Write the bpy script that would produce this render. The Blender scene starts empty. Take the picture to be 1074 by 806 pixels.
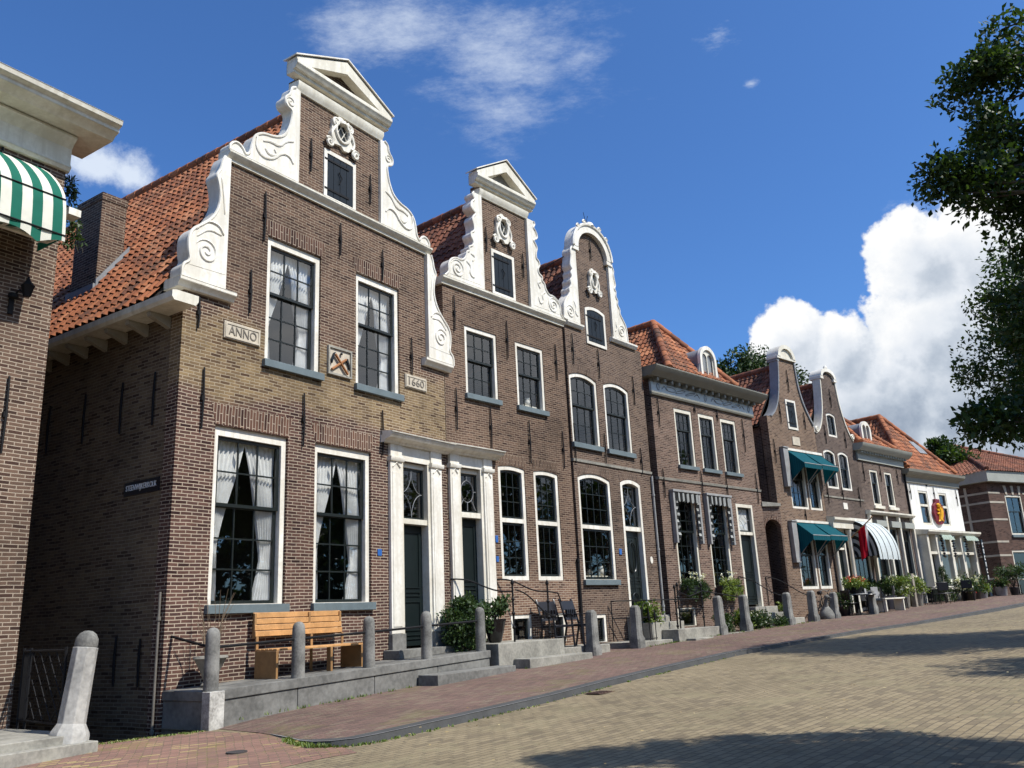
import bpy, bmesh, math, random
import numpy as np
from mathutils import Vector, Matrix
from mathutils.geometry import tessellate_polygon
random.seed(7)
PI = math.pi
SC = bpy.context.scene
COL = SC.collection
EYE = 1.5            # the photographer's eye above the quay under him; heights below are measured from it

# ------------------------------------------------------------------ mesh builder
class MB:
    def __init__(s):
        s.v = []; s.f = []; s.uv = []
    def add(s, pts, faces, uvs=None):
        b = len(s.v); s.v += [tuple(p) for p in pts]
        for i, f in enumerate(faces):
            s.f.append(tuple(b + k for k in f)); s.uv.append(uvs[i] if uvs else None)
    def quad(s, a, b, c, d, uv=None):
        s.add([a, b, c, d], [(0, 1, 2, 3)], [uv] if uv else None)
    def box(s, x0, x1, y0, y1, z0, z1):
        p = [(x, y, z) for z in (z0, z1) for y in (y0, y1) for x in (x0, x1)]
        s.add(p, [(0, 2, 3, 1), (4, 5, 7, 6), (0, 1, 5, 4), (2, 6, 7, 3), (0, 4, 6, 2), (1, 3, 7, 5)])
    def prism(s, poly, y0, y1, holes=(), caps=True):
        """polygon in x,z pushed through from y0 (front) to y1"""
        loops = [list(poly)] + [list(h) for h in holes]
        flat = [p for l in loops for p in l]; n = len(flat)
        pts = [(x, y0, z) for x, z in flat] + [(x, y1, z) for x, z in flat]
        fs = []
        if caps:
            tr = tessellate_polygon([[Vector((x, z, 0)) for x, z in l] for l in loops])
            for a, b, c in tr:
                A, B, Cc = flat[a], flat[b], flat[c]
                cr = (B[0]-A[0])*(Cc[1]-A[1]) - (B[1]-A[1])*(Cc[0]-A[0])
                if abs(cr) < 1e-10: continue
                if cr < 0: b, c = c, b
                fs.append((a, b, c)); fs.append((n+a, n+c, n+b))
        st = 0
        for li, l in enumerate(loops):
            m = len(l)
            ar = sum(l[i][0]*l[(i+1) % m][1] - l[(i+1) % m][0]*l[i][1] for i in range(m))
            fl = (ar > 0) != (li > 0)
            for i in range(m):
                a, b = st+i, st+(i+1) % m
                fs.append((a, n+a, n+b, b) if fl else (a, b, n+b, n+a))
            st += m
        s.add(pts, fs)
    def prism_z(s, poly, z0, z1):
        """polygon in x,y from z0 up to z1; z may be functions of (x,y)"""
        f0 = z0 if callable(z0) else (lambda x, y: z0); f1 = z1 if callable(z1) else (lambda x, y: z1)
        n = len(poly)
        ar = sum(poly[i][0]*poly[(i+1) % n][1] - poly[(i+1) % n][0]*poly[i][1] for i in range(n))
        if ar < 0: poly = poly[::-1]
        pts = [(x, y, f0(x, y)) for x, y in poly] + [(x, y, f1(x, y)) for x, y in poly]
        fs = []
        for a, b, c in tessellate_polygon([[Vector((x, y, 0)) for x, y in poly]]):
            A, B, Cc = poly[a], poly[b], poly[c]
            cr = (B[0]-A[0])*(Cc[1]-A[1]) - (B[1]-A[1])*(Cc[0]-A[0])
            if cr < 0: b, c = c, b
            fs.append((n+a, n+b, n+c)); fs.append((a, c, b))
        for i in range(n):
            j = (i+1) % n; fs.append((i, j, n+j, n+i))
        s.add(pts, fs)
    def mould(s, x0, x1, prof):
        """moulding along x: prof = (y,z) outline, y negative is outwards"""
        n = len(prof)
        pts = [(x0, y, z) for y, z in prof] + [(x1, y, z) for y, z in prof]
        fs = [(i, (i+1) % n, n+(i+1) % n, n+i) for i in range(n)]
        tr = tessellate_polygon([[Vector((y, z, 0)) for y, z in prof]])
        for a, b, c in tr: fs.append((a, b, c)); fs.append((n+a, n+c, n+b))
        s.add(pts, fs)
    def tube(s, path, r, seg=6, close=False):
        P = [Vector(p) for p in path]; n = len(P)
        R = r if isinstance(r, (list, tuple)) else [r]*n
        pts = []; up = None
        for i, p in enumerate(P):
            t = (P[min(i+1, n-1)] - P[max(i-1, 0)])
            if t.length < 1e-9: t = Vector((0, 0, 1))
            t.normalize()
            if up is None: up = t.orthogonal().normalized()
            up = (up - t*up.dot(t))
            if up.length < 1e-6: up = t.orthogonal()
            up.normalize(); w = t.cross(up)
            for k in range(seg):
                a = 2*PI*k/seg
                pts.append(p + (up*math.cos(a) + w*math.sin(a))*R[i])
        fs = []
        for i in range(n-1):
            for k in range(seg):
                k2 = (k+1) % seg
                fs.append((i*seg+k, i*seg+k2, (i+1)*seg+k2, (i+1)*seg+k))
        fs.append(tuple(range(seg))[::-1]); fs.append(tuple((n-1)*seg+k for k in range(seg)))
        s.add(pts, fs)
    def lathe(s, prof, c=(0, 0, 0), seg=16, ax=0.0, sq=None):
        """prof = (radius, z) from the bottom up"""
        pts = []; n = len(prof)
        for r, z in prof:
            for k in range(seg):
                a = 2*PI*(k+.5)/seg
                pts.append((c[0]+r*math.cos(a), c[1]+r*math.sin(a), c[2]+z))
        fs = []
        for i in range(n-1):
            for k in range(seg):
                k2 = (k+1) % seg
                fs.append((i*seg+k, i*seg+k2, (i+1)*seg+k2, (i+1)*seg+k))
        fs.append(tuple(range(seg))[::-1]); fs.append(tuple((n-1)*seg+k for k in range(seg)))
        s.add(pts, fs)
    def sheet(s, fn, nu, nv, uv=None):
        pts = [fn(i/nu, j/nv) for j in range(nv+1) for i in range(nu+1)]
        fs = []; uvs = []
        for j in range(nv):
            for i in range(nu):
                a = j*(nu+1)+i
                fs.append((a, a+1, a+nu+2, a+nu+1))
                uvs.append([(i/nu, j/nv), ((i+1)/nu, j/nv), ((i+1)/nu, (j+1)/nv), (i/nu, (j+1)/nv)])
        s.add(pts, fs, uvs)
    def swap_uv(s):
        s.rot = True
        return s
    def build(s, name, mat, parent=None, zo=0.0, bevel=0.0, sharp=35, loc=None):
        me = bpy.data.meshes.new(name)
        me.from_pydata([(x, y, z-zo) for x, y, z in s.v], [], s.f)
        uvl = me.uv_layers.new(name='UVMap')
        rot = getattr(s, 'rot', False)
        flat = []
        for f, u in zip(s.f, s.uv):
            if u is not None:
                for c in u: flat += [c[0], c[1]]
                continue
            p = [s.v[k] for k in f]
            nx = ny = nz = 0.0
            for i in range(len(p)):
                a, b = p[i], p[(i+1) % len(p)]
                nx += (a[1]-b[1])*(a[2]+b[2]); ny += (a[2]-b[2])*(a[0]+b[0]); nz += (a[0]-b[0])*(a[1]+b[1])
            ax, ay, az = abs(nx), abs(ny), abs(nz)
            for q in p:
                if ay >= ax and ay >= az: c = (q[0], q[2])
                elif ax >= az: c = (q[1], q[2])
                else: c = (q[0], q[1])
                if rot: c = (c[1], c[0])
                flat += [c[0]+20.0, c[1]+20.0]
        uvl.data.foreach_set('uv', flat)
        me.polygons.foreach_set('use_smooth', [True]*len(me.polygons))
        me.set_sharp_from_angle(angle=math.radians(sharp))
        me.update()
        o = bpy.data.objects.new(name, me); COL.objects.link(o)
        for m in (mat if isinstance(mat, (list, tuple)) else [mat]): me.materials.append(m)
        if parent is not None: o.parent = parent
        if loc is not None: o.location = loc
        if bevel:
            b = o.modifiers.new('bevel', 'BEVEL'); b.width = bevel; b.segments = 2; b.limit_method = 'ANGLE'
        return o

def arch_poly(u0, u1, z0, z1, rise=0.0, n=10):
    """opening outline, z1 = crown; rise = how much the springing lies below the crown"""
    if rise <= 1e-4: return [(u0, z0), (u1, z0), (u1, z1), (u0, z1)]
    w = (u1-u0)/2; c = (u0+u1)/2
    R = (w*w+rise*rise)/(2*rise); zc = z1-R; a0 = math.asin(min(1.0, w/R))
    if rise > w: a0 = PI - a0
    return [(u0, z0), (u1, z0)] + [(c+R*math.sin(a0-2*a0*i/n), zc+R*math.cos(a0-2*a0*i/n)) for i in range(n+1)]

# ------------------------------------------------------------------ frames, things
class Frame:
    """a facade line on the map: origin, bearing (degrees from camera north), height of its base"""
    def __init__(s, ox, oy, az, zb):
        s.o = Vector((ox, oy)); a = math.radians(az); s.rot = PI/2-a
        s.d = Vector((math.sin(a), math.cos(a))); s.n = Vector((math.cos(a), -math.sin(a))); s.zb = zb
    def at(s, u, off=0.0, z=None):
        p = s.o + s.d*u + s.n*off
        return Vector((p.x, p.y, (ground_z(p.x, p.y)+.005 if z is None else z+EYE)))
def ground_t(x, y): return x*math.sin(math.radians(40))+y*math.cos(math.radians(40))
def ground_z(x, y, road=False):
    t = min(max(ground_t(x, y), -40), 47.5)
    return EYE - (1.53 if road else 1.455) + .0305*t

def tag(o, label=None, cat=None, group=None, kind=None):
    if label: o['label'] = label
    if cat: o['category'] = cat
    if group: o['group'] = group
    if kind: o['kind'] = kind
    return o
def thing(name, label, cat, loc, rot=0.0, group=None):
    o = bpy.data.objects.new(name, None); COL.objects.link(o)
    o.empty_display_size = .2
    o.location = loc; o.rotation_euler = (0, 0, rot)
    return tag(o, label, cat, group)
def copy_tree(o, parent=None):
    c = o.copy(); COL.objects.link(c); c.parent = parent
    for ch in list(o.children): copy_tree(ch, c)
    return c
def place_copy(o, loc, rot=None, label=None, scale=None, tilt=None):
    c = copy_tree(o); c.location = loc
    if rot is not None: c.rotation_euler = (tilt[0] if tilt else 0, tilt[1] if tilt else 0, rot)
    if label: c['label'] = label
    if scale: c.scale = (scale,)*3
    return c

# ------------------------------------------------------------------ materials
class NT:
    def __init__(s, nt): s.t = nt; s.n = nt.nodes; s.l = nt.links
    def new(s, k, **kw):
        nd = s.n.new(k)
        for a, b in kw.items(): setattr(nd, a, b)
        return nd
    def put(s, sock, v):
        if isinstance(v, bpy.types.NodeSocket): s.l.new(v, sock)
        elif v is not None: sock.default_value = v
    def m(s, op, a, b=None, c=None, clamp=False):
        nd = s.new('ShaderNodeMath', operation=op, use_clamp=clamp)
        s.put(nd.inputs[0], a); s.put(nd.inputs[1], b)
        if c is not None: s.put(nd.inputs[2], c)
        return nd.outputs[0]
    def mix(s, f, a, b, mode='MIX'):
        nd = s.new('ShaderNodeMix', data_type='RGBA', blend_type=mode)
        s.put(nd.inputs[0], f)
        for i, v in ((6, a), (7, b)):
            if isinstance(v, (tuple, list)): v = (*v[:3], 1)
            s.put(nd.inputs[i], v)
        return nd.outputs[2]
    def noise(s, vec, scale, detail=3, rough=.55, w=None):
        nd = s.new('ShaderNodeTexNoise')
        s.put(nd.inputs['Vector'], vec); nd.inputs['Scale'].default_value = scale
        nd.inputs['Detail'].default_value = detail; nd.inputs['Roughness'].default_value = rough
        return nd.outputs[0]
    def ramp(s, f, pts):
        nd = s.new('ShaderNodeValToRGB'); s.put(nd.inputs[0], f)
        e = nd.color_ramp.elements
        while len(e) < len(pts): e.new(.5)
        for el, (p, c) in zip(e, pts):
            el.position = p; el.color = (c, c, c, 1) if isinstance(c, (int, float)) else (*c[:3], 1)
        return nd.outputs[0]
    def smooth(s, x, a, b):
        nd = s.new('ShaderNodeMapRange', interpolation_type='SMOOTHSTEP')
        s.put(nd.inputs[0], x); nd.inputs[1].default_value = a; nd.inputs[2].default_value = b
        return nd.outputs[0]
def new_mat(name):
    m = bpy.data.materials.new(name); m.use_nodes = True
    t = NT(m.node_tree); b = t.n['Principled BSDF']
    return m, t, b
def objco(t): return t.new('ShaderNodeTexCoord').outputs['Object']
def worldpos(t): return t.new('ShaderNodeNewGeometry').outputs['Position']
def bump(t, b, h, dist=.01, strength=.5):
    nd = t.new('ShaderNodeBump'); nd.inputs['Distance'].default_value = dist; nd.inputs['Strength'].default_value = strength
    t.put(nd.inputs['Height'], h); t.put(b.inputs['Normal'], nd.outputs[0])

def plain(name, col, rough=.6, var=.15, scale=3.0, col2=None, metal=0.0, bmp=0.0, spec=.5, streak=False):
    """one material with its own dirt: base colour mottled by noise"""
    m, t, b = new_mat(name)
    p = worldpos(t)
    n1 = t.noise(p, scale, 5); n2 = t.noise(p, scale*9, 3)
    f = t.m('ADD', t.m('MULTIPLY', n1, .65), t.m('MULTIPLY', n2, .35))
    f = t.smooth(f, .3, .7)
    if streak:   # rain streaks: noise drawn out vertically
        sm = t.new('ShaderNodeMapping'); sm.inputs['Scale'].default_value = (7, 7, .5); t.put(sm.inputs[0], p)
        f = t.m('MULTIPLY', f, t.smooth(t.noise(sm.outputs[0], 1.0, 5, .6), .30, .56))
    c2 = col2 or tuple(c*(1-2*var) for c in col)
    t.put(b.inputs['Base Color'], t.mix(f, c2, tuple(min(1, c*(1+var*.5)) for c in col)))
    t.put(b.inputs['Roughness'], t.m('ADD', t.m('MULTIPLY', n2, .2), rough-.1))
    b.inputs['Metallic'].default_value = metal
    b.inputs['Specular IOR Level'].default_value = spec
    if bmp: bump(t, b, n2, bmp, .5)
    return m

def brick_id(t, vec, bw, rh):
    """a random number for every single brick of the running bond"""
    s_ = t.new('ShaderNodeSeparateXYZ'); t.put(s_.inputs[0], vec)
    row = t.m('FLOOR', t.m('DIVIDE', s_.outputs[1], rh))
    odd = t.m('FLOORED_MODULO', row, 2.0)
    colm = t.m('FLOOR', t.m('ADD', t.m('DIVIDE', s_.outputs[0], bw), t.m('MULTIPLY', t.m('SUBTRACT', 1.0, odd), .5)))
    cb = t.new('ShaderNodeCombineXYZ'); t.put(cb.inputs[0], colm); t.put(cb.inputs[1], row)
    wn = t.new('ShaderNodeTexWhiteNoise', noise_dimensions='2D'); t.put(wn.inputs['Vector'], cb.outputs[0])
    return wn.outputs[0]
def brick(name, ca, cb, mortar, bw=.205, rh=.0565, ms=.008, bands=None, stain=.42, cc=None, mortar2=None):
    """old hand-made brick. bands = (z_low, z_high, ca, cb, mortar) another brick between two heights; cc = a rarer third colour"""
    m, t, b = new_mat(name)
    uvn = t.new('ShaderNodeUVMap').outputs[0]
    wob = t.new('ShaderNodeVectorMath', operation='ADD')
    nz = t.new('ShaderNodeTexNoise'); nz.inputs['Scale'].default_value = 1.3; nz.inputs['Detail'].default_value = 2
    t.put(nz.inputs['Vector'], uvn)
    sc = t.new('ShaderNodeVectorMath', operation='SCALE'); t.put(sc.inputs[0], nz.outputs['Color']); sc.inputs['Scale'].default_value = .05
    t.put(wob.inputs[0], uvn); t.put(wob.inputs[1], sc.outputs[0])
    def bt(c1, c2, mo, bias=0.0):
        nd = t.new('ShaderNodeTexBrick', offset=.5, squash=1.0)
        t.put(nd.inputs['Vector'], wob.outputs[0])
        for k, c in (('Color1', c1), ('Color2', c2), ('Mortar', mo)): nd.inputs[k].default_value = (*c, 1)
        nd.inputs['Scale'].default_value = 1; nd.inputs['Brick Width'].default_value = bw; nd.inputs['Row Height'].default_value = rh
        nd.inputs['Mortar Size'].default_value = ms; nd.inputs['Mortar Smooth'].default_value = .25; nd.inputs['Bias'].default_value = bias
        return nd
    n1 = bt(ca, cb, mortar); col = n1.outputs[0]
    sep = t.new('ShaderNodeSeparateXYZ'); t.put(sep.inputs[0], uvn)
    if bands:
        for (z0, z1, a2, b2, m2) in bands:
            nb = bt(a2, b2, m2)
            zz = t.m('ADD', t.m('SUBTRACT', sep.outputs[1], 20.0), t.m('MULTIPLY', t.m('SUBTRACT', t.noise(uvn, .9, 3), .5), .9))
            f = t.m('MULTIPLY', t.smooth(zz, z0-.15, z0+.15), t.m('SUBTRACT', 1.0, t.smooth(zz, z1-.25, z1+.25)))
            col = t.mix(f, col, nb.outputs[0])
    # per-brick third colour + patches of age
    pb = brick_id(t, wob.outputs[0], bw, rh)
    notmortar = t.m('SUBTRACT', 1.0, n1.outputs['Fac'])
    vcol = t.mix(t.m('MULTIPLY', t.smooth(pb, .72, .9), notmortar), col, t.mix(1.0, col, cc or (.46, .40, .42), 'MULTIPLY'))
    p = worldpos(t)
    a1 = t.noise(p, .55, 4, .6); a2 = t.noise(p, 5, 2)
    f = t.m('ADD', t.m('MULTIPLY', a1, .7), t.m('MULTIPLY', a2, .3))
    g = t.ramp(f, [(.3, 1-stain), (.5, 1.0), (.72, 1+stain*.6)])
    t.put(b.inputs['Base Color'], t.mix(1.0, vcol, g, 'MULTIPLY'))
    b.inputs['Roughness'].default_value = .9; b.inputs['Specular IOR Level'].default_value = .2
    h = t.m('ADD', t.m('MULTIPLY', notmortar, 1.0), t.m('MULTIPLY', t.noise(uvn, 55, 1), .6))
    bump(t, b, h, .008, .6)
    return m

def tiles_mat(name, cols):
    m, t, b = new_mat(name)
    uvn = t.new('ShaderNodeUVMap').outputs[0]
    fl = t.new('ShaderNodeVectorMath', operation='FLOOR'); t.put(fl.inputs[0], uvn)
    wn = t.new('ShaderNodeTexWhiteNoise', noise_dimensions='3D'); t.put(wn.inputs['Vector'], fl.outputs[0])
    c = t.ramp(wn.outputs[0], [(0, cols[0]), (.35, cols[1]), (.7, cols[2]), (1, cols[3])])
    p = worldpos(t)
    d = t.noise(p, .8, 6, .65); d2 = t.noise(p, 14, 4)
    dirt = t.m('ADD', t.m('MULTIPLY', d, .6), t.m('MULTIPLY', d2, .4))
    c = t.mix(t.smooth(dirt, .46, .68), c, (.055, .04, .03))
    t.put(b.inputs['Base Color'], c); b.inputs['Roughness'].default_value = .8; b.inputs['Specular IOR Level'].default_value = .25
    bump(t, b, d2, .006, .5)
    return m

def glass_mat(name, tint=.97):
    m, t, b = new_mat(name)
    t.n.remove(b)
    tr = t.new('ShaderNodeBsdfTransparent'); tr.inputs[0].default_value = (tint, tint*1.01, tint, 1)
    gl = t.new('ShaderNodeBsdfGlossy'); gl.inputs['Roughness'].default_value = .015; gl.inputs[0].default_value = (1, 1, 1, 1)
    # the same share of reflection from either side of the pane (Schlick)
    geo = t.new('ShaderNodeNewGeometry'); dt = t.new('ShaderNodeVectorMath', operation='DOT_PRODUCT')
    t.put(dt.inputs[0], geo.outputs['Normal']); t.put(dt.inputs[1], geo.outputs['Incoming'])
    cs = t.m('SUBTRACT', 1.0, t.m('ABSOLUTE', dt.outputs['Value']))
    fr = t.m('ADD', .13, t.m('MULTIPLY', t.m('POWER', cs, 5.0), .92), clamp=True)
    # old cylinder glass is never quite flat
    nd = t.new('ShaderNodeBump'); nd.inputs['Distance'].default_value = .002; nd.inputs['Strength'].default_value = .06
    t.put(nd.inputs['Height'], t.noise(worldpos(t), 2.5, 1)); t.put(gl.inputs['Normal'], nd.outputs[0])
    mx = t.new('ShaderNodeMixShader')
    t.put(mx.inputs[0], fr); t.put(mx.inputs[1], tr.outputs[0]); t.put(mx.inputs[2], gl.outputs[0])
    t.put(t.n['Material Output'].inputs[0], mx.outputs[0])
    return m

def cloth_mat(name, col, trans=.25, rough=.9):
    m, t, b = new_mat(name)
    p = worldpos(t); n = t.noise(p, 6, 4)
    c = t.mix(t.smooth(n, .3, .7), tuple(x*.85 for x in col), col)
    t.put(b.inputs['Base Color'], c); b.inputs['Roughness'].default_value = rough; b.inputs['Specular IOR Level'].default_value = .15
    tl = t.new('ShaderNodeBsdfTranslucent'); t.put(tl.inputs[0], c)
    mx = t.new('ShaderNodeMixShader'); mx.inputs[0].default_value = trans
    t.put(mx.inputs[1], b.outputs[0]); t.put(mx.inputs[2], tl.outputs[0]); t.put(t.n['Material Output'].inputs[0], mx.outputs[0])
    return m

def stripe_mat(name, c1, c2, period, duty=.5, axis=0, trans=.25, c3=None):
    """awning cloth: stripes across the first UV direction, counted in metres"""
    m, t, b = new_mat(name)
    sep = t.new('ShaderNodeSeparateXYZ'); t.put(sep.inputs[0], t.new('ShaderNodeUVMap').outputs[0])
    f = t.m('LESS_THAN', t.m('FRACT', t.m('DIVIDE', sep.outputs[axis], period)), duty)
    n = t.noise(worldpos(t), 5, 4)
    c = t.mix(1.0, t.mix(f, c2, c1), t.ramp(n, [(.3, .85), (.7, 1.0)]), 'MULTIPLY')
    t.put(b.inputs['Base Color'], c); b.inputs['Roughness'].default_value = .85; b.inputs['Specular IOR Level'].default_value = .2
    tl = t.new('ShaderNodeBsdfTranslucent'); t.put(tl.inputs[0], c)
    mx = t.new('ShaderNodeMixShader'); mx.inputs[0].default_value = trans
    t.put(mx.inputs[1], b.outputs[0]); t.put(mx.inputs[2], tl.outputs[0]); t.put(t.n['Material Output'].inputs[0], mx.outputs[0])
    return m

def leaf_mat(name, cols, trans=.35, rough=.5):
    m, t, b = new_mat(name)
    r = t.new('ShaderNodeNewGeometry').outputs['Random Per Island']
    n = t.noise(worldpos(t), 1.2, 1)
    f = t.m('ADD', t.m('MULTIPLY', r, .6), t.m('MULTIPLY', n, .4))
    c = t.ramp(f, [(.2, cols[0]), (.5, cols[1]), (.8, cols[2])])
    t.put(b.inputs['Base Color'], c); b.inputs['Roughness'].default_value = rough; b.inputs['Specular IOR Level'].default_value = .35
    tl = t.new('ShaderNodeBsdfTranslucent'); t.put(tl.inputs[0], t.mix(1.0, c, (1.5, 1.5, .6), 'MULTIPLY'))
    mx = t.new('ShaderNodeMixShader'); mx.inputs[0].default_value = trans
    t.put(mx.inputs[1], b.outputs[0]); t.put(mx.inputs[2], tl.outputs[0]); t.put(t.n['Material Output'].inputs[0], mx.outputs[0])
    return m

def paving(name, c1, c2, c3, joint, ang, bw, rh, ms, stain=.3, offset=.5, moss=None):
    m, t, b = new_mat(name)
    p = worldpos(t)
    mp = t.new('ShaderNodeMapping'); mp.inputs['Rotation'].default_value = (0, 0, math.radians(ang)); t.put(mp.inputs[0], p)
    nz = t.new('ShaderNodeTexNoise'); nz.inputs['Scale'].default_value = .7; nz.inputs['Detail'].default_value = 3; t.put(nz.inputs['Vector'], p)
    sc = t.new('ShaderNodeVectorMath', operation='SCALE'); t.put(sc.inputs[0], nz.outputs['Color']); sc.inputs['Scale'].default_value = .12
    wo = t.new('ShaderNodeVectorMath', operation='ADD'); t.put(wo.inputs[0], mp.outputs[0]); t.put(wo.inputs[1], sc.outputs[0])
    flat = t.new('ShaderNodeVectorMath', operation='MULTIPLY'); t.put(flat.inputs[0], wo.outputs[0]); flat.inputs[1].default_value = (1, 1, 0)
    nd = t.new('ShaderNodeTexBrick', offset=offset, squash=1.0); t.put(nd.inputs['Vector'], flat.outputs[0])
    for k, c in (('Color1', c1), ('Color2', c2), ('Mortar', joint)): nd.inputs[k].default_value = (*c, 1)
    nd.inputs['Scale'].default_value = 1; nd.inputs['Brick Width'].default_value = bw; nd.inputs['Row Height'].default_value = rh
    nd.inputs['Mortar Size'].default_value = ms; nd.inputs['Mortar Smooth'].default_value = .4; nd.inputs['Bias'].default_value = -.1
    # odd stones of another kiln
    pid = brick_id(t, flat.outputs[0], bw, rh)
    notm = t.m('SUBTRACT', 1.0, nd.outputs['Fac'])
    col = t.mix(t.m('MULTIPLY', t.smooth(t.m('ADD', pid, t.m('MULTIPLY', t.m('SUBTRACT', t.noise(p, .45, 4), .5), .9)), .78, .9), notm), nd.outputs[0], c3)
    a = t.noise(p, .35, 7, .62); a2 = t.noise(p, 3.2, 5, .6)
    f = t.m('ADD', t.m('MULTIPLY', a, .6), t.m('MULTIPLY', a2, .4))
    col = t.mix(1.0, col, t.ramp(f, [(.3, 1-stain), (.5, 1.0), (.72, 1+stain*.6)]), 'MULTIPLY')
    if moss:
        mm = t.m('MULTIPLY', t.smooth(t.noise(p, 1.1, 6, .65), .52, .62), t.m('ADD', t.m('MULTIPLY', nd.outputs['Fac'], .8), .2))
        col = t.mix(mm, col, moss)
    t.put(b.inputs['Base Color'], col); b.inputs['Roughness'].default_value = .85; b.inputs['Specular IOR Level'].default_value = .25
    h = t.m('ADD', notm, t.m('MULTIPLY', t.noise(p, 30, 3), .5))
    bump(t, b, h, .012, .7)
    return m

WHITE = plain('white_paint', (.80, .775, .70), .5, .06, 1.6, col2=(.60, .56, .47), streak=True)
CREAM = plain('cream_paint', (.74, .71, .61), .5, .06, 1.6, col2=(.56, .52, .42), streak=True)
SOFFIT = plain('shaded_soffit_paint', (.32, .29, .23), .6, .1, 2.0)  # cream paint darkened: the shade under the eaves put into its colour
SHADE_GREY = plain('grey_green_paint', (.33, .34, .30), .5, .08, 2.0)
CORN_GREY = plain('grey_brown_cornice_paint', (.20, .195, .16), .5, .1, 2.0)
FRIEZE = plain('shaded_frieze_paint', (.46, .51, .51), .5, .06, 2.0)  # blue-grey cast of the cornice's shade put into the paint colour
SILL = plain('sill_paint', (.13, .165, .175), .45, .1, 3.0)
SASH = plain('dark_sash_paint', (.010, .014, .013), .35, .1, 4.0)
DOOR = plain('dark_green_door_paint', (.007, .012, .012), .42, .1, 3.0, spec=.3)
SHUT = plain('blue_black_shutter_paint', (.007, .012, .017), .45, .1, 3.0, spec=.3)
IRON = plain('black_iron', (.010, .010, .011), .65, .15, 8.0, spec=.2)
GREYIRON = plain('grey_pipe_paint', (.30, .30, .29), .5, .12, 5.0)
STONE = plain('blue_stone', (.195, .19, .172), .85, .28, 1.6, bmp=.004)
STONE2 = plain('pale_stone', (.31, .295, .25), .85, .25, 2.2, bmp=.004)
PALESTONE = plain('sandstone', (.52, .46, .36), .8, .12, 6.0, bmp=.003)
POSTMAT = plain('weathered_stone_post', (.215, .21, .19), .9, .3, 3.5, bmp=.006)
LEAD = plain('lead_sheet', (.22, .23, .24), .55, .15, 3.0)
WOOD = plain('orange_brown_wood', (.58, .31, .12), .5, .16, 5.0)
WOODD = plain('dark_shaded_wood', (.33, .18, .07), .55, .16, 5.0)  # bench wood copied darker: shade of the end panels put into the colour
DARKIN = plain('dark_interior', (.035, .03, .027), .9, .1, 1.0)  # near-black stands for the darkness of unlit rooms
GLASS = glass_mat('window_glass')
CURT = cloth_mat('white_curtain_cloth', (.88, .88, .86), .2)
BLUE = plain('blue_enamel', (.03, .12, .38), .3, .06, 4.0)
BLACKENAMEL = plain('black_enamel', (.008, .008, .012), .35, .06, 4.0)
LETTER = plain('white_lettering', (.75, .75, .72), .5, .04, 8.0)
B1 = brick('old_brown_red_brick', (.112, .058, .043), (.058, .031, .026), (.37, .30, .225),
           bands=[(3.9, 5.2, (.235, .165, .085), (.15, .10, .056), (.34, .275, .19)), (5.4, 30, (.135, .080, .054), (.073, .043, .032), (.28, .22, .16))])
B1S = brick('old_side_wall_brick', (.16, .115, .068), (.10, .068, .046), (.19, .155, .11))
BSOLD = brick('soldier_course_brick', (.14, .072, .048), (.075, .04, .03), (.36, .29, .22), bw=.30, rh=.062, ms=.008)
B2 = brick('warm_brown_brick', (.138, .084, .057), (.075, .045, .033), (.235, .18, .13), bw=.19, rh=.055, ms=.0085,
           bands=[(-2.2, 1.0, (.20, .12, .078), (.125, .07, .05), (.34, .27, .20))])
B3 = brick('grey_brown_brick', (.128, .082, .058), (.072, .046, .036), (.215, .17, .13), bw=.19, rh=.055, ms=.0085)
B4 = brick('pinkish_brown_brick', (.16, .10, .074), (.092, .057, .045), (.255, .20, .155), bw=.19, rh=.055, ms=.0085)
B5 = brick('orange_brown_brick', (.18, .112, .075), (.11, .067, .047), (.27, .215, .16), bw=.19, rh=.055, ms=.0085)
B6 = brick('dark_brown_brick', (.10, .070, .056), (.062, .044, .037), (.18, .145, .12), bw=.19, rh=.055, ms=.0085)
B7 = brick('dull_brown_brick', (.135, .094, .075), (.088, .061, .05), (.22, .18, .15), bw=.19, rh=.055, ms=.0085)
B9 = brick('tree_shaded_red_brick', (.105, .058, .043), (.07, .04, .032), (.15, .115, .095), bw=.19, rh=.055, ms=.007)  # brick darkened to stand for partial tree shade on the corner house
BL = brick('left_house_brick', (.14, .088, .062), (.082, .052, .038), (.33, .27, .205))
WHITEWASH = plain('white_wall_paint', (.80, .80, .77), .7, .05, 1.2, col2=(.64, .63, .58), streak=True)
TILE = tiles_mat('orange_pantile', [(.15, .06, .033), (.28, .098, .044), (.36, .13, .055), (.43, .19, .095)])
TILED = tiles_mat('brown_red_pantile', [(.12, .05, .032), (.20, .075, .042), (.26, .10, .055), (.30, .14, .08)])
TEAL = stripe_mat('teal_canvas', (.004, .10, .128), (.003, .08, .105), .16, .5)
GREENW = stripe_mat('green_white_stripe_canvas', (.015, .15, .10), (.80, .78, .66), .30, .5, trans=.2)
BLACKW = stripe_mat('black_white_stripe_canvas', (.60, .66, .66), (.03, .03, .03), .47, .86, trans=.15)
BLACKC = stripe_mat('black_grey_stripe_canvas', (.42, .42, .40), (.025, .025, .025), .25, .5, trans=.15)
CHECK = stripe_mat('dark_white_valance_canvas', (.38, .39, .37), (.018, .02, .02), .24, .42, trans=.1)
RED = cloth_mat('red_flag_cloth', (.55, .012, .03), .3)
LEAFDARK = leaf_mat('dark_tree_leaf', [(.018, .04, .010), (.03, .062, .014), (.055, .095, .022)], .3)
LEAFMID = leaf_mat('bush_leaf', [(.018, .04, .012), (.03, .06, .018), (.06, .10, .03)], .25)
LEAFPALE = leaf_mat('pale_leaf', [(.07, .12, .025), (.13, .19, .04), (.22, .27, .07)], .3)
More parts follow.
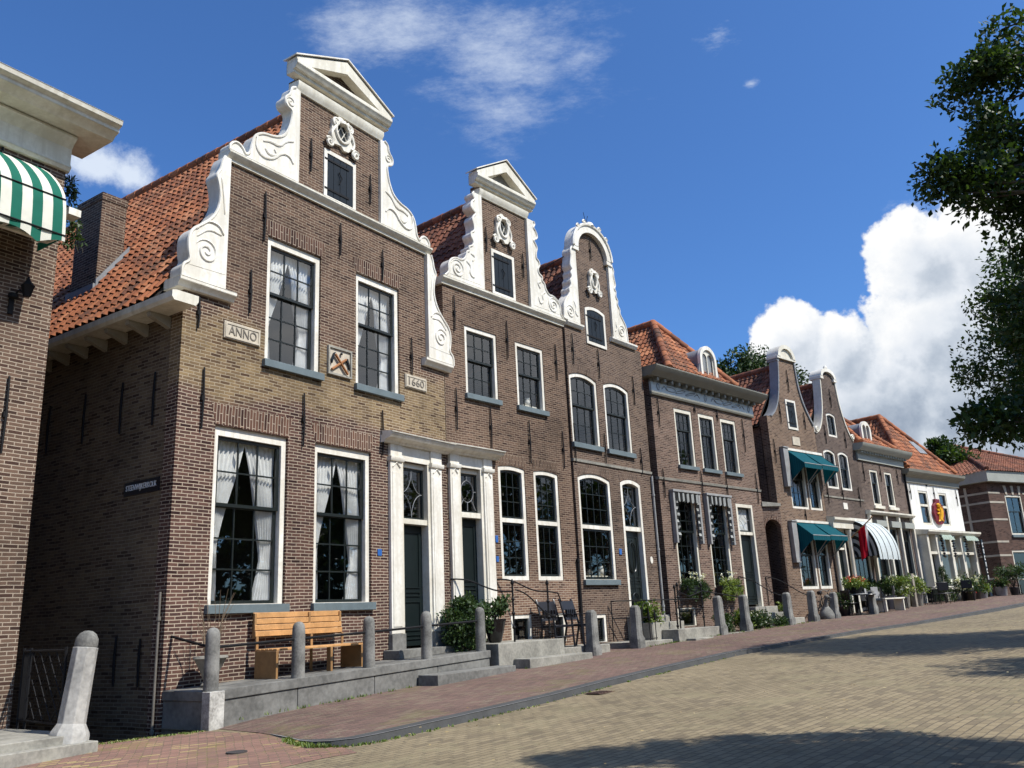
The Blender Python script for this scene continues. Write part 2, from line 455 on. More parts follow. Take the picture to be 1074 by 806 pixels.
PETALW = leaf_mat('cream_petal', [(.55, .55, .40), (.70, .70, .55), (.80, .80, .70)], .2)
PETALR = leaf_mat('red_petal', [(.45, .03, .03), (.6, .08, .05), (.65, .25, .15)], .2)
BARK = plain('tree_bark', (.10, .085, .065), .9, .3, 6.0, bmp=.02)
RED_BRICKS = paving('red_clinker_paving', (.185, .115, .094), (.115, .076, .066), (.19, .145, .105), (.105, .082, .06), -44, .205, .072, .008, .3, moss=(.13, .13, .05))
MIX_BRICKS = paving('mixed_clinker_paving', (.27, .15, .115), (.17, .10, .085), (.36, .27, .13), (.15, .12, .08), -20, .205, .072, .009, .35, moss=(.17, .16, .05))
ROAD = paving('yellow_clinker_road', (.245, .198, .122), (.20, .16, .098), (.165, .132, .085), (.13, .108, .075), -49, .205, .10, .009, .38, moss=(.22, .195, .115))
KERB = plain('dark_kerb_stone', (.062, .063, .062), .85, .2, 3.0, bmp=.004)
KERBEDGE = plain('worn_kerb_edge', (.22, .22, .215), .8, .15, 5.0)
# ------------------------------------------------------------------ house kit
class House:
    def __init__(s, name, label, fr, cat='house', group=None):
        s.fr = fr; s.zb = fr.zb
        s.root = thing(name, label, cat, (fr.o.x, fr.o.y, fr.zb+EYE), fr.rot, group)
        s.holes = []
    def part(s, mb, name, mat, parent=None, **k):
        if parent is None: return mb.build(name, mat, s.root, zo=s.zb, **k)
        return mb.build(name, mat, parent, zo=s.zb, **k)
    def front(s, outline, mat, thick=.3, y0=0.0, name='front_wall'):
        mb = MB(); mb.prism(outline, y0, y0+thick, s.holes)
        return s.part(mb, name, mat)
    def body(s, w, depth, ze, mat, matr=None, x0=0.0, y0=.302):
        """side walls and back wall up to the eaves"""
        mb = MB(); mb.box(x0, x0+.28, y0, depth, getattr(s, 'low', s.zb-.3), ze); s.part(mb, 'side_wall', mat)
        mb = MB(); mb.box(w-.28, w, y0, depth, getattr(s, 'low', s.zb-.3), ze); s.part(mb, 'side_wall', matr or mat)
        mb = MB(); mb.box(x0+.282, w-.282, depth-.28, depth, getattr(s, 'low', s.zb-.3), ze); s.part(mb, 'back_wall', matr or mat)
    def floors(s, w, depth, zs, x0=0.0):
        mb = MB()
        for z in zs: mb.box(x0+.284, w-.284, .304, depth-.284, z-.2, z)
        mb.box(x0+.284, w-.284, 2.6, 2.68, zs[0]+.004, zs[-1]-.21)  # partition added so the rooms behind the panes look dark
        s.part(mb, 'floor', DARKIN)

def window(H, u0, u1, z0, z1, rise=0.0, fw=.10, ft=.13, fb=.0, zm=None, cols=3, ru=2, rl=3, white_mid=False, sill=True,
           y=.02, fmat=None, smat=None, sw=.05, bar=.022, name='window', sillz=.14, solid=None):
    fmat = fmat or WHITE; smat = smat or SASH
    outer = arch_poly(u0, u1, z0, z1, rise); H.holes.append(outer)
    ir = max(0.0, rise*(u1-u0-2*fw)/(u1-u0))
    inner = arch_poly(u0+fw, u1-fw, z0+max(fb, .012), z1-ft, ir)
    e = .004
    mb = MB(); mb.prism(arch_poly(u0+e, u1-e, z0+e, z1-e, rise), y, y+.13, [inner])
    if white_mid and zm: mb.box(u0+fw, u1-fw, y+.004, y+.125, zm-.05, zm+.05)
    w = H.part(mb, name, fmat)
    # sash
    a0, a1, b0, b1 = u0+fw+.003, u1-fw-.003, z0+max(fb, .012)+.003, z1-ft-.003
    mb = MB(); ys = y+.05
    def bars(c0, c1, d0, d1, nc, nr, arch=0.0, yy=ys):
        op = arch_poly(c0+sw, c1-sw, d0+sw, d1-sw, arch*(c1-c0-2*sw)/(c1-c0) if arch else 0)
        mb.prism(arch_poly(c0, c1, d0, d1, arch), yy, yy+.045, [op])
        wd = (c1-c0-2*sw)/nc
        for i in range(1, nc):
            x = c0+sw+wd*i
            top = d1-sw
            if arch: top -= arch*((abs(x-(c0+c1)/2)/((c1-c0)/2))**2)
            mb.box(x-bar/2, x+bar/2, yy+.008, yy+.036, d0+sw, top)
        hd = (d1-d0-2*sw)/nr
        for j in range(1, nr):
            zz = d0+sw+hd*j
            mb.box(c0+sw, c1-sw, yy+.010, yy+.034, zz-bar/2, zz+bar/2)
    if zm is None:
        bars(a0, a1, b0, b1, cols, ru, ir)
    else:
        g = .052 if white_mid else .0
        bars(a0, a1, zm+g, b1, cols, ru, ir, ys)
        bars(a0, a1, b0, zm-g+(0 if white_mid else .04), cols, rl, 0, ys+(0 if white_mid else .048))
    H.part(mb, 'sash', smat, w)
    mb = MB(); zl = zm if zm else b0+.01
    pl = arch_poly(a0+.01, a1-.01, zl, b1-.01, ir); mb.add([(x, ys+.022, z) for x, z in pl], [tuple(range(len(pl)))])
    if zm:
        yl = ys+(.022 if white_mid else .070); mb.add([(a0+.01, yl, b0+.01), (a1-.01, yl, b0+.01), (a1-.01, yl, zm), (a0+.01, yl, zm)], [(0, 1, 2, 3)])
    H.part(mb, 'pane', GLASS, w)
    if sill:
        mb = MB(); mb.box(u0-.05, u1+.05, -.085, .14, z0-sillz, z0-.002); H.part(mb, 'sill', SILL, w, bevel=.006)
    return w

def flat_arch(H, u0, u1, z0, z1, spread=.1, mat=None):
    """gauged flat arch of bricks on edge, a hair proud of the wall"""
    mb = MB(); mb.prism([(u0, z0), (u1, z0), (u1+spread, z1), (u0-spread, z1)], -.006, .05)
    mb.swap_uv(); H.part(mb, 'flat_brick_arch', mat or BSOLD)

def anchor(H, u, z0, z1):
    mb = MB(); zc = (z0+z1)/2
    mb.tube([(u, -.035, z0), (u+.006, -.045, zc-.05), (u, -.035, z1)], [.016, .021, .016], 6)
    mb.box(u-.03, u+.03, -.05, .0, zc-.04, zc+.04)
    H.part(mb, 'wall_anchor', IRON)

def roof_slope(mb, P0, A, U, L, S, tw=.205, ch=.275, amp=.032, clips=()):
    P0 = Vector(P0); A = Vector(A).normalized(); U = Vector(U).normalized(); N = A.cross(U)
    if N.z < 0: N = -N
    nc = max(1, round(L/tw)); nr = max(1, round(S/ch)); tw = L/nc; ch = S/nr; k = 5
    xs = [(c+i/k) for c in range(nc) for i in range(k)]+[nc]
    def prof(s):
        s -= math.floor(s)
        return amp*(1.15*math.sin(PI*s/.62) if s < .62 else -.75*math.sin(PI*(s-.62)/.38))
    rng = random.Random(3)
    bm = bmesh.new(); uvl = bm.loops.layers.uv.new('u')
    rows = []
    for r in range(nr):
        for top in (0, 1):
            row = []
            for x in xs:
                jit = (math.sin(int(x)*12.9898+r*78.233)*43758.5453) % 1.0
                h = prof(x)+(.034 if not top else .002)+(jit-.5)*.010
                row.append(bm.verts.new(P0 + A*(x*tw) + U*((r+top)*ch - (.03 if not top else 0)) + N*h))
            rows.append((row, r))
    for j in range(len(rows)-1):
        (r0, a), (r1, b) = rows[j], rows[j+1]
        for i in range(len(xs)-1):
            f = bm.faces.new((r0[i], r0[i+1], r1[i+1], r1[i]))
            for lp, (xx, yy) in zip(f.loops, ((xs[i], 0), (xs[i+1], 0), (xs[i+1], 1), (xs[i], 1))):
                lp[uvl].uv = (min(xx, int(xs[i])+.999), a + (.2 if yy == 0 else .8))
    for co, no in clips:
        geom = bm.verts[:]+bm.edges[:]+bm.faces[:]
        bmesh.ops.bisect_plane(bm, geom=geom, plane_co=Vector(co), plane_no=Vector(no), clear_outer=True)
    bm.verts.index_update()
    vs = [v.co.copy() for v in bm.verts]
    fs = [tuple(v.index for v in f.verts) for f in bm.faces]
    us = [[tuple(l[uvl].uv) for l in f.loops] for f in bm.faces]
    bm.free()
    if (vs and (P0.z or 1)): mb.add(vs, fs, us)

def ridge_tiles(mb, a, b, r=.13, ln=.36):
    a = Vector(a); b = Vector(b); n = max(1, int((b-a).length/ln))
    for i in range(n):
        p = a.lerp(b, i/n); q = a.lerp(b, (i+1)/n+.015)
        m = len(mb.f)
        mb.tube([p, q], [r*1.08, r*.94], 10)
        for j in range(m, len(mb.f)): mb.uv[j] = [(i+.5, 900.5)]*len(mb.f[j])

def gable_roof(H, ur, zr, ul, zl, urr, zrr, y0, y1, mat=TILE, ridge=True):
    mb = MB()
    dl = Vector((ur-ul, 0, zr-zl)); dr = Vector((ur-urr, 0, zr-zrr))
    roof_slope(mb, (ul, y0, zl), (0, 1, 0), dl, y1-y0, dl.length)
    roof_slope(mb, (urr, y0, zrr), (0, 1, 0), dr, y1-y0, dr.length)
    if ridge: ridge_tiles(mb, (ur, y0, zr+.03), (ur, y1, zr+.03))
    o = H.part(mb, 'roof', mat, sharp=50)
    mb = MB()   # boarding below the tiles closes the loft
    mb.prism([(ul+.05, zl-.12), (urr-.05, zrr-.12), (ur, zr-.12)], y1-.05, y1)
    for (ue, ze) in ((ul, zl), (urr, zrr)):
        s = .04 if ue < ur else -.04
        mb.add([(ue+s, y0, ze-.07), (ue+s, y1, ze-.07), (ur, y1, zr-.07), (ur, y0, zr-.07)], [(0, 1, 2, 3)])
    H.part(mb, 'roof_boarding', DARKIN, o)
    return o

def spiral(c, r0, turns, y, sx=1, a0=0.0, n=36, r1=.02):
    return [(c[0]+sx*(r0+(r1-r0)*i/n)*math.cos(a0+turns*2*PI*i/n), y, c[1]+(r0+(r1-r0)*i/n)*math.sin(a0+turns*2*PI*i/n)) for i in range(n+1)]

def mirror(poly, c): return [(2*c-u, z) for u, z in poly][::-1]

def densify(p, it=2, fixed=()):
    """round the corners of an open outline (Chaikin)"""
    for _ in range(it):
        q = [p[0]]
        for a, b in zip(p[:-1], p[1:]):
            q += [(a[0]*.75+b[0]*.25, a[1]*.75+b[1]*.25), (a[0]*.25+b[0]*.75, a[1]*.25+b[1]*.75)]
        q.append(p[-1]); p = q
    return p

def scroll(H, curve, close, reliefs, y0=-.09, y1=.24, mat=None, name='gable_scroll'):
    cv = densify(curve)
    mb = MB(); mb.prism(cv+close, y0, y1)
    mb.tube([(u, y0-.0, z) for u, z in cv], .028, 6)
    for pth, r in reliefs or (): mb.tube([(p[0], y0-.002, p[-1]) for p in pth], [r*.2]+[r*(.55+.3*math.sin(PI*i/len(pth))) for i in range(1, len(pth)-1)]+[r*.2], 6)
    return H.part(mb, name, mat or WHITE, sharp=45)

def textmesh(s, x0, x1, z0, z1, y, th=.006, bold=0.0, fit=True):
    """letters as a mesh, fitted into a rectangle of the facade"""
    cu = bpy.data.curves.new('lettering', 'FONT'); cu.body = s; cu.extrude = th; cu.offset = bold
    cu.resolution_u = 3
    o = bpy.data.objects.new('lettering', cu); COL.objects.link(o)
    me = bpy.data.meshes.new_from_object(o)
    vs = [v.co.copy() for v in me.vertices]; fs = [tuple(p.vertices) for p in me.polygons]
    bpy.data.objects.remove(o); bpy.data.curves.remove(cu); bpy.data.meshes.remove(me)
    ax = min(v.x for v in vs); bx = max(v.x for v in vs); az = min(v.y for v in vs); bz = max(v.y for v in vs)
    mb = MB()
    mb.add([(x0+(v.x-ax)/(bx-ax)*(x1-x0), y-v.z, z0+(v.y-az)/(bz-az)*(z1-z0)) for v in vs], fs)
    return mb

def pediment(H, c, hw, z0, zb, zp, brick=None):
    """triangular crown of a neck gable: cornice, raking mouldings, tympanum"""
    mb = MB()
    mb.mould(c-hw, c+hw, [(.1, z0), (-.10, z0), (-.10, z0+.06), (-.16, z0+.08), (-.22, z0+.17), (-.22, z0+.24), (.1, z0+.24)])
    t = .26; zc = z0+.242
    out = [(c-hw, zc), (c+hw, zc), (c+hw, zb), (c, zp), (c-hw, zb)]
    k = (zp-zb)/hw
    inn = [(c-hw+t*1.55, zc+.03), (c+hw-t*1.55, zc+.03), (c, zp-t*1.15)]
    mb.prism(out, -.20, .1, [inn])
    o = H.part(mb, 'pediment', CREAM, bevel=.008)
    mb = MB(); mb.prism([(c-hw+.3, zc+.002), (c+hw-.3, zc+.002), (c, zp-.2)], .0, .06)
    H.part(mb, 'tympanum', brick or CREAM, o)
    mb = MB()   # zinc sheets on the slopes
    for sgn in (-1, 1):
        a = (c+sgn*(hw+.05), zb+.0); b = (c, zp+.045)
        mb.add([(a[0], -.24, a[1]), (b[0], -.24, b[1]), (b[0], .16, b[1]), (a[0], .16, a[1]), (a[0], -.24, a[1]+.03), (b[0], -.24, b[1]+.03), (b[0], .16, b[1]+.03), (a[0], .16, a[1]+.03)],
               [(0, 1, 2, 3), (4, 5, 6, 7), (0, 1, 5, 4), (3, 2, 6, 7), (0, 4, 7, 3)])
    H.part(mb, 'zinc_capping', WHITE, o)
    return o

def cartouche(H, c, z0, z1, hw, hole=True):
    """carved oval frame with a little lattice window"""
    zc = (z0*.38+z1*.62); rx = hw*.34; rz = (z1-z0)*.27
    pts = []
    rng = random.Random(int(c*100))
    n = 48
    for i in range(n):
        a = 2*PI*i/n
        r = 1.0+.10*math.sin(a*8)+.05*math.sin(a*13+1)
        x = math.cos(a)*hw*.62*r; z = math.sin(a)*(z1-z0)*.47*r
        if math.sin(a) < -.35:
            k = (-math.sin(a)-.35)/.65
            x *= 1+.95*min(1, k*1.6) if abs(math.cos(a)) > .2 else 1
            z *= 1-.18*k
        pts.append((c+x, zc-.05+z))
    hole_p = [(c+rx*math.cos(2*PI*i/20), zc+rz*math.sin(2*PI*i/20)) for i in range(20)]
    mb = MB(); mb.prism(pts, -.07, .0, [hole_p])
    mb.tube([(c+rx*1.15*math.cos(2*PI*i/24), -.085, zc+rz*1.12*math.sin(2*PI*i/24)) for i in range(25)], .035, 6)
    for sgn in (-1, 1):
        mb.tube(spiral((c+sgn*hw*.72, z0+.12), .11, 1.6, -.085, sgn, .5, 24), .032, 6)
        mb.tube(spiral((c+sgn*hw*.36, z1-.14), .10, 1.4, -.085, sgn, -1, 24), .03, 6)
        mb.tube([(c+sgn*hw*(.50+.12*math.sin(t*4)), -.085, z0+.2+(z1-z0-.45)*t) for t in [i/10 for i in range(11)]], .035, 6)
    mb.lathe([(.02, 0), (.09, .03), (.08, .1), (.02, .14)], (c, -.07, z1-.16), 10)
    o = H.part(mb, 'carved_cartouche', WHITE, sharp=50)
    mb = MB(); mb.add([(x, -.01, z) for x, z in hole_p], [tuple(range(20))]); H.part(mb, 'oval_pane', DARKIN if False else SASH, o)
    mb = MB()
    for k in (-.5, .5):
        for sg in (-1, 1):
            mb.tube([(c+rx*(k-.55*sg*1.0), -.02, zc-rz*.75), (c+rx*(k+.55*sg), -.02, zc+rz*.75)], .011, 5)
    H.part(mb, 'lattice', WHITE, o)

def hatch(H, u0, u1, z0, z1, rise=0.0, fw=.085, mat=None):
    mb = MB(); mb.prism(arch_poly(u0, u1, z0, z1, rise), -.03, .05, [arch_poly(u0+fw, u1-fw, z0+fw, z1-fw, rise*.8)])
    o = H.part(mb, 'hatch_frame', WHITE)
    mb = MB(); mb.prism(arch_poly(u0+fw+.004, u1-fw-.004, z0+fw+.004, z1-fw-.004, rise*.8), -.012, .04)
    n = 4; w = (u1-u0-2*fw)/n
    for i in range(n): mb.box(u0+fw+w*i+.008, u0+fw+w*(i+1)-.008, -.02, -.01, z0+fw+.02, z1-fw-.02-rise)
    H.part(mb, 'shutter', mat or SHUT, o)
    mb = MB()
    for zz in (z0+fw+.16, z1-fw-.14-rise): mb.box(u0+.01, u1-fw-.12, -.036, -.021, zz-.022, zz+.022)
    mb.tube([((u0+u1)/2-.03, -.04, (z0+z1)/2-.10), ((u0+u1)/2+.02, -.06, (z0+z1)/2+.04), ((u0+u1)/2-.05, -.04, (z0+z1)/2+.16)], .012, 5)
    H.part(mb, 'strap_hinge', IRON, o)
    return o

def panel_door(H, u0, u1, z0, z1, y, mat=None, ornate=False, parent=None):
    mb = MB(); mb.box(u0, u1, y, y+.06, z0, z1)
    w = u1-u0; h = z1-z0
    for a, b in ((.05, .09), (.12, .36), (.40, .44), (.47, .94)):
        x0, x1 = u0+.12*w, u1-.12*w; p0, p1 = z0+a*h, z0+b*h
        mb.prism([(x0, p0), (x1, p0), (x1, p1), (x0, p1)], y-.022, y, [[(x0+.035, p0+.02), (x1-.035, p0+.02), (x1-.035, p1-.02), (x0+.035, p1-.02)]])
    o = H.part(mb, 'door', mat or DOOR, bevel=.004)
    mb = MB(); zk = z0+.44*h
    mb.lathe([(.012, 0), (.03, .02), (.03, .05), (.012, .065)], (u0+.1*w+.02, y-.05, zk), 10)
    mb.tube([(u0+.1*w+.02, y, zk+.03), (u0+.1*w+.02, y-.05, zk+.03)], .01, 6)
    H.part(mb, 'door_knob', PALESTONE, o)
    if ornate:
        mb = MB(); c = (u0+u1)/2
        mb.tube([(c+.19*math.cos(2*PI*i/20), y-.035, z0+.7*h+.42*math.sin(2*PI*i/20)) for i in range(21)], .022, 6)
        mb.tube([(c+.16*math.cos(2*PI*i/20), y-.035, z0+.22*h+.18*math.sin(2*PI*i/20)) for i in range(21)], .022, 6)
        mb.tube([(c, y-.035, z0+.12*h), (c, y-.035, z0+.9*h)], .014, 6)
        H.part(mb, 'door_carving', mat or DOOR, o)
    return o

def fanlight(H, u0, u1, z0, z1, y, kind='star', fmat=None):
    mb = MB(); mb.prism(arch_poly(u0, u1, z0, z1), y, y+.05, [arch_poly(u0+.045, u1-.045, z0+.045, z1-.045)])
    o = H.part(mb, 'fanlight', SASH)
    mb = MB(); mb.add([(u0+.03, y+.03, z0+.03), (u1-.03, y+.03, z0+.03), (u1-.03, y+.03, z1-.03), (u0+.03, y+.03, z1-.03)], [(0, 1, 2, 3)])
    H.part(mb, 'pane', GLASS, o)
    c = (u0+u1)/2; zc = (z0+z1)/2; hw = (u1-u0)/2-.045; hh = (z1-z0)/2-.045
    mb = MB()
    if kind == 'star':
        for sx in (-1, 1):
            for sz in (-1, 1):
                mb.tube([(c+sx*hw*(1-math.cos(a)), y+.0, zc+sz*hh*(1-math.sin(a))) for a in [PI/2*i/8 for i in range(9)]], .007, 5)
    else:
        mb.tube([(c+hw*.72*math.cos(2*PI*i/24), y+.0, zc+.1*hh+hh*.62*math.sin(2*PI*i/24)) for i in range(25)], .008, 5)
        for sx in (-1, 1):
            mb.tube([(c+sx*hw*.72, y, zc+.1*hh), (c+sx*hw, y, zc+.1*hh)], .01, 5)
            mb.tube([(c+sx*hw*.5, y, zc-hh*.40), (c+sx*hw*.95, y, zc-hh*.95)], .01, 5)
        mb.tube([(c, y, zc+.72*hh), (c, y, zc+hh)], .01, 5); mb.tube([(c, y, zc-.52*hh), (c, y, zc-hh)], .01, 5)
    H.part(mb, 'glazing_tracery', LEAD, o)
    return o

def portal(H, u0, u1, ui0, ui1, zbot, zcap, zent, zcor, ztr0, ztr1, zdoor, kind):
    """classical door case: two pilasters, entablature, cornice; door and fanlight set back behind it"""
    mb = MB()
    for a, b in ((u0, ui0), (ui1, u1)):
        mb.box(a, b, -.07, .0, zbot+.42, zcap)
        mb.prism([(a+.05, zbot+.55), (b-.05, zbot+.55), (b-.05, zcap-.22), (a+.05, zcap-.22)], -.082, -.0705)
        mb.mould(a-.03, b+.03, [(0, zcap), (-.10, zcap), (-.12, zcap+.04), (-.12, zcap+.09), (0, zcap+.09)])
        mb.tube([(a+.06, -.085, zcap-.12), ((a+b)/2, -.085, zcap-.02), (b-.06, -.085, zcap-.12)], .012, 5)
        mb.box(a, b, -.075, 0, zcap+.092, zent)
    mb.box(ui0, ui1, -.035, .0, zcap+.05, zent)
    mb.mould(u0-.22, u1+.22, [(0, zent), (-.10, zent), (-.13, zent+.05), (-.26, zent+.09), (-.30, zent+.15), (-.30, zent+.19), (-.33, zcor-.02), (-.33, zcor), (0, zcor+.05)])
    o = H.part(mb, 'door_case', WHITE, bevel=.004)
    for a, b in ((u0, ui0), (ui1, u1)):
        mb = MB(); mb.box(a-.025, b+.025, -.11, .0, zbot, zbot+.415); H.part(mb, 'plinth_block', STONE, o, bevel=.008)
    op = arch_poly(ui0, ui1, zbot, zcap+.05); H.holes.append(op)
    mb = MB()   # lining boards of the recess, and the transom
    mb.box(ui0, ui0+.08, -.03, .24, zbot+.1, zcap+.045); mb.box(ui1-.08, ui1, -.03, .24, zbot+.1, zcap+.045)
    mb.box(ui0+.08, ui1-.08, .06, .24, zcap-.06, zcap+.045)
    mb.box(ui0+.08, ui1-.08, .0, .24, ztr0, ztr1)
    H.part(mb, 'door_frame', CREAM, o, bevel=.005)
    fanlight(H, ui0+.082, ui1-.082, ztr1+.004, zcap-.064, .1, kind)
    panel_door(H, ui0+.083, ui1-.083, zdoor, ztr0-.004, .16)
    return o

def gutter_pipe(H, u, y, z0, z1, mat=GREYIRON, r=.045):
    mb = MB(); mb.tube([(u, y, z1), (u, y, z0)], r, 8)
    for zz in [z0+.3+i*1.6 for i in range(int((z1-z0-.3)/1.6)+1)]: mb.tube([(u, y, zz), (u, y, zz+.06)], r+.014, 8)
    H.part(mb, 'downpipe', mat)
# ------------------------------------------------------------------ the map of the row
F1 = Frame(-5.375, 13.30, 34, -1.5)
F2 = Frame(-1.54, 18.985, 40, -1.1)
F3 = Frame(1.533, 22.647, 39.75, -.95)
F4 = Frame(4.312, 25.989, 45, -.85)
F5 = Frame(9.345, 31.022, 48, -.7)
F6 = Frame(11.812, 33.243, 46, -.6)
F7 = Frame(14.254, 35.601, 46.5, -.5)
F8 = Frame(17.442, 38.627, 50, -.35)
FL = Frame(-7.098, 12.488, 33, -1.5)

# ================================================================== HOUSE 1: tall neck gable dated 1660
H = House('gabled_house', 'large neck-gabled brick house with ANNO and 1660 stones', F1)
W1, C1 = 6.84, 3.52
for a, b in ((.73, 2.29), (2.94, 4.43)):
    window(H, a, b, .41, 3.33, fw=.105, ft=.16, zm=2.0, ru=2, rl=3, sw=.055, bar=.026, y=.055)
    flat_arch(H, a-.0, b+.0, 3.345, 3.70)
for a, b in ((1.70, 3.03), (4.00, 5.32)):
    window(H, a, b, 4.68, 7.10, fw=.105, ft=.14, zm=6.0, ru=2, rl=3, sw=.05, bar=.024, y=.045)
    flat_arch(H, a, b, 7.115, 7.42)
portal(H, 4.93, 6.58, 5.28, 6.22, -.62, 3.22, 3.58, 3.78, 1.97, 2.08, -.46, 'star')
H.front([(0, -4), (W1, -4), (W1, 5.55), (6.2, 5.55), (6.2, 8.22), (4.69, 8.22), (4.69, 10.85), (C1, 11.5), (2.35, 10.85), (2.35, 8.22), (.75, 8.22), (.75, 5.55), (0, 5.55)], B1)
H.low = -3.6
H.body(W1, 10.5, 5.3, B1S)
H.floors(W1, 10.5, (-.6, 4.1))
mb = MB()      # pit wall below the corner: the side wall goes down to the water
gable_roof(H, 3.43, 11.06, -.42, 5.32, 7.2, 5.32, .28, 10.6)
mb = MB(); mb.mould(.68, 6.36, [(.2, 8.22), (-.05, 8.22), (-.05, 8.27), (-.10, 8.30), (-.14, 8.36), (-.14, 8.40), (.2, 8.42)])
H.part(mb, 'cornice', CREAM, bevel=.004)
mb = MB(); mb.mould(2.27, 4.77, [(.2, 10.50), (-.04, 10.50), (-.06, 10.55), (-.10, 10.62), (-.10, 10.72), (.2, 10.73)])
H.part(mb, 'neck_moulding', CREAM, bevel=.004)
pediment(H, C1, 1.40, 10.83, 11.15, 11.78, B1)
lowL = [(-.12, 5.70), (-.12, 5.92), (.03, 6.02), (-.02, 6.20), (-.03, 6.45), (.05, 6.62), (.22, 6.75), (.42, 6.95), (.54, 7.2), (.56, 7.45), (.50, 7.7), (.45, 7.8), (.54, 7.95), (.56, 8.1), (.62, 8.24)]
def lowrel(m):
    s = [([(p[0], p[2]) for p in spiral((.33, 6.28), .23, 1.9, 0, -1, .4)], .03),
         (densify([(.10, 6.62), (.3, 6.86), (.55, 6.86), (.66, 6.7)]), .03), (densify([(.12, 6.5), (.35, 6.72), (.62, 6.68)]), .022),
         (densify([(.66, 7.1), (.62, 7.5), (.56, 7.8)]), .025), ([(0, 5.95), (.72, 5.98)], .02)]
    return s if not m else [([(2*C1-p[0], p[1]) for p in q], r) for q, r in s]
scroll(H, lowL, [(.748, 8.24), (.748, 5.70)], lowrel(False))
scroll(H, [(2*C1-.07-u, z) for u, z in lowL], [(6.215, 8.24), (6.215, 5.70)], [([(p[0]-.07, p[1]) for p in q], r) for q, r in lowrel(True)])
upL = [(.72, 8.44), (.72, 8.55), (.85, 8.66), (.99, 8.60), (1.06, 8.48), (1.17, 8.56), (1.2, 8.78), (1.26, 8.98), (1.45, 9.12), (1.72, 9.16), (1.95, 9.28), (2.07, 9.5), (2.13, 9.72), (2.16, 9.95), (1.98, 10.0), (1.95, 10.16), (2.09, 10.3), (2.11, 10.46), (2.22, 10.52)]
def uprel(m):
    s = [(densify([(1.32, 9.02), (1.28, 8.75), (1.45, 8.60), (1.72, 8.68), (1.9, 8.9), (2.1, 8.92), (2.2, 8.78)], 2), .035),
         (densify([(1.45, 8.95), (1.62, 9.02), (1.85, 9.0), (2.0, 9.2), (2.2, 9.28)], 2), .03),
         (densify([(1.5, 8.82), (1.6, 8.72), (1.8, 8.78), (1.72, 8.9)], 2), .03),
         ([(p[0], p[2]) for p in spiral((2.1, 10.12), .11, 1.3, 0, -1, .3)], .026)]
    return s if not m else [([(2*C1-p[0], p[1]) for p in q], r) for q, r in s]
scroll(H, upL, [(2.348, 10.5), (2.348, 8.44)], uprel(False), -.07, .22)
scroll(H, [(2*C1-u, z) for u, z in upL], [(2*C1-2.348, 10.5), (2*C1-2.348, 8.44)], uprel(True), -.07, .22)
for a, b in ((-.18, .93), (6.05, 7.0)):
    mb = MB(); mb.mould(a, b, [(.3, 5.52), (-.08, 5.52), (-.10, 5.57), (-.16, 5.62), (-.16, 5.68), (.3, 5.70)])
    H.part(mb, 'shoulder_stone', WHITE, bevel=.006)
cartouche(H, C1, 9.6, 10.42, .52)
hatch(H, 3.05, 3.96, 8.42, 9.56)
for u, a, b in ((2.69, 8.85, 9.6), (4.40, 8.82, 9.52), (3.52, 7.3, 8.02), (1.585, 6.95, 7.95), (1.32, 5.45, 6.28), (.44, 3.2, 4.25), (2.62, 3.2, 4.22), (4.74, 3.3, 4.25), (5.68, 5.2, 6.06), (.28, 4.9, 5.45), (4.77, 7.15, 7.85)):
    anchor(H, u, a, b)
mb = MB(); mb.box(.80, 1.57, -.035, .02, 4.87, 5.18); o = H.part(mb, 'date_stone', PALESTONE, bevel=.006)
mb = MB(); mb.prism([(.82, 4.89), (1.55, 4.89), (1.55, 5.16), (.82, 5.16)], -.047, -.036, [[(.85, 4.92), (1.52, 4.92), (1.52, 5.13), (.85, 5.13)]]); H.part(mb, 'stone_border', PALESTONE, o)
H.part(textmesh('ANNO', .89, 1.48, 4.945, 5.105, -.04), 'carved_lettering', plain('carved_shadow_paint', (.16, .14, .115), .8), o)
mb = MB(); mb.box(5.47, 6.17, -.035, .02, 4.90, 5.20); o = H.part(mb, 'date_stone', PALESTONE, bevel=.006)
mb = MB(); mb.prism([(5.49, 4.92), (6.15, 4.92), (6.15, 5.18), (5.49, 5.18)], -.047, -.036, [[(5.52, 4.95), (6.12, 4.95), (6.12, 5.15), (5.52, 5.15)]]); H.part(mb, 'stone_border', PALESTONE, o)
H.part(textmesh('1660', 5.57, 6.07, 4.97, 5.13, -.04), 'carved_lettering', bpy.data.materials['carved_shadow_paint'], o)
# gable stone with two crossed axes
mb = MB(); mb.box(3.21, 3.85, -.02, .03, 4.73, 5.31); o = H.part(mb, 'gable_stone', PALESTONE, bevel=.006)
mb = MB(); mb.prism([(3.21, 4.73), (3.85, 4.73), (3.85, 5.31), (3.21, 5.31)], -.05, -.021, [[(3.25, 4.77), (3.81, 4.77), (3.81, 5.27), (3.25, 5.27)]]); H.part(mb, 'stone_border', STONE2, o)
mb = MB(); mb.tube([(3.30, -.05, 4.83), (3.68, -.05, 5.10)], .026, 7); mb.tube([(3.72, -.06, 4.80), (3.38, -.06, 5.15)], .026, 7)
H.part(mb, 'axe_handle', plain('axe_handle_paint', (.36, .15, .05), .5), o)
mb = MB(); mb.prism([(3.27, 5.02), (3.30, 4.95), (3.36, 5.14), (3.39, 5.20), (3.34, 5.17)], -.065, -.03); mb.prism([(3.66, 5.09), (3.72, 5.13), (3.78, 4.96), (3.78, 4.89), (3.72, 5.03)], -.065, -.03)
mb.lathe([(.02, 0), (.03, .02), (.02, .04)], (3.55, -.05, 5.17), 8)
H.part(mb, 'axe_head', SHUT, o)
gutter_pipe(H, -.04, .10, -1.7, .62, plain('dull_brown_pipe_paint', (.15, .135, .115), .7), .02)
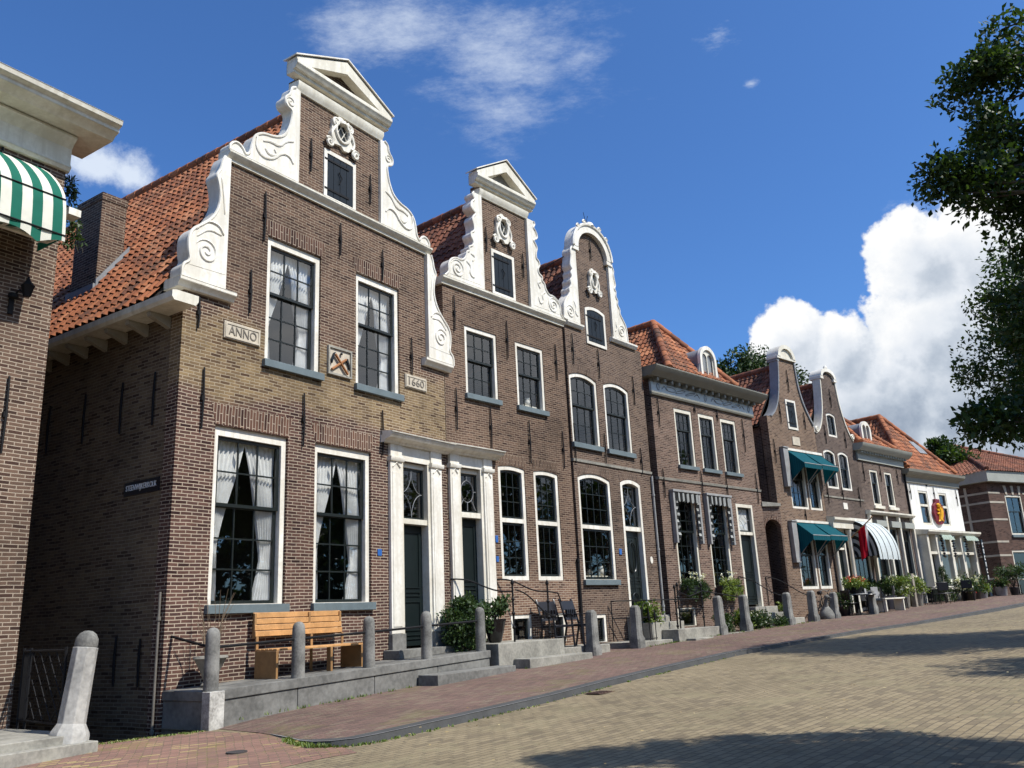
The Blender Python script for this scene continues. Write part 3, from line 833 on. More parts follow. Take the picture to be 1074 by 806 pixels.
# left eaves: gutter box and soffit brackets
mb = MB(); mb.mould(-10.4, .42, [(-.45, 5.105), (-.49, 5.16), (-.49, 5.26), (-.42, 5.28), (-.004, 5.28), (-.004, 5.18), (-.05, 5.105)])
mb.v = [(y*1.0-.0, -x, z) for x, y, z in mb.v]
mb2 = MB(); mb2.v = [(x+.0, y, z) for x, y, z in mb.v]; mb2.f = mb.f; mb2.uv = mb.uv
H.part(mb2, 'gutter', CREAM)
for i in range(16):
    mb = MB(); mb.prism([(-.40, 5.10), (-.38, 5.03), (-.01, 4.90), (-.01, 5.10)], .3+i*.62, .40+i*.62); H.part(mb, 'eaves_bracket', SOFFIT)
for v, z0, z1 in ((1.55, 3.3, 4.2), (.62, 3.3, 4.2), (2.7, 3.3, 4.2), (3.9, 3.3, 4.2), (1.2, -.75, .0), (.55, -.75, -.05)):
    mb = MB(); mb.tube([(-.03, v, z0), (-.04, v, (z0+z1)/2), (-.03, v, z1)], [.016, .022, .016], 6); H.part(mb, 'wall_anchor', IRON)
# chimney on the left slope
mb = MB(); mb.box(.40, .93, 3.5, 4.42, 5.9, 8.60); mb.box(.385, .945, 3.485, 4.435, 8.5, 8.66)
o = H.part(mb, 'chimney', B1, bevel=.01)
mb = MB(); mb.prism([(.38, 6.45), (1.02, 7.42), (1.02, 7.66), (.38, 6.75)], 3.45, 3.495); mb.box(.33, .398, 3.46, 4.46, 6.40, 6.66); H.part(mb, 'lead_flashing', LEAD, o)
H1 = H

# ================================================================== HOUSE 2
H = House('gabled_house', 'brown neck-gabled house between the 1660 house and the round-topped gable', F2)
W2, C2 = 4.66, 2.34
for a, b in ((1.72, 2.72), (3.06, 4.06)):
    window(H, a, b, .84, 3.56, rise=.05, fw=.10, ft=.10, fb=.10, zm=2.24, ru=3, rl=3, white_mid=True, sill=False, bar=.02)
    flat_arch(H, a, b, 3.57, 3.83, .06, B2)
for a, b in ((.71, 1.86), (2.59, 3.72)):
    window(H, a, b, 5.14, 6.84, fw=.085, ft=.10, zm=6.0, ru=2, rl=2, bar=.02, sillz=.13)
portal(H, .03, 1.44, .32, 1.14, -.52, 3.30, 3.62, 3.80, 2.22, 2.34, -.42, 'oval')
# low cellar windows
for a, b in ((1.96, 2.72), (3.55, 4.05)):
    window(H, a, b, -.62, .06, fw=.09, ft=.09, cols=1, ru=1, sill=False)
H.front([(0, -2.2), (W2, -2.2), (W2, 7.72), (3.25, 7.72), (3.25, 10.85), (C2, 11.5), (1.43, 10.85), (1.43, 7.72), (0, 7.72)], B2)
H.body(W2, 9.5, 6.7, B1S)
H.floors(W2, 9.5, (-.4, 4.1))
gable_roof(H, C2, 10.95, -.12, 6.85, 4.80, 6.85, .28, 9.6, TILED)
mb = MB(); mb.mould(-.08, W2+.02, [(.2, 7.70), (-.05, 7.70), (-.05, 7.75), (-.09, 7.78), (-.13, 7.83), (-.13, 7.88), (.2, 7.90)]); H.part(mb, 'cornice', CREAM, bevel=.004)
mb = MB(); mb.mould(1.36, 3.32, [(.2, 10.50), (-.04, 10.50), (-.06, 10.55), (-.10, 10.62), (-.10, 10.70), (.2, 10.71)]); H.part(mb, 'neck_moulding', CREAM, bevel=.004)
pediment(H, C2, 1.17, 10.78, 11.10, 11.78)
L2 = [(.02, 7.91), (.10, 7.98), (.16, 8.05), (.14, 8.22), (.24, 8.40), (.45, 8.48), (.62, 8.46), (.78, 8.60), (.80, 8.76), (.92, 8.80), (.88, 8.92), (1.04, 8.98), (1.07, 9.12), (.97, 9.22), (1.0, 9.35), (1.12, 9.40), (1.10, 9.6), (1.04, 9.72), (1.12, 9.84), (1.20, 9.92), (1.08, 9.98), (1.0, 10.06), (1.06, 10.22), (1.18, 10.3), (1.08, 10.42), (1.14, 10.5)]
rel2 = [([(p[0], p[2]) for p in spiral((.46, 8.2), .24, 2.2, 0, -1, .4)], .032), (densify([(.78, 8.5), (.95, 8.4), (.88, 8.2), (1.05, 8.1), (1.1, 8.3)]), .03), (densify([(.95, 8.75), (1.12, 8.7), (1.0, 8.55)]), .028), ([(.2, 8.0), (1.3, 8.0)], .02)]
scroll(H, L2, [(1.428, 10.5), (1.428, 7.91)], rel2, -.08, .22)
scroll(H, [(2*C2-u, z) for u, z in L2], [(2*C2-1.428, 10.5), (2*C2-1.428, 7.91)], [([(2*C2-p[0], p[1]) for p in q], r) for q, r in rel2], -.08, .22)
cartouche(H, 2.26, 9.33, 10.22, .46)
hatch(H, 1.78, 2.68, 7.92, 9.17)
for u, a, b in ((.35, 6.6, 7.5), (2.25, 6.3, 7.3), (4.25, 6.1, 7.1), (.33, 4.2, 5.2), (1.5, 3.9, 4.95), (2.95, 3.7, 4.8), (4.33, 3.7, 4.7), (1.6, 9.0, 9.7), (3.05, 8.7, 9.4)): anchor(H, u, a, b)
gutter_pipe(H, W2-.02, -.05, -.6, 1.4, IRON, .035)
mb = MB(); mb.tube([(1.2, .1, 9.9), (.3, 1.6, 9.5)], .012, 5); H.part(mb, 'iron_stay', IRON)
H2 = H

# ================================================================== HOUSE 3: neck gable with a round white top
H = House('gabled_house', 'narrow brick house with round white gable top and ornate black door', F3)
W3 = 3.93; C3 = 1.52
window(H, .15, 1.68, .86, 3.68, rise=.13, fw=.10, ft=.10, zm=2.24, ru=3, rl=3, white_mid=True, cols=4, bar=.02)
for a, b in ((.05, 1.36), (1.71, 3.02)):
    window(H, a, b, 4.48, 6.50, rise=.13, fw=.09, ft=.10, zm=5.55, ru=2, rl=2, bar=.02)
window(H, .47, 1.03, -.72, -.02, fw=.09, ft=.09, cols=1, ru=1, sill=False)
# door with arched light over it
H.holes.append(arch_poly(2.19, 3.24, -.3, 3.68, .11))
mb = MB(); mb.prism(arch_poly(2.193, 3.237, -.297, 3.677, .11), .0, .24, [arch_poly(2.29, 3.14, -.29, 3.58, .09)]); mb.box(2.29, 3.14, .03, .24, 2.22, 2.34); H.part(mb, 'door_frame', WHITE)
fanlight(H, 2.295, 3.135, 2.345, 3.50, .1, 'star'); panel_door(H, 2.295, 3.135, -.2, 2.215, .14, SASH, True)
for a, b, z in ((.15, 1.68, 3.70), (2.19, 3.24, 3.70), (.05, 1.36, 6.52), (1.71, 3.02, 6.52)):
    mb = MB(); p = arch_poly(a-.05, b+.05, z-.12, z+.22, .12); q = arch_poly(a, b, z-.13, z-.01, .12)
    mb.prism(p[2:]+q[2:][::-1], -.006, .04); mb.swap_uv(); H.part(mb, 'segmental_brick_arch', B3)
H.front([(0, -2.0), (W3, -2.0), (W3, 7.82), (2.36, 7.82), (2.36, 10.35), (2.2, 10.8), (1.9, 11.05), (1.52, 11.15), (1.14, 11.05), (.84, 10.8), (.68, 10.35), (.68, 7.82), (0, 7.82)], B3)
H.body(W3, 9.0, 6.7, B1S); H.floors(W3, 9.0, (-.3, 4.1))
gable_roof(H, C3+.2, 10.55, -.5, 6.95, 4.0, 6.75, .28, 9.1, TILED)
mb = MB(); mb.mould(-.02, W3+.01, [(.1, 3.96), (-.03, 3.96), (-.04, 4.03), (.1, 4.05)]); H.part(mb, 'string_course', STONE2)
for a, b in ((-.15, .80), (2.24, 3.62)):
    mb = MB(); mb.mould(a if a > 0 else a+.18, b, [(.3, 7.80), (-.06, 7.80), (-.12, 7.88), (-.12, 7.93), (.3, 7.95)]); H.part(mb, 'shoulder_stone', WHITE)
L3 = [(-.1, 7.96), (-.08, 8.12), (-.06, 8.4), (.08, 8.6), (.26, 8.78), (.22, 8.92), (.36, 9.05), (.30, 9.2), (.42, 9.3), (.36, 9.46), (.46, 9.55), (.36, 9.66), (.40, 9.85), (.44, 10.0), (.40, 10.15), (.50, 10.3)]
rel3 = [([(p[0], p[2]) for p in spiral((.22, 8.22), .2, 2, 0, -1, .4)], .03), (densify([(.42, 8.6), (.52, 8.4), (.45, 8.25), (.58, 8.15)]), .028)]
scroll(H, L3, [(.678, 10.36), (.678, 7.96)], rel3, -.08, .22)
scroll(H, [(2*C3-u, z) for u, z in L3], [(2*C3-.678, 10.36), (2*C3-.678, 7.96)], [([(2*C3-p[0], p[1]) for p in q], r) for q, r in rel3], -.08, .22)
mb = MB()
def hood(r, x): return [(C3+r*math.cos(PI*i/16)*1.0, 10.36+r*math.sin(PI*i/16)*x) for i in range(17)]
mb.prism(hood(1.0, .92)+hood(.74, .88)[::-1], -.13, .2); mb.tube([(x, -.13, z) for x, z in hood(.98, .92)], .05, 6)
mb.box(.50, .80, -.12, .2, 10.24, 10.36); mb.box(2.24, 2.54, -.12, .2, 10.24, 10.36)
o = H.part(mb, 'round_gable_hood', WHITE, sharp=40)
mb = MB(); mb.lathe([(.05, 0), (.16, .05), (.12, .14), (.03, .2)], (C3, -.05, 11.22), 10)
for k in (-.75, -.4, .4, .75): mb.tube(spiral((C3+k*.95, 10.42+.9*math.sqrt(1-k*k)), .09, 1.3, -.15, 1 if k > 0 else -1, 0, 20), .028, 5)
H.part(mb, 'carved_crest', WHITE, o, sharp=60)
cartouche(H, 1.53, 9.02, 9.86, .36)
hatch(H, 1.02, 2.02, 7.48, 8.66, .1)
for u, a, b in ((.28, 6.7, 7.6), (1.52, 6.5, 7.4), (3.3, 6.0, 6.9), (-.1+.18, 3.9, 5.0), (1.52, 4.05, 4.9), (3.4, 3.9, 4.7), (1.52, 10.2, 10.8)): anchor(H, u, a, b)
mb = MB(); mb.tube([(.5, .1, 10.1), (-.4, 1.2, 9.3)], .014, 5); H.part(mb, 'iron_stay', IRON)
mb = MB(); mb.tube([(C3, .05, 11.4), (C3-.1, .05, 11.75)], .008, 4); mb.tube([(C3, .05, 11.4), (C3+.12, .05, 11.7)], .008, 4); H.part(mb, 'iron_finial', IRON)
gutter_pipe(H, W3-.05, -.05, -.2, 3.9, GREYIRON, .035)
H3 = H
# ================================================================== HOUSE 4: flat cornice, hipped roof, round dormer
H = House('cornice_house', 'brick house with a painted wooden cornice, hipped orange roof and round-topped dormer', F4)
W4 = 5.98
for a, b in ((1.16, 2.14), (2.53, 3.47), (3.86, 4.82)):
    window(H, a, b, 4.40, 6.26, fw=.085, ft=.12, zm=5.55, ru=2, rl=3, bar=.02, sillz=.12, fmat=CREAM)
for a, b in ((.62, 1.80), (2.46, 3.62)):
    window(H, a, b, .62, 3.42, fw=.085, ft=.10, zm=2.3, ru=3, rl=4, bar=.02, sill=False, fmat=CREAM)
window(H, .36, 1.30, -.48, .06, fw=.08, ft=.08, cols=1, ru=1, sill=False, fmat=CREAM)
H.holes.append(arch_poly(4.24, 5.30, -.05, 3.36))
mb = MB(); mb.prism(arch_poly(4.243, 5.297, -.047, 3.357), .0, .24, [arch_poly(4.34, 5.20, -.04, 3.25)]); mb.box(4.34, 5.20, .03, .24, 2.33, 2.43); H.part(mb, 'door_frame', CREAM)
fanlight(H, 4.345, 5.195, 2.435, 3.245, .1, 'star'); panel_door(H, 4.345, 5.195, .05, 2.325, .14, DOOR, False)
mb = MB(); mb.add([(4.4, .17, 2.5), (5.15, .17, 2.5), (5.15, .17, 3.2), (4.4, .17, 3.2)], [(0, 1, 2, 3)]); H.part(mb, 'door_net_curtain', CURT)
H.front([(0, -1.8), (W4, -1.8), (W4, 7.0), (0, 7.0)], B4)
H.body(W4, 8.5, 6.6, B4); H.floors(W4, 8.5, (-.1, 3.9))
mb = MB()
mb.mould(-.05, W4+.03, [(.0, 6.52), (-.07, 6.52), (-.09, 6.57), (-.08, 6.62), (-.08, 7.0), (-.12, 7.05), (.0, 7.05)])
mb.mould(-.34, W4+.34, [(.3, 7.05), (-.30, 7.05), (-.34, 7.10), (-.46, 7.16), (-.50, 7.2), (-.56, 7.30), (-.56, 7.34), (.3, 7.37)])
for i in range(16): mb.box(.05+i*.385, .15+i*.385, -.26, -.09, 6.93, 7.045)
o = H.part(mb, 'main_cornice', CORN_GREY, bevel=.004)
mb = MB(); mb.box(-.052, W4+.032, -.083, -.0, 6.63, 6.925); H.part(mb, 'frieze', FRIEZE, o)
mb = MB()
for c0 in (1.55, 4.35):
    for k in range(3): mb.tube([(c0-.85+k*.55+.27*(1+math.cos(2*PI*i/20)), -.088, 6.80+.075*math.sin(2*PI*i/20+k)) for i in range(21)], .012, 5)
    for sg in (-1, 1): mb.tube(densify([(c0+sg*.75, -.088, 6.75), (c0+sg*.95, -.088, 6.86), (c0+sg*1.05, -.088, 6.74)]) if False else [(c0+sg*.75, -.088, 6.76), (c0+sg*.92, -.088, 6.86), (c0+sg*1.05, -.088, 6.75)], .014, 5)
for c0 in (.3, 2.95, 5.7): mb.tube([(c0+.06*math.cos(2*PI*i/16), -.088, 6.80+.11*math.sin(2*PI*i/16)) for i in range(17)], .012, 5)
H.part(mb, 'frieze_ornament', LEAD, o)
mb = MB()
ZR4, UR4, VR4 = 9.95, 3.0, 1.75
hipL = Vector((UR4+.15, 0, ZR4-6.05)); dl = hipL.normalized(); 
pl = Vector((-.15, -.05, 6.05)); pr = Vector((W4+.15, -.05, 6.05)); rd = Vector((UR4, VR4, ZR4))
# left slope clipped along the hip, front slope clipped along both hips
nL = Vector((UR4+.15, -(VR4+.05)*0-0, 0))
def hip_roof(mb, u0, u1, ze, ur, vr, zr, depth, zef=None, vf=-.25):
    zef = ze if zef is None else zef
    A = Vector((u0, 0, ze)); L = Vector((ur-u0, 0, zr-ze)); R = Vector((ur-u1, 0, zr-ze)); Fv = Vector((0, vr-vf, zr-zef))
    pk = Vector((ur, vr, zr))
    # hip lines: intersection of side plane and front plane through the peak
    nl = Vector((0, 1, 0)).cross(L).normalized(); nr_ = Vector((0, 1, 0)).cross(R).normalized(); nf = Vector((1, 0, 0)).cross(Fv).normalized()
    hl = nl.cross(nf).normalized(); hr = nr_.cross(nf).normalized()
    if hl.z > 0: hl = -hl
    if hr.z > 0: hr = -hr
    cutl = Vector((hl.y, -hl.x, 0)); cutr = Vector((hr.y, -hr.x, 0))
    if cutl.dot(Vector((0, -1, 0))) < 0: cutl = -cutl
    if cutr.dot(Vector((0, -1, 0))) < 0: cutr = -cutr
    for base, V_, cu in ((u0, L, cutl), (u1, R, cutr)):   # above the cornice the side slopes run forward to the hips, below it they stop behind the front wall
        roof_slope(mb, (base, vf-.2, ze), (0, 1, 0), V_, depth-vf, V_.length, clips=[(pk, cu), ((0, 0, zef), (0, 0, -1))])
        roof_slope(mb, (base, vf-.2, ze), (0, 1, 0), V_, depth-vf, V_.length, clips=[(pk, cu), ((0, 0, zef), (0, 0, 1)), ((0, .31, 0), (0, -1, 0))])
    roof_slope(mb, (u0-1, vf, zef), (1, 0, 0), Fv, u1-u0+2, Fv.length, clips=[(pk, -cutl), (pk, -cutr)])
    tl = (vf-pk.y)/hl.y if abs(hl.y) > 1e-6 else 1
    for h in (hl, hr):
        t = (zef+.05-pk.z)/h.z
        ridge_tiles(mb, pk+h*t+Vector((0, 0, .05)), pk+Vector((0, 0, .05)))
    ridge_tiles(mb, pk+Vector((0, 0, .05)), (ur, depth, zr+.05))
hip_roof(mb, -.15, W4+.15, 6.1, UR4, VR4, ZR4, 8.6, 7.42, -.15)
o = H.part(mb, 'roof', TILE, sharp=50)
# dormer
c = 3.62; yf = .10
mb = MB(); mb.prism(arch_poly(c-.46, c+.46, 7.4, 8.74, .44, 16), yf+.06, 2.4); H.part(mb, 'dormer', LEAD, sharp=40)
d = H.part((lambda m: (m.prism(arch_poly(c-.50, c+.50, 7.38, 8.80, .48, 16), yf-.06, yf+.058, [arch_poly(c-.38, c+.38, 7.5, 8.66, .36, 16)]), m)[1])(MB()), 'dormer_front', WHITE)
mb = MB(); mb.prism(arch_poly(c-.375, c+.375, 7.51, 8.65, .355, 16), yf-.0, yf+.03, [arch_poly(c-.32, c-.02, 7.62, 8.52, .2), arch_poly(c+.02, c+.32, 7.62, 8.52, .2)]); H.part(mb, 'sash', CREAM, d)
mb = MB(); q = arch_poly(c-.35, c+.35, 7.55, 8.60, .33, 12); mb.add([(x, yf+.02, z) for x, z in q], [tuple(range(len(q)))]); H.part(mb, 'pane', GLASS, d)
mb = MB(); mb.prism([(c-.8, 7.38), (c-.52, 7.38), (c-.52, 8.1)], yf-.02, yf+.05); mb.prism([(c+.52, 7.38), (c+.8, 7.38), (c+.52, 8.1)], yf-.02, yf+.05); H.part(mb, 'dormer_cheek', LEAD, d)
mb = MB(); mb.mould(-.01, W4+.01, [(.1, 3.86), (-.03, 3.86), (-.05, 3.93), (.1, 3.95)]); H.part(mb, 'string_course', STONE2)
for u, a, b in ((.28, 5.5, 6.45), (1.9+.42, 6.2, 6.5), (5.25, 5.2, 6.4), (3.66, 6.1, 6.5), (2.3, 3.55, 4.3), (3.78, 3.5, 4.2), (.22, 3.3, 4.2), (5.72, 3.4, 4.5)): anchor(H, u, a, b)
H4 = H

# valances with side flaps over the two windows of house 4
def valance(u0, u1, z0, z1, label):
    t = thing('window_valance', label, 'awning', F4.at((u0+u1)/2, .0, z0), F4.rot, 'checked window valances')
    w = (u1-u0)/2
    mb = MB(); mb.box(-w-.11, -w-.02, -.14, -.003, 0, z1-z0); mb.box(w+.02, w+.11, -.14, -.003, 0, z1-z0); mb.box(-w-.13, w+.13, -.17, -.003, z1-z0, z1-z0+.07)
    mb.build('blind_box', GREYIRON, t, bevel=.006)
    n = 30; mb = MB()
    mb.sheet(lambda a, b: (-w+2*w*a, -.15-.015*math.sin(a*60), z1-z0-.02-(.24+.05*abs(math.sin(a*PI*9)))*b), n*2, 3, None)
    mb.uv = [[(-w+2*w*x, y) for x, y in q] for q in mb.uv]
    o = mb.build('valance', CHECK, t)
    for sg in (-1, 1):
        mb = MB(); mb.sheet(lambda a, b: (sg*(w-.0)-sg*.14*a*(.8+.2*math.sin(b*30)), -.13+.02*math.sin(b*25), (z1-z0-.06)*(1-.93*b)), 4, 40)
        mb.uv = [[(y*1.7, x) for x, y in q] for q in mb.uv]
        mb.build('side_flap', CHECK, t)
valance(.60, 1.84, 1.95, 3.50, 'dark and white checked valance over the window nearest the dark gap')
valance(2.44, 3.66, 1.95, 3.50, 'dark and white checked valance over the window beside the green door')

# ================================================================== passage between house 4 and house 5
H = House('passage_wall', 'narrow brick wall with a dark arched passage left of the teal awnings', Frame(F4.at(W4+.004, -.03).x, F4.at(W4+.004, -.03).y, 75, -.75), 'wall')
H.holes.append(arch_poly(.05, .66, -1.0, 2.90, .30, 12))
H.front([(0, -1.5), (.72, -1.5), (.72, 3.35), (0, 3.35)], B4, .25)
mb = MB(); mb.prism([(0, 3.35), (.72, 3.35), (.72, 3.45), (0, 3.52)], -.08, .3); H.part(mb, 'coping', STONE2)
mb = MB(); mb.prism(arch_poly(0.0, .71, 2.2, 3.02, .35, 12)[2:]+arch_poly(.05, .66, 2.2, 2.90, .30, 12)[2:][::-1], -.01, .03); mb.swap_uv(); H.part(mb, 'brick_arch', BSOLD)
mb = MB(); mb.box(.0, .72, 2.4, 2.5, -1.5, 3.04); mb.box(.0, .72, .255, 2.5, 3.05, 3.2); mb.box(.70, .76, .255, 2.39, -1.5, 3.04); H.part(mb, 'passage_dark_lining', B6)  # end, side and unseen roof added to keep the passage dark
t = thing('eaves_gutter', 'short white gutter end sticking out high in the gap beside the cornice house', 'gutter', F4.at(W4+.55, -1.3, 4.75), F4.rot)
mb = MB(); mb.mould(-.45, .45, [(.0, 0), (-.14, 0), (-.18, .12), (0, .12)]); mb.build('gutter_box', WHITE, t)
t = thing('eaves_gutter', 'short white gutter end in the dark gap beside the round-topped gable', 'gutter', F3.at(W3+.2, -.55, 4.98), F3.rot)
mb = MB(); mb.mould(-.16, .24, [(.6, 0), (-.14, 0), (-.18, .12), (.6, .12)]); mb.build('gutter_box', WHITE, t)
# fence door that closes the dark gap between house 3 and house 4
t = thing('alley_door', 'narrow black door in the gap right of the round-topped gable house', 'door', F3.at(W3+.02, -.25, -.9), F3.rot)
mb = MB(); mb.box(.02, .36, 0, .06, 0, 3.0); mb.build('door_leaf', SASH, t)
mb = MB(); mb.box(.36, .42, -.05, .05, 0, 2.9); mb.build('door_post', CREAM, t)

# ================================================================== HOUSE 5: plain neck gable with teal awnings
H = House('gabled_house', 'brown brick gable house with a plain grey-white rounded top and teal awnings', F5)
W5 = 3.31
hatch(H, 1.38, 2.08, 6.42, 7.58)
for a, b in ((.98, 2.16), (2.26, 3.40-.25)):
    window(H, a-.0, b, 3.40, 5.52, fw=.09, ft=.09, fb=.08, zm=4.5, ru=2, rl=2, bar=.02, sill=False)
    window(H, a-.05, b-.05, .50, 2.85, fw=.09, ft=.09, fb=.10, zm=1.7, ru=2, rl=2, bar=.02, sill=False)
g = densify([(.30, 6.78), (.62, 7.0), (.92, 7.45), (1.13, 8.2), (1.28, 9.2)])
gr = densify([(3.22, 6.72), (3.0, 7.0), (2.66, 7.5), (2.42, 8.2), (2.36, 9.2)])
H.front([(0, -1.6), (W5, -1.6), (W5, 6.7)]+gr+g[::-1]+[(0, 6.78)], B5, .35)
H.body(W5, 8.5, 6.4, B6); H.floors(W5, 8.5, (-.2, 3.1))
gable_roof(H, 1.8, 9.0, -.15, 6.5, 3.5, 6.5, .34, 8.6, TILED)
mb = MB(); mb.prism(g+[(u-.05, z+.03) for u, z in g][::-1], -.04, .34); mb.box(1.18, 1.34, -.03, .4, 9.1, 9.2); H.part(mb, 'gable_coping', LEAD)
mb = MB(); mb.prism(gr+[(u+.07, z+.03) for u, z in gr][::-1], -.05, .40); H.part(mb, 'gable_coping', LEAD)
mb = MB(); mb.box(1.16, 2.48, -.08, .42, 9.20, 9.28)
c = 1.82
mb.prism([(c+.62*math.cos(PI*i/14), 9.28+.52*math.sin(PI*i/14)) for i in range(15)]+[(c+.44*math.cos(PI*i/14), 9.285+.36*math.sin(PI*i/14)) for i in range(15)][::-1], -.10, .42)
mb.prism([(c+.45*math.cos(PI*i/14), 9.285+.37*math.sin(PI*i/14)) for i in range(15)], -.02, .30)
H.part(mb, 'rounded_gable_top', CREAM, sharp=40)
mb = MB(); mb.box(1.55, 2.06, -.03, .02, 5.82, 6.14); H.part(mb, 'date_stone', PALESTONE)
for u, a, b in ((1.75, 7.9, 8.8), (.9, 6.6, 7.4), (2.6, 6.5, 7.2), (.2, 5.0, 5.9), (1.75, 2.95, 3.4)): anchor(H, u, a, b)
H5 = H

def awning(fr, u0, u1, ztop, zfront, off, label, group, mat=TEAL):
    t = thing('window_awning', label, 'awning', fr.at(u0, .0, ztop), fr.rot, group)
    w = u1-u0; dz = zfront-ztop
    mb = MB(); zb = -1.15
    # sloping roof, front valance, closed cheek towards the west
    mb.sheet(lambda a, b: (w*a, -.06-(off-.06)*b, dz*b-.03*math.sin(b*PI)), 10, 6)
    mb.uv = [[(x*w, y) for x, y in q] for q in mb.uv]
    m2 = MB(); m2.sheet(lambda a, b: (w*a, -off-.005, dz-.16*b-.02*abs(math.sin(a*PI*7))*b), 42, 2); m2.uv = [[(x*w, y) for x, y in q] for q in m2.uv]
    mb.add(m2.v, m2.f, m2.uv)
    for xx in (0.0, w):
        pts = [(xx, -.06, 0), (xx, -off, dz), (xx, -off, dz-.14), (xx, -.06, zb)]
        nseg = 14
        for i in range(nseg):
            a, b = i/nseg, (i+1)/nseg
            y0, y1 = -.06-(off-.06)*a, -.06-(off-.06)*b
            mb.add([(xx, y0, dz*a), (xx, y1, dz*b), (xx, y1, zb+(dz-.14-zb)*b), (xx, y0, zb+(dz-.14-zb)*a)], [(0, 1, 2, 3)], [[(i*.08, 0), ((i+1)*.08, 0), ((i+1)*.08, 1), (i*.08, 1)]])
    mb.build('canopy', mat, t)
    mb = MB(); mb.box(-.04, w+.04, -.10, -.003, .0, .09); mb.build('head_box', WHITE, t)
    mb = MB(); mb.tube([(.0, -off, dz-.0), (w, -off, dz-.0)], .018, 6); mb.build('front_bar', GREYIRON, t)
    for xx in (.06, w-.06):
        mb = MB(); mb.tube([(xx, -.04, zb-.05), (xx, -off, dz)], .018, 6); mb.build('arm', GREYIRON, t)
    return t
GA = 'teal awnings on the gable house'
awning(F5, .98, 2.19, 5.55, 4.98, .70, 'teal awning over the left upstairs window, below the small date stone', GA)
awning(F5, 2.23, 3.42, 5.55, 5.0, .70, 'teal awning over the right upstairs window, next to the dark gable house', GA)
awning(F5, .93, 2.13, 2.88, 2.36, .68, 'teal awning over the left ground floor window, beside the arched passage', GA)
awning(F5, 2.17, 3.40, 2.88, 2.38, .68, 'teal awning over the right ground floor window, next to the columned doorway', GA)
for z0, z1, zz in ((4.16, 5.6, 'upstairs'), (1.43, 2.88, 'ground floor')):
    t = thing('awning_guide', 'grey upright guide board left of the %s teal awnings' % zz, 'awning board', F5.at(.74 if z0 > 3 else .66, .0, z0), F5.rot)
    mb = MB(); mb.box(-.16, .16, -.16, -.003, 0, z1-z0); mb.box(-.18, .18, -.19, -.003, z1-z0, z1-z0+.05); mb.build('board', GREYIRON, t, bevel=.01)

# ================================================================== HOUSE 6: dark neck gable
H = House('gabled_house', 'dark brick gable house with white-edged top and a columned doorway', F6)
W6 = 3.39
window(H, 1.16, 1.94, 6.47, 7.46, rise=.08, fw=.08, ft=.08, fb=.08, cols=2, ru=2, sill=False)
for a, b in ((.48, 1.44), (1.68, 2.58)):
    window(H, a, b, 4.33, 5.90, rise=.12, fw=.09, ft=.09, fb=.08, zm=5.2, cols=2, ru=1, rl=2, sill=False)
window(H, 1.80, 3.25, -.35, 2.95, fw=.10, ft=.1, fb=.1, zm=2.0, cols=3, ru=1, rl=2, white_mid=True, sill=False)
H.holes.append(arch_poly(.25, 1.25, -.6, 2.75))
mb = MB(); mb.prism(arch_poly(.253, 1.247, -.597, 2.747), .0, .24, [arch_poly(.35, 1.15, -.59, 2.65)]); mb.box(.35, 1.15, .03, .24, 1.95, 2.03); H.part(mb, 'door_frame', CREAM)
fanlight(H, .352, 1.148, 2.032, 2.648, .1, 'oval'); panel_door(H, .352, 1.148, -.5, 1.948, .14)
mb = MB()
for x in (.14, 1.36): mb.lathe([(.10, -.45), (.10, -.3), (.085, -.25), (.075, 2.55), (.11, 2.6), (.12, 2.72)], (x, -.12, 0), 14)
mb.mould(-.05, 1.6, [(.0, 2.74), (-.25, 2.74), (-.25, 2.95), (-.34, 3.05), (-.34, 3.14), (0, 3.2)])
H.part(mb, 'columned_doorway', CREAM, sharp=40)
g = densify([(.10, 6.46), (.42, 6.6), (.76, 7.1), (.98, 7.9), (1.10, 8.95)])
gr = densify([(3.22, 6.46), (3.02, 6.62), (2.70, 7.1), (2.40, 7.9), (2.28, 8.95)])
H.front([(0, -1.4), (W6, -1.4), (W6, 6.4)]+gr+[(2.0, 9.2), (1.4, 9.2)]+g[::-1]+[(0, 6.4)], B6, .35)
H.body(W6, 8.5, 6.2, B6); H.floors(W6, 8.5, (-.2, 3.4))
gable_roof(H, 1.69, 8.75, -.05, 6.4, 3.45, 6.4, .34, 8.6, TILED)
for gg, sg in ((g, -1), (gr, 1)):
    mb = MB(); mb.prism(gg+[(u+sg*.06, z+.02) for u, z in gg][::-1], -.04, .30); x = gg[0][0]; mb.tube(spiral((x-sg*.03, gg[0][1]+.16), .12, 1.3, -.04, -sg, .3, 20), .04, 6); H.part(mb, 'gable_coping', CREAM)
mb = MB(); c = 1.69
mb.prism([(c+.66*math.cos(PI*i/14), 8.97+.40*math.sin(PI*i/14)) for i in range(15)]+[(c+.5*math.cos(PI*i/14), 8.97+.25*math.sin(PI*i/14)) for i in range(15)][::-1], -.1, .42); mb.box(1.0, 1.24, -.09, .42, 8.86, 8.965); mb.box(2.14, 2.38, -.09, .42, 8.86, 8.965)
mb.lathe([(.05, 0), (.09, .05), (.04, .14)], (c, 0, 9.36), 8)
H.part(mb, 'rounded_gable_top', WHITE, sharp=40)
mb = MB(); mb.box(1.50, 1.84, -.03, .02, 3.55, 3.80); H.part(mb, 'name_stone', WHITE)
mb = MB(); mb.mould(0.0, W6, [(.1, 3.96), (-.03, 3.96), (-.04, 4.02), (.1, 4.04)]); H.part(mb, 'string_course', STONE2)
for u, a, b in ((1.69, 7.7, 8.5), (.8, 6.1, 6.9), (2.5, 6.1, 6.8), (.3, 3.7, 4.5), (1.55, 3.9, 4.4), (3.0, 3.7, 4.5)): anchor(H, u, a, b)
H6 = H
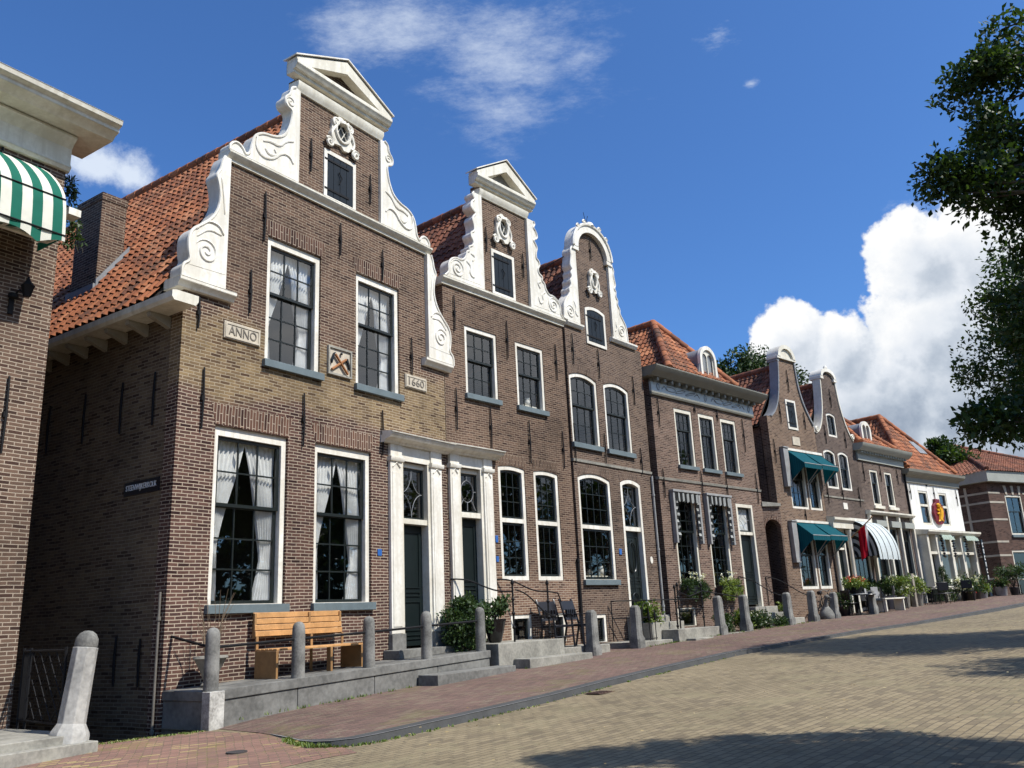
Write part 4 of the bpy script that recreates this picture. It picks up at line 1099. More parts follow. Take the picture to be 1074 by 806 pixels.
# striped hood awning
t = thing('hood_awning', 'rounded black and white striped hood awning over the shop window', 'awning', F6.at(1.70, 0, 3.08), F6.rot)
w = 1.85; R_ = 1.02; hh = 1.42
mb = MB(); mb.sheet(lambda a, b: (w*a, -.05-R_*math.sin(b*PI/2), -hh*(1-math.cos(b*PI/2))), 8, 14); mb.uv = [[(x*w+.2, y) for x, y in q] for q in mb.uv]
m2 = MB(); m2.sheet(lambda a, b: (w*a, -.05-R_, -hh-.12*b-.03*abs(math.sin(a*PI*8))*b), 48, 2); m2.uv = [[(x*w+.2, y) for x, y in q] for q in m2.uv]; mb.add(m2.v, m2.f, m2.uv)
for xx in (0, w):
    n = 10; mc = MB()
    for i in range(n):
        for j in range(6):
            def P(a, b): return (xx, -.05-R_*math.sin(b*PI/2)*(a), -hh*(1-math.cos(b*PI/2))*1.0 if a == 1 else -hh*(1-math.cos(b*PI/2)*a)*1.0)
            b0, b1 = i/n*PI/2, (i+1)/n*PI/2; r0, r1 = j/6, (j+1)/6
            f = lambda r, bb: (xx, -.05-R_*math.sin(bb)*r, -hh+hh*math.cos(bb)*r)
            mc.add([f(r0, b0), f(r1, b0), f(r1, b1), f(r0, b1)], [(0, 1, 2, 3)], [[(r0*1.24, 0), (r1*1.24, 0), (r1*1.24, 1), (r0*1.24, 1)]])
    mc.build('canopy_cheek', BLACKC, t)
mb.build('canopy', BLACKW, t, sharp=60)
mb = MB(); mb.box(-.1, w+.08, -.12, -.003, .01, .12); mb.build('head_board', WHITE, t)
mb = MB(); mb.box(-.24, -.04, -.1, -.003, -1.5, .1); mb.build('side_board', CREAM, t)
# flag
t = thing('flag', 'red and white flag hanging from a slanting pole beside the striped hood awning', 'flag', F6.at(1.55, .03, 2.35), F6.rot)
mb = MB(); mb.tube([(0, 0, 0), (.12, -.95, .75)], .022, 6); mb.lathe([(.01, 0), (.035, .03), (.01, .07)], (.12, -.96, .75), 8); mb.build('flag_pole', WOODD, t)
FLAGM = stripe_mat('red_white_flag_cloth', (.56, .012, .03), (.8, .78, .75), 1.0, .88, axis=0, trans=.3)
mb = MB()
def flagp(a, b):     # gathered near the middle of the pole, hanging straight down in deep folds
    return (.05+.03*a+.09*math.sin(a*13+b*1.2)*(.4+.6*b)+.10*b*(a-.5), -.38-.34*a+.06*math.sin(a*9+1)*b, .33+.20*a-(1.18-.22*a+.05*math.sin(a*7))*b)
mb.sheet(flagp, 30, 16); mb.build('flag_cloth', FLAGM, t, sharp=80)

# ================================================================== HOUSE 7: cornice, hipped roof, dormer
H = House('cornice_house', 'brick shop house with cornice and small dormer, left of the white house', F7)
W7 = 4.38
for a, b in ((.96, 1.72), (2.36, 3.10)):
    window(H, a, b, 3.85, 5.38, fw=.10, ft=.09, fb=.09, zm=4.8, cols=1, ru=1, rl=1, fmat=CREAM, sill=False)
    mb = MB(); mb.box(a-.08, b+.08, -.08, .01, 3.73, 3.845); H.part(mb, 'sill', CREAM)
for a, b in ((.45, 1.55), (1.85, 2.75), (3.15, 4.05)):
    window(H, a, b, .15 if b < 3 else -.4, 3.0, fw=.08, ft=.1, fb=.08, zm=2.4, cols=2, ru=1, rl=1, fmat=SHADE_GREY, sill=False)
H.front([(0, -1.2), (W7, -1.2), (W7, 6.2), (0, 6.2)], B7); H.body(W7, 8, 6.0, B7); H.floors(W7, 8, (-.2, 3.4))
mb = MB(); mb.mould(-.04, W7+.02, [(0, 5.70), (-.07, 5.70), (-.07, 6.0), (-.16, 6.08), (0, 6.08)]); mb.mould(-.22, W7+.25, [(.3, 6.08), (-.26, 6.08), (-.42, 6.22), (-.46, 6.36), (.3, 6.38)])
for i in range(18): mb.box(.02+i*.25, .10+i*.25, -.24, -.08, 5.98, 6.075)
o = H.part(mb, 'main_cornice', SHADE_GREY)
mb = MB(); mb.mould(.02, W7+.04, [(0, 3.45), (-.16, 3.45), (-.22, 3.52), (-.22, 3.58), (0, 3.63)])
for x in (.12, 1.62, 2.85, 4.22): mb.box(x, x+.13, -.12, -.003, -1.0, 3.445)
H.part(mb, 'shop_front', CREAM)
mb = MB()
for x in (.5, 1.9, 3.2): mb.box(x, x+.95, -.2, -.003, 2.95, 3.2)
H.part(mb, 'blind_box', SHADE_GREY)
mb = MB(); hip_roof(mb, -.1, W7+.1, 5.75, 2.0, 1.9, 8.35, 8, 6.40, -.1); H.part(mb, 'roof', TILE, sharp=50)
c = 1.85; yf = .3
mb = MB(); mb.prism(arch_poly(c-.42, c+.42, 6.35, 7.55, .3, 12), yf+.05, 2.2); o = H.part(mb, 'dormer', LEAD, sharp=40)
mb = MB(); mb.prism(arch_poly(c-.46, c+.46, 6.35, 7.62, .34, 12), yf-.05, yf+.048, [arch_poly(c-.32, c-.02, 6.5, 7.45, .15), arch_poly(c+.02, c+.32, 6.5, 7.45, .15)]); H.part(mb, 'dormer_front', WHITE)
mb = MB(); mb.add([(c-.36, yf+.02, 6.45), (c+.36, yf+.02, 6.45), (c+.36, yf+.02, 7.5), (c-.36, yf+.02, 7.5)], [(0, 1, 2, 3)]); H.part(mb, 'pane', GLASS)
for u, a, b in ((.35, 4.8, 5.6), (1.95, 4.9, 5.6), (3.6, 4.9, 5.6)): anchor(H, u, a, b)
gutter_pipe(H, W7-.04, -.06, -.5, 5.6, IRON, .04)
H7 = H

# ================================================================== HOUSE 8: white house with a cream bay shop front
H = House('white_house', 'white painted house with orange roof and a cream bay shop front', F8)
W8 = 5.25
for a, b in ((1.08, 1.98), (3.08, 3.88)):
    window(H, a, b, 3.20, 4.76, fw=.09, ft=.09, fb=.10, zm=4.1, cols=1, ru=1, rl=1, fmat=CREAM, white_mid=True, sill=False)
H.holes.append(arch_poly(.3, 5.0, -.2, 2.75))
H.front([(0, -1.0), (W8, -1.0), (W8, 5.2), (0, 5.2)], WHITEWASH); H.body(W8, 8, 5.1, WHITEWASH); H.floors(W8, 8, (-.1, 3.0))
mb = MB(); mb.mould(-.05, W8+.04, [(0, 5.08), (-.07, 5.08), (-.07, 5.3), (-.2, 5.42), (0, 5.42)]); mb.mould(-.18, W8+.22, [(.3, 5.42), (-.26, 5.42), (-.36, 5.52), (-.38, 5.64), (.3, 5.66)]); H.part(mb, 'main_cornice', CORN_GREY)
mb = MB(); hip_roof(mb, -.1, W8+.1, 5.35, 2.62, 2.0, 8.75, 8, 5.66, -.15); H.part(mb, 'roof', TILE, sharp=50)
mb = MB(); k = Vector((0, 2.15, 3.09)).normalized(); 
sx, sz = 3.15, 6.75
py = -.15+2.15*(sz-5.66)/3.09
mb.add([(sx, py-.08, sz+.02), (sx+.75, py-.08, sz+.02), (sx+.75, py-.08+k.y*.8, sz+.02+k.z*.8), (sx, py-.08+k.y*.8, sz+.02+k.z*.8), (sx, py+.05, sz-.05), (sx+.75, py+.05, sz-.05), (sx+.75, py+.05+k.y*.8, sz-.05+k.z*.8), (sx, py+.05+k.y*.8, sz-.05+k.z*.8)], [(0, 1, 2, 3), (0, 1, 5, 4), (1, 2, 6, 5), (2, 3, 7, 6), (3, 0, 4, 7)])
H.part(mb, 'skylight', LEAD)
mb = MB()
yb = -.48
mb.mould(.12, W8+.16, [(.2, 2.72), (yb-.08, 2.72), (yb-.16, 2.82), (yb-.16, 2.90), (.2, 3.0)])
for a, b in ((.18, .36), (1.02, 1.28), (2.32, 2.56), (3.42, 3.66), (4.72, 4.90)): mb.box(a, b, yb, -.003, .35, 2.718)
mb.box(.36, 4.72, yb+.03, yb+.20, 1.85, 1.97)
mb.mould(1.1, 4.95, [(0, .30), (yb-.05, .30), (yb-.05, .42), (yb, .46), (0, .46)])
o = H.part(mb, 'bay_shop_front', CREAM, bevel=.006)
mb = MB()
for a, b, z0 in ((1.28, 2.32, .46), (2.56, 3.42, .46), (3.66, 4.72, .46)): mb.add([(a, yb+.10, z0), (b, yb+.10, z0), (b, yb+.10, 2.72), (a, yb+.10, 2.72)], [(0, 1, 2, 3)])
H.part(mb, 'bay_glazing', GLASS, o)
mb = MB(); mb.box(1.2, 4.9, yb+.02, -.004, -.8, .295); H.part(mb, 'bay_plinth', STONE2, o)
mb = MB(); mb.box(1.1, 4.95, .9, .95, -.1, 2.74); mb.box(1.1, 4.95, .31, .9, 2.76, 2.80); mb.box(1.02, 1.06, .31, .95, -.1, 2.74); H.part(mb, 'shop_dark_lining', DARKIN)  # dark panels added behind the bay so its panes look unlit
panel_door(H, .40, 1.0, -.25, 1.84, -.25, SASH)
for u, a, b in ((.3, 4.3, 5.0), (2.6, 4.4, 5.0), (4.9, 4.2, 5.0), (2.0, 5.0, 5.05)): anchor(H, u, a, b)
gutter_pipe(H, .0, -.06, -.4, 5.0, WHITE, .05)
H8 = H
# round crest sign
t = thing('crest_sign', 'dark red crest with a golden lion between two upstairs windows', 'sign', F8.at(2.62, .0, 3.78), F8.rot)
mb = MB(); mb.prism([(.54*math.cos(2*PI*i/20)*(1+.05*math.cos(i*PI)), .54*math.sin(2*PI*i/20)) for i in range(20)], -.12, -.003); mb.box(-.22, .22, -.12, -.003, .50, .64); mb.build('shield', plain('crest_red_paint', (.16, .006, .018), .5), t, bevel=.01)
mb = MB()
mb.tube([(-.08, -.15, -.30), (.02, -.15, -.12), (.05, -.15, .10), (-.02, -.15, .22)], [.09, .12, .11, .07], 8)
mb.lathe([(.03, -.09), (.10, -.04), (.11, .04), (.04, .10)], (-.06, -.14, .30), 9)
for a, b in (((0, .08), (-.22, .14)), ((.0, -.02), (-.24, -.04)), ((0, -.2), (.2, -.34)), ((-.05, -.25), (-.2, -.36)), ((.08, -.12), (.26, .05))): mb.tube([(a[0], -.15, a[1]), (b[0], -.15, b[1])], [.05, .03], 6)
mb.tube([(.22, -.15, -.1), (.28, -.15, .1), (.2, -.15, .26)], .025, 6)
mb.v = [(x*1.15, y, z*1.1) for x, y, z in mb.v]
mb.build('lion_figure', plain('crest_gold_paint', (.80, .40, .01), .4), t)
# the shop's small valances
for k, (a, b, s) in enumerate(((1.22, 2.38, 'left'), (3.60, 4.86, 'right'))):
    t = thing('window_valance', 'small green-grey valance with dark bobbled flaps, %s one on the cream bay' % s, 'awning', F8.at((a+b)/2, .5, 2.45), F8.rot, 'valances on the bay shop front')
    w = (b-a)/2
    mb = MB(); mb.sheet(lambda x, y: (-w+2*w*x, -.06-.16*y, .26-.22*y*y-.02*abs(math.sin(x*PI*6))*y), 36, 4); mb.build('valance', stripe_mat('pale_green_canvas_%d' % k if False else 'pale_green_canvas', (.42, .50, .42), (.36, .44, .37), .2), t)
    for sg in (-1, 1):
        mb = MB()
        for j in range(9): mb.lathe([(.02, -.05), (.075, 0), (.02, .05)], (sg*(w-.04), -.1-.03*(j % 2), .2-.11*j), 7)
        mb.build('bobbled_flap', BLACKENAMEL, t)
t = thing('banner_sign', 'narrow vertical sign with white lettering at the corner of the bay shop front', 'sign', F8.at(5.05, .42, -.15), F8.rot)
mb = MB(); mb.box(-.02, .16, -.30, -.24, .62, 2.7); mb.build('sign_board', BLACKENAMEL, t)
mb = MB(); mb.box(-.02, .16, -.30, -.24, -.35, .61); mb.build('sign_base', plain('pale_blue_paint', (.42, .50, .58), .5), t)
mb = MB()
for i, (z0, z1) in enumerate(((2.35, 2.55), (2.05, 2.25), (1.75, 1.95), (1.45, 1.65), (1.15, 1.35), (.85, 1.05))):
    # the photograph shows only pale, unreadable strokes here
    mb.box(.02, .05, -.309, -.301, z0, z1); mb.box(.051, .12, -.309, -.301, z1-.05, z1); 
    if i % 2: mb.box(.09, .12, -.309, -.301, z0, z1-.051)
    else: mb.box(.051, .12, -.309, -.301, z0, z0+.05)
mb.build('sign_strokes', LETTER, t)

# ================================================================== HOUSE 9: banded corner house at the end of the street
F9 = Frame(24.7, 45.3, 62, -.2)
H = House('corner_house', 'dark brick corner house with pale stone bands at the street end', F9)
for a, b in ((1.35, 2.75), (6.2, 7.9)):
    window(H, a, b, 3.0, 5.1, fw=.09, ft=.1, fb=.08, zm=4.2, cols=2, ru=1, rl=1, fmat=CREAM, smat=SASH)
    window(H, a-.3, b+.6, -.3, 2.2, fw=.1, ft=.1, fb=.1, zm=1.5, cols=2, ru=1, rl=1, fmat=CREAM, sill=False)
H.front([(0, -1), (11, -1), (11, 6.1), (0, 6.1)], B9)
H.body(11, 11, 6.1, B9)
H.floors(11, 11, (-.1, 2.7))
mb = MB()
for z in (.75, 1.9, 2.6, 3.75, 4.65, 5.15): mb.box(-.02, 1.2 if 3 < z < 5.1 else .95, -.02, .0, z, z+.10); mb.box(2.9 if z > 2.5 else 3.5, 5.8, -.02, .0, z, z+.10); mb.box(-.02, -.001, .0, 11, z, z+.10)
for c in (1.5, 2.05, 2.6): mb.prism([(c-.07, 5.12), (c+.07, 5.12), (c+.11+(c-2.05)*.15, 5.6), (c-.11+(c-2.05)*.15, 5.6)], -.03, 0)
for v in (1.2, 2.4): mb.box(-.03, -.001, v, v+.14, -.3, 5.6)
H.part(mb, 'stone_band', plain('tree_shaded_band_stone', (.42, .38, .31), .8, .15, 2.0))  # band colour dulled to stand for tree shade
mb = MB(); mb.box(-.35, 11.3, -.35, -.0, 5.75, 6.3); mb.box(-.35, -.001, .0, 11, 5.75, 6.3); H.part(mb, 'eaves_board', SHADE_GREY)
mb = MB(); mb.box(-.03, -.001, 2.6, 3.9, 2.2, 5.0); mb.box(-.03, -.001, 4.8, 6.2, 2.8, 5.0); mb.box(-.03, -.001, 2.6, 4.2, -.4, 2.0); H.part(mb, 'side_window', SASH)
mb = MB(); mb.box(-.5, -.05, 2.4, 4.0, 2.15, 2.25)
for v in (2.45, 3.2, 3.95): mb.box(-.5, -.45, v-.03, v+.03, 2.25, 3.1)
for z in (2.65, 3.05): mb.box(-.5, -.46, 2.45, 3.95, z, z+.06)
H.part(mb, 'balcony', CREAM)
mb = MB(); hip_roof(mb, -.4, 11.4, 6.25, 5.5, 5.5, 9.0, 16, 6.3, -.4); H.part(mb, 'roof', TILED, sharp=50)
mb = MB(); mb.box(-.1, 2.2, 6.0, 8.0, 6.2, 8.3); mb.box(-.25, 2.3, 5.85, 8.1, 8.3, 8.45); H.part(mb, 'roof_dormer', plain('cream_boards', (.42, .42, .30), .7))

# ================================================================== LEFT HOUSE with the green awning
H = House('townhouse', 'brick townhouse with a deep cream cornice at the left edge of the street', FL)
window(H, -3.6, -2.0, .4, 2.9, zm=1.8)
H.front([(-11, -4), (0, -4), (0, 7.9), (-11, 7.9)], BL)
mb = MB(); mb.box(-.28, -.0, .302, 9.5, -4, 7.9); H.part(mb, 'side_wall', BL)
mb = MB(); mb.box(-11, -.3, 9.2, 9.5, -4, 7.9); mb.box(-11, -10.7, .302, 9.15, -4, 7.9); H.part(mb, 'back_wall', BL)
mb = MB(); mb.mould(-11.2, .03, [(.28, 7.32), (-.06, 7.32), (-.10, 7.38), (-.06, 7.46), (-.06, 7.72), (-.12, 7.80), (-.20, 7.86), (-.20, 7.90), (.28, 7.92)])
mb.mould(-11.4, .46, [(.4, 7.92), (-.50, 7.92), (-.56, 7.98), (-.66, 8.02), (-.66, 8.08), (-.74, 8.12), (-.76, 8.20), (.4, 8.24)])
H.part(mb, 'main_cornice', CREAM, bevel=.006)
mb = MB(); mb.prism([(-11.2, 8.2405), (.2, 8.2405), (-.8, 8.5), (-10.5, 8.5)], 2.2, 9.4); mb.box(-11.2, .2, .405, 9.45, 8.20, 8.24); H.part(mb, 'roof', LEAD)
for u, a, b in ((-.53, 2.6, 3.75), (-1.0, 6.95, 7.3)): anchor(H, u, a, b)
mb = MB(); mb.box(.0, .20, -.22, .02, 6.52, 6.64); H.part(mb, 'gutter_end', WHITE)
# green hood awning: a drop-front awning on hinged arms
t = thing('striped_awning', 'green and white striped awning with scalloped edge high on the left townhouse', 'awning', FL.at(-.36, 0, 7.22), FL.rot)
wA = 3.2
prof = densify([(0, .0), (-.30, -.20), (-.66, -.56), (-.81, -.84), (-.86, -1.44)], 2)
mb = MB(); n = len(prof)-1
def pa(a, b):
    i = min(int(b*n), n-1); f = b*n-i
    y = prof[i][0]*(1-f)+prof[i+1][0]*f; z = prof[i][1]*(1-f)+prof[i+1][1]*f
    return (-wA+wA*a, y-.01, z)
mb.sheet(pa, 24, 16); mb.uv = [[(x*wA, y) for x, y in q] for q in mb.uv]
m2 = MB(); m2.sheet(lambda a, b: (-wA+wA*a, -.865-.01*math.sin(a*40), -1.44-b*(.20-.13*abs(math.cos(a*PI*4.0)))), 96, 2); m2.uv = [[(x*wA, y) for x, y in q] for q in m2.uv]; mb.add(m2.v, m2.f, m2.uv)
for i in range(n):   # closed right cheek
    (y0, z0), (y1, z1) = prof[i], prof[i+1]
    mb.add([(0, y0, z0), (0, y1, z1), (0, y1*.1, -1.45*(i+1)/n), (0, y0*.1, -1.45*i/n)], [(0, 1, 2, 3)], [[(i*.07, 0), (i*.07+.07, 0), (i*.07+.07, 1), (i*.07, 1)]])
mb.build('canopy', GREENW, t, sharp=60)
mb = MB(); mb.tube([(-wA, -.875, -1.42), (0, -.875, -1.42)], .014, 6); mb.tube([(-wA, -.80, -.80), (0, -.80, -.80)], .010, 6); mb.build('front_bar', IRON, t)
mb = MB(); mb.sheet(lambda a, b: (-wA+.03+(wA-.06)*a, -.80+.74*b, -1.41+.24*b-.04*math.sin(b*PI)), 20, 6); mb.uv = [[(x*wA+.15, y) for x, y in q] for q in mb.uv]; mb.build('inner_flap', GREENW, t)
for x in (-.05, -.75, -1.6, -3.15):
    mb = MB(); mb.tube([(x, -.02, -1.24), (x+.02, -.42, -1.40), (x, -.85, -1.45)], .022, 6); mb.build('hinged_arm', CREAM, t)
mb = MB(); mb.tube([(-wA, -.42, -1.38), (-.02, -.42, -1.38)], .03, 7); mb.build('roller_bar', CREAM, t)
t = thing('wall_lamp', 'black wall lantern on the brick of the left townhouse', 'lamp', FL.at(-.53, 0, 4.95), FL.rot)
mb = MB(); mb.lathe([(.02, -.02), (.07, .0), (.07, .06), (.02, .08)], (-.08, -.05, 0), 10); mb.tube([(-.08, -.06, .03), (-.06, -.18, .10), (.02, -.24, .02)], .018, 6); mb.box(-.12, -.05, -.03, -.003, -.25, .05); mb.build('bracket', IRON, t)
mb = MB(); mb.lathe([(.05, 0), (.09, .16), (.10, .17), (.03, .26), (.012, .32)], (.02, -.24, .0), 6); mb.build('lantern', IRON, t)
# ------------------------------------------------------------------ curtains of house 1
def curtain(u_out, sgn, z0, z1, inner, label, folds=7, y=.22):
    """a gathered white curtain hanging inside; inner(t) = width at t from the top (0) to the hem (1)"""
    t = thing('curtain', label, 'curtain', F1.at(u_out, -y, z1), F1.rot, 'white curtains in the 1660 house')
    mb = MB(); h = z1-z0
    def p(a, b):
        w = inner(b)
        return (sgn*w*a, .035*math.sin(a*folds*2*PI+b*1.5)*(.6+.4*b)+.02*math.sin(b*9+a*3), -h*b + .03*a*math.sin(b*5))
    mb.sheet(p, folds*6, 24); mb.build('curtain_cloth', CURT, t, sharp=80)
    mb = MB(); mb.tube([(-sgn*.02, 0, .0), (sgn*inner(0), 0, .0)], .01, 5); mb.build('curtain_rod', PALESTONE, t)
def wl(pts):
    def f(t):
        for (a, wa), (b, wb) in zip(pts[:-1], pts[1:]):
            if t <= b: return wa+(wb-wa)*(t-a)/(b-a)
        return pts[-1][1]
    return f
for a, b, nm in ((.85, 2.17, 'left ground floor'), (3.06, 4.31, 'right ground floor')):
    w = b-a
    curtain(a, 1, .48, 3.20, wl([(0, .52*w), (.25, .38*w), (.5, .22*w), (.68, .12*w), (1, .12*w)]), 'white curtain on the left side of the 1660 house\'s %s window' % nm)
    curtain(b, -1, .48, 3.18, wl([(0, .52*w), (.25, .40*w), (.5, .28*w), (.74, .20*w), (1, .33*w)]), 'white curtain on the right side of the 1660 house\'s %s window' % nm)
for a, b, nm in ((1.82, 2.91, 'left upstairs'), (4.12, 5.20, 'right upstairs')):
    w = b-a
    curtain(a, 1, 4.74, 6.98, wl([(0, .54*w), (.25, .40*w), (.45, .30*w), (.7, .10*w), (1, .13*w)]), 'white curtain on the left side of the 1660 house\'s %s window' % nm)
    curtain(b, -1, 4.74, 6.96, wl([(0, .54*w), (.25, .42*w), (.45, .36*w), (.7, .22*w), (1, .34*w)]), 'white curtain on the right side of the 1660 house\'s %s window' % nm)

# ------------------------------------------------------------------ ground, road, pavement, kerb, pit
def sheet_poly(name, polys, mat, zf, kind='structure'):
    mb = MB()
    for poly, holes in polys:
        loops = [poly]+holes; flat = [q for l in loops for q in l]
        tr = tessellate_polygon([[Vector((x, y, 0)) for x, y in l] for l in loops])
        fs = []
        for a, b, c in tr:
            A, B, Cc = flat[a], flat[b], flat[c]
            if (B[0]-A[0])*(Cc[1]-A[1])-(B[1]-A[1])*(Cc[0]-A[0]) < 0: b, c = c, b
            fs.append((a, b, c))
        mb.add([(x, y, zf(x, y)) for x, y in flat], fs)
    o = mb.build(name, mat); tag(o, kind=kind); return o
D40 = Vector((math.sin(math.radians(40)), math.cos(math.radians(40)))); N40 = Vector((D40.y, -D40.x))
def ts(t, s): p = D40*t+N40*s; return (p.x, p.y)
pit = [F1.at(-1.60, -10), F1.at(-.012, -10), F1.at(-.012, 1.08), F1.at(-1.60, .10)]
pit = [(p.x, p.y) for p in pit]
LT = lambda x, y: ground_z(x, y, True)
sheet_poly('ground', [([ts(-40, -300), ts(-40, 300), ts(47.5, 300), ts(47.5, -300)], [pit]), ([ts(47.5, -400), ts(47.5, 400), ts(600, 400), ts(600, -400)], []), ([ts(-300, -300), ts(-300, 300), ts(-40, 300), ts(-40, -300)], [])], ROAD, LT)
mb = MB()
for i in range(4):
    a, b = pit[i], pit[(i+1) % 4]
    if i in (2, 3): mb.add([(a[0], a[1], LT(*a)-.002), (b[0], b[1], LT(*b)-.002), (b[0], b[1], -2.0), (a[0], a[1], -2.0)], [(0, 1, 2, 3)])
tag(mb.build('quay_wall', B1S), kind='structure')
m, t_, b_ = new_mat('dark_canal_water'); b_.inputs['Base Color'].default_value = (.01, .012, .009, 1); b_.inputs['Roughness'].default_value = .06
bump(t_, b_, t_.noise(worldpos(t_), 3, 3), .02, .3)
mb = MB(); c0 = [Vector(p) for p in pit]; mb.add([(p[0], p[1], -1.3) for p in pit], [(0, 1, 2, 3)]); tag(mb.build('water', m), kind='structure')

# kerb line on the map and the pavement behind it
KL = [(-3.41, 11.97), (-3.15, 11.60), (-2.92, 11.27), (-2.72, 10.92), (-2.50, 10.66), (-2.25, 10.52), (-2.0, 10.52), (-1.78, 10.66), (-1.43, 11.02), (-.90, 11.70), (-.30, 12.50), (.39, 13.42), (1.24, 14.75), (2.20, 16.12), (2.62, 16.68), (4.39, 19.01), (6.55, 21.40), (8.94, 23.68), (11.16, 25.45), (14.93, 28.86), (17.83, 31.78), (22.0, 36.2), (28, 42), (36, 48)]
lift = [0.0, .008, .018, .03, .042, .054, .064, .072] + [.08]*16
for i in (16, 17, 18): lift[i] = .05
FARL = []
tot = 0
back = [(-4.45, 12.66), (-4.45, 12.67), (-4.44, 12.68), (-4.43, 12.7), (-4.3, 12.85), (-4.1, 13.1), (-3.9, 13.4), (-3.6, 13.9), (-3.2, 14.5), (-2.6, 15.5), (-1.8, 16.6), (-.6, 18.3), (.6, 19.8), (1.9, 21.4), (2.4, 22.0), (4.6, 24.4), (7.3, 27.3), (9.6, 29.6), (11.5, 31.4), (14.5, 34.5), (17.5, 37.3), (23, 42.3), (30, 49), (38, 55)]
mb = MB()
fb = [(F.x, F.y) for F in (F1.at(.3, .2), F1.at(.6, .2), F1.at(.9, .2), F1.at(1.2, .2), F1.at(1.5, .2), F1.at(1.8, .2), F1.at(2.2, .2), F1.at(2.7, .2), F1.at(3.3, .2), F1.at(4.3, .2), F1.at(5.5, .2), F2.at(1, .1), F2.at(3, .1), F3.at(.8, .1), F3.at(2, .1), F4.at(.8, .1), F4.at(4.2, .1), F5.at(.7, .1), F6.at(.6, .1), F7.at(1, .1), F8.at(.8, .1), F8.at(6, .1), Vector((31, 50)), Vector((40, 56)))]
pts = []
for i, (k, f) in enumerate(zip(KL, fb)):
    for j in range(6):
        s = j/5; x = k[0]+(f[0]-k[0])*s; y = k[1]+(f[1]-k[1])*s
        pts.append((x, y, LT(x, y)+max(.006, min(lift[i]*.95, .076) if s < .01 else (.006, .011, .02, .031, .042, .053, .063, .070)[i] if i < 8 else .076)))
fs = [(i*6+j, i*6+j+1, i*6+j+7, i*6+j+6) for i in range(len(KL)-1) for j in range(5)]
mb.add(pts, [f[::-1] for f in fs])
o = mb.build('pavement', RED_BRICKS); tag(o, kind='structure')
# red paving that runs out level with the road on the left
lp = [(-1.86, 9.98), (-2.1, 10.42), (-2.5, 10.62), (-2.92, 11.20), (-3.45, 12.0), (-4.45, 12.64), (-4.43, 12.7), (-4.5, 12.72), (-5.75, 12.16), (-6.2, 11.2), (-8.0, 8.0), (-11, 3), (-14, -4), (-9, -6), (-6, 0), (-4.0, 5.0), (-2.95, 8.2), (-2.5, 9.4), (-2.2, 9.75)]
sheet_poly('pavement', [(lp, [])], MIX_BRICKS, lambda x, y: LT(x, y)+.0035)
# fill between that sheet and the raised pavement
mb = MB()
n = len(KL); prof = [(-.03, 0), (-.010, 1.0), (.02, 1.12), (.205, 1.12), (.21, 1.0), (.21, -.2)]
def sweep(path, prof, zf, mats):
    V = []
    for i, p in enumerate(path):
        a = Vector(path[max(i-1, 0)]); b = Vector(path[min(i+1, len(path)-1)]); d = (b-a).normalized(); nn = Vector((-d.y, d.x))
        for off, k in prof:
            x, y = p[0]+nn.x*off, p[1]+nn.y*off
            V.append((x, y, zf(i, x, y, k)))
    m_ = len(prof)
    F = [(i*m_+j, (i+1)*m_+j, (i+1)*m_+j+1, i*m_+j+1) for i in range(len(path)-1) for j in range(m_-1)]
    return V, F
V, Fq = sweep(KL, prof, lambda i, x, y, k: LT(x, y)+(lift[i] if k > 0 else .0)*min(k, 1)+(.004 if k > .5 else 0)+(.006 if k > 1 else 0)+(k*.1 if k < 0 else 0), None)
mb.add(V, Fq); tag(mb.build('kerb', KERB), kind='structure')
mb = MB(); V, Fq = sweep(KL, [(-.0145, .8), (-.0125, 1.0), (.010, 1.02)], lambda i, x, y, k: LT(x, y)+lift[i]*(.55 if k == 0 else 1)+(.012 if k > .5 else 0), None); mb.add(V, Fq); tag(mb.build('kerb', KERBEDGE), kind='structure')
# kerb on the far side of the road
KR = [(2.0, 3.0), (3.69, 7.19), (4.5, 8.4), (6.3, 10.8), (9.4, 15.0), (12.8, 19.4), (22, 28), (40, 46)]
mb = MB(); V, Fq = sweep([(x+.8, y-.6) for x, y in KR], [(.0, 0), (.0, 1), (-.14, 1), (-.14, 0)], lambda i, x, y, k: LT(x, y)+.1*k, None); mb.add(V, Fq); tag(mb.build('kerb', KERBEDGE), kind='structure')
sheet_poly('verge', [([(x+.95, y-.7) for x, y in KR]+[(60, 20), (30, -10), (6, -3)], [])], plain('bare_verge_soil', (.13, .11, .07), .95, .3, 2.0), lambda x, y: LT(x, y)+.09)

# weeds along the kerb and the foot of the steps
def tuft(mb, x, y, z, r, h, n, rng):
    for _ in range(n):
        a = rng.random()*2*PI; d = r*math.sqrt(rng.random()); px, py = x+math.cos(a)*d, y+math.sin(a)*d
        b = rng.random()*2*PI; l = h*(.5+rng.random()*.7); lean = .5*l
        w = .006+.006*rng.random()
        dx, dy = math.cos(b), math.sin(b)
        mb.add([(px-dy*w, py+dx*w, z), (px+dy*w, py-dx*w, z), (px+dx*lean*.4+dy*w*.7, py+dy*lean*.4-dx*w*.7, z+l*.6), (px+dx*lean, py+dy*lean, z+l)], [(0, 1, 2), (0, 2, 3)])
rng = random.Random(11)
mb = MB()
for i in range(5, 15):
    a, b = Vector(KL[i]), Vector(KL[i+1]); m_ = 12 if i < 9 else 14
    for k in range(m_):
        if rng.random() < (.0 if i < 9 else .45): continue
        p = a.lerp(b, rng.random()); d = (b-a).normalized(); p = p+Vector((d.y, -d.x))*(.03+.07*rng.random())
        tuft(mb, p.x, p.y, LT(p.x, p.y), .05, .03, 6, rng)
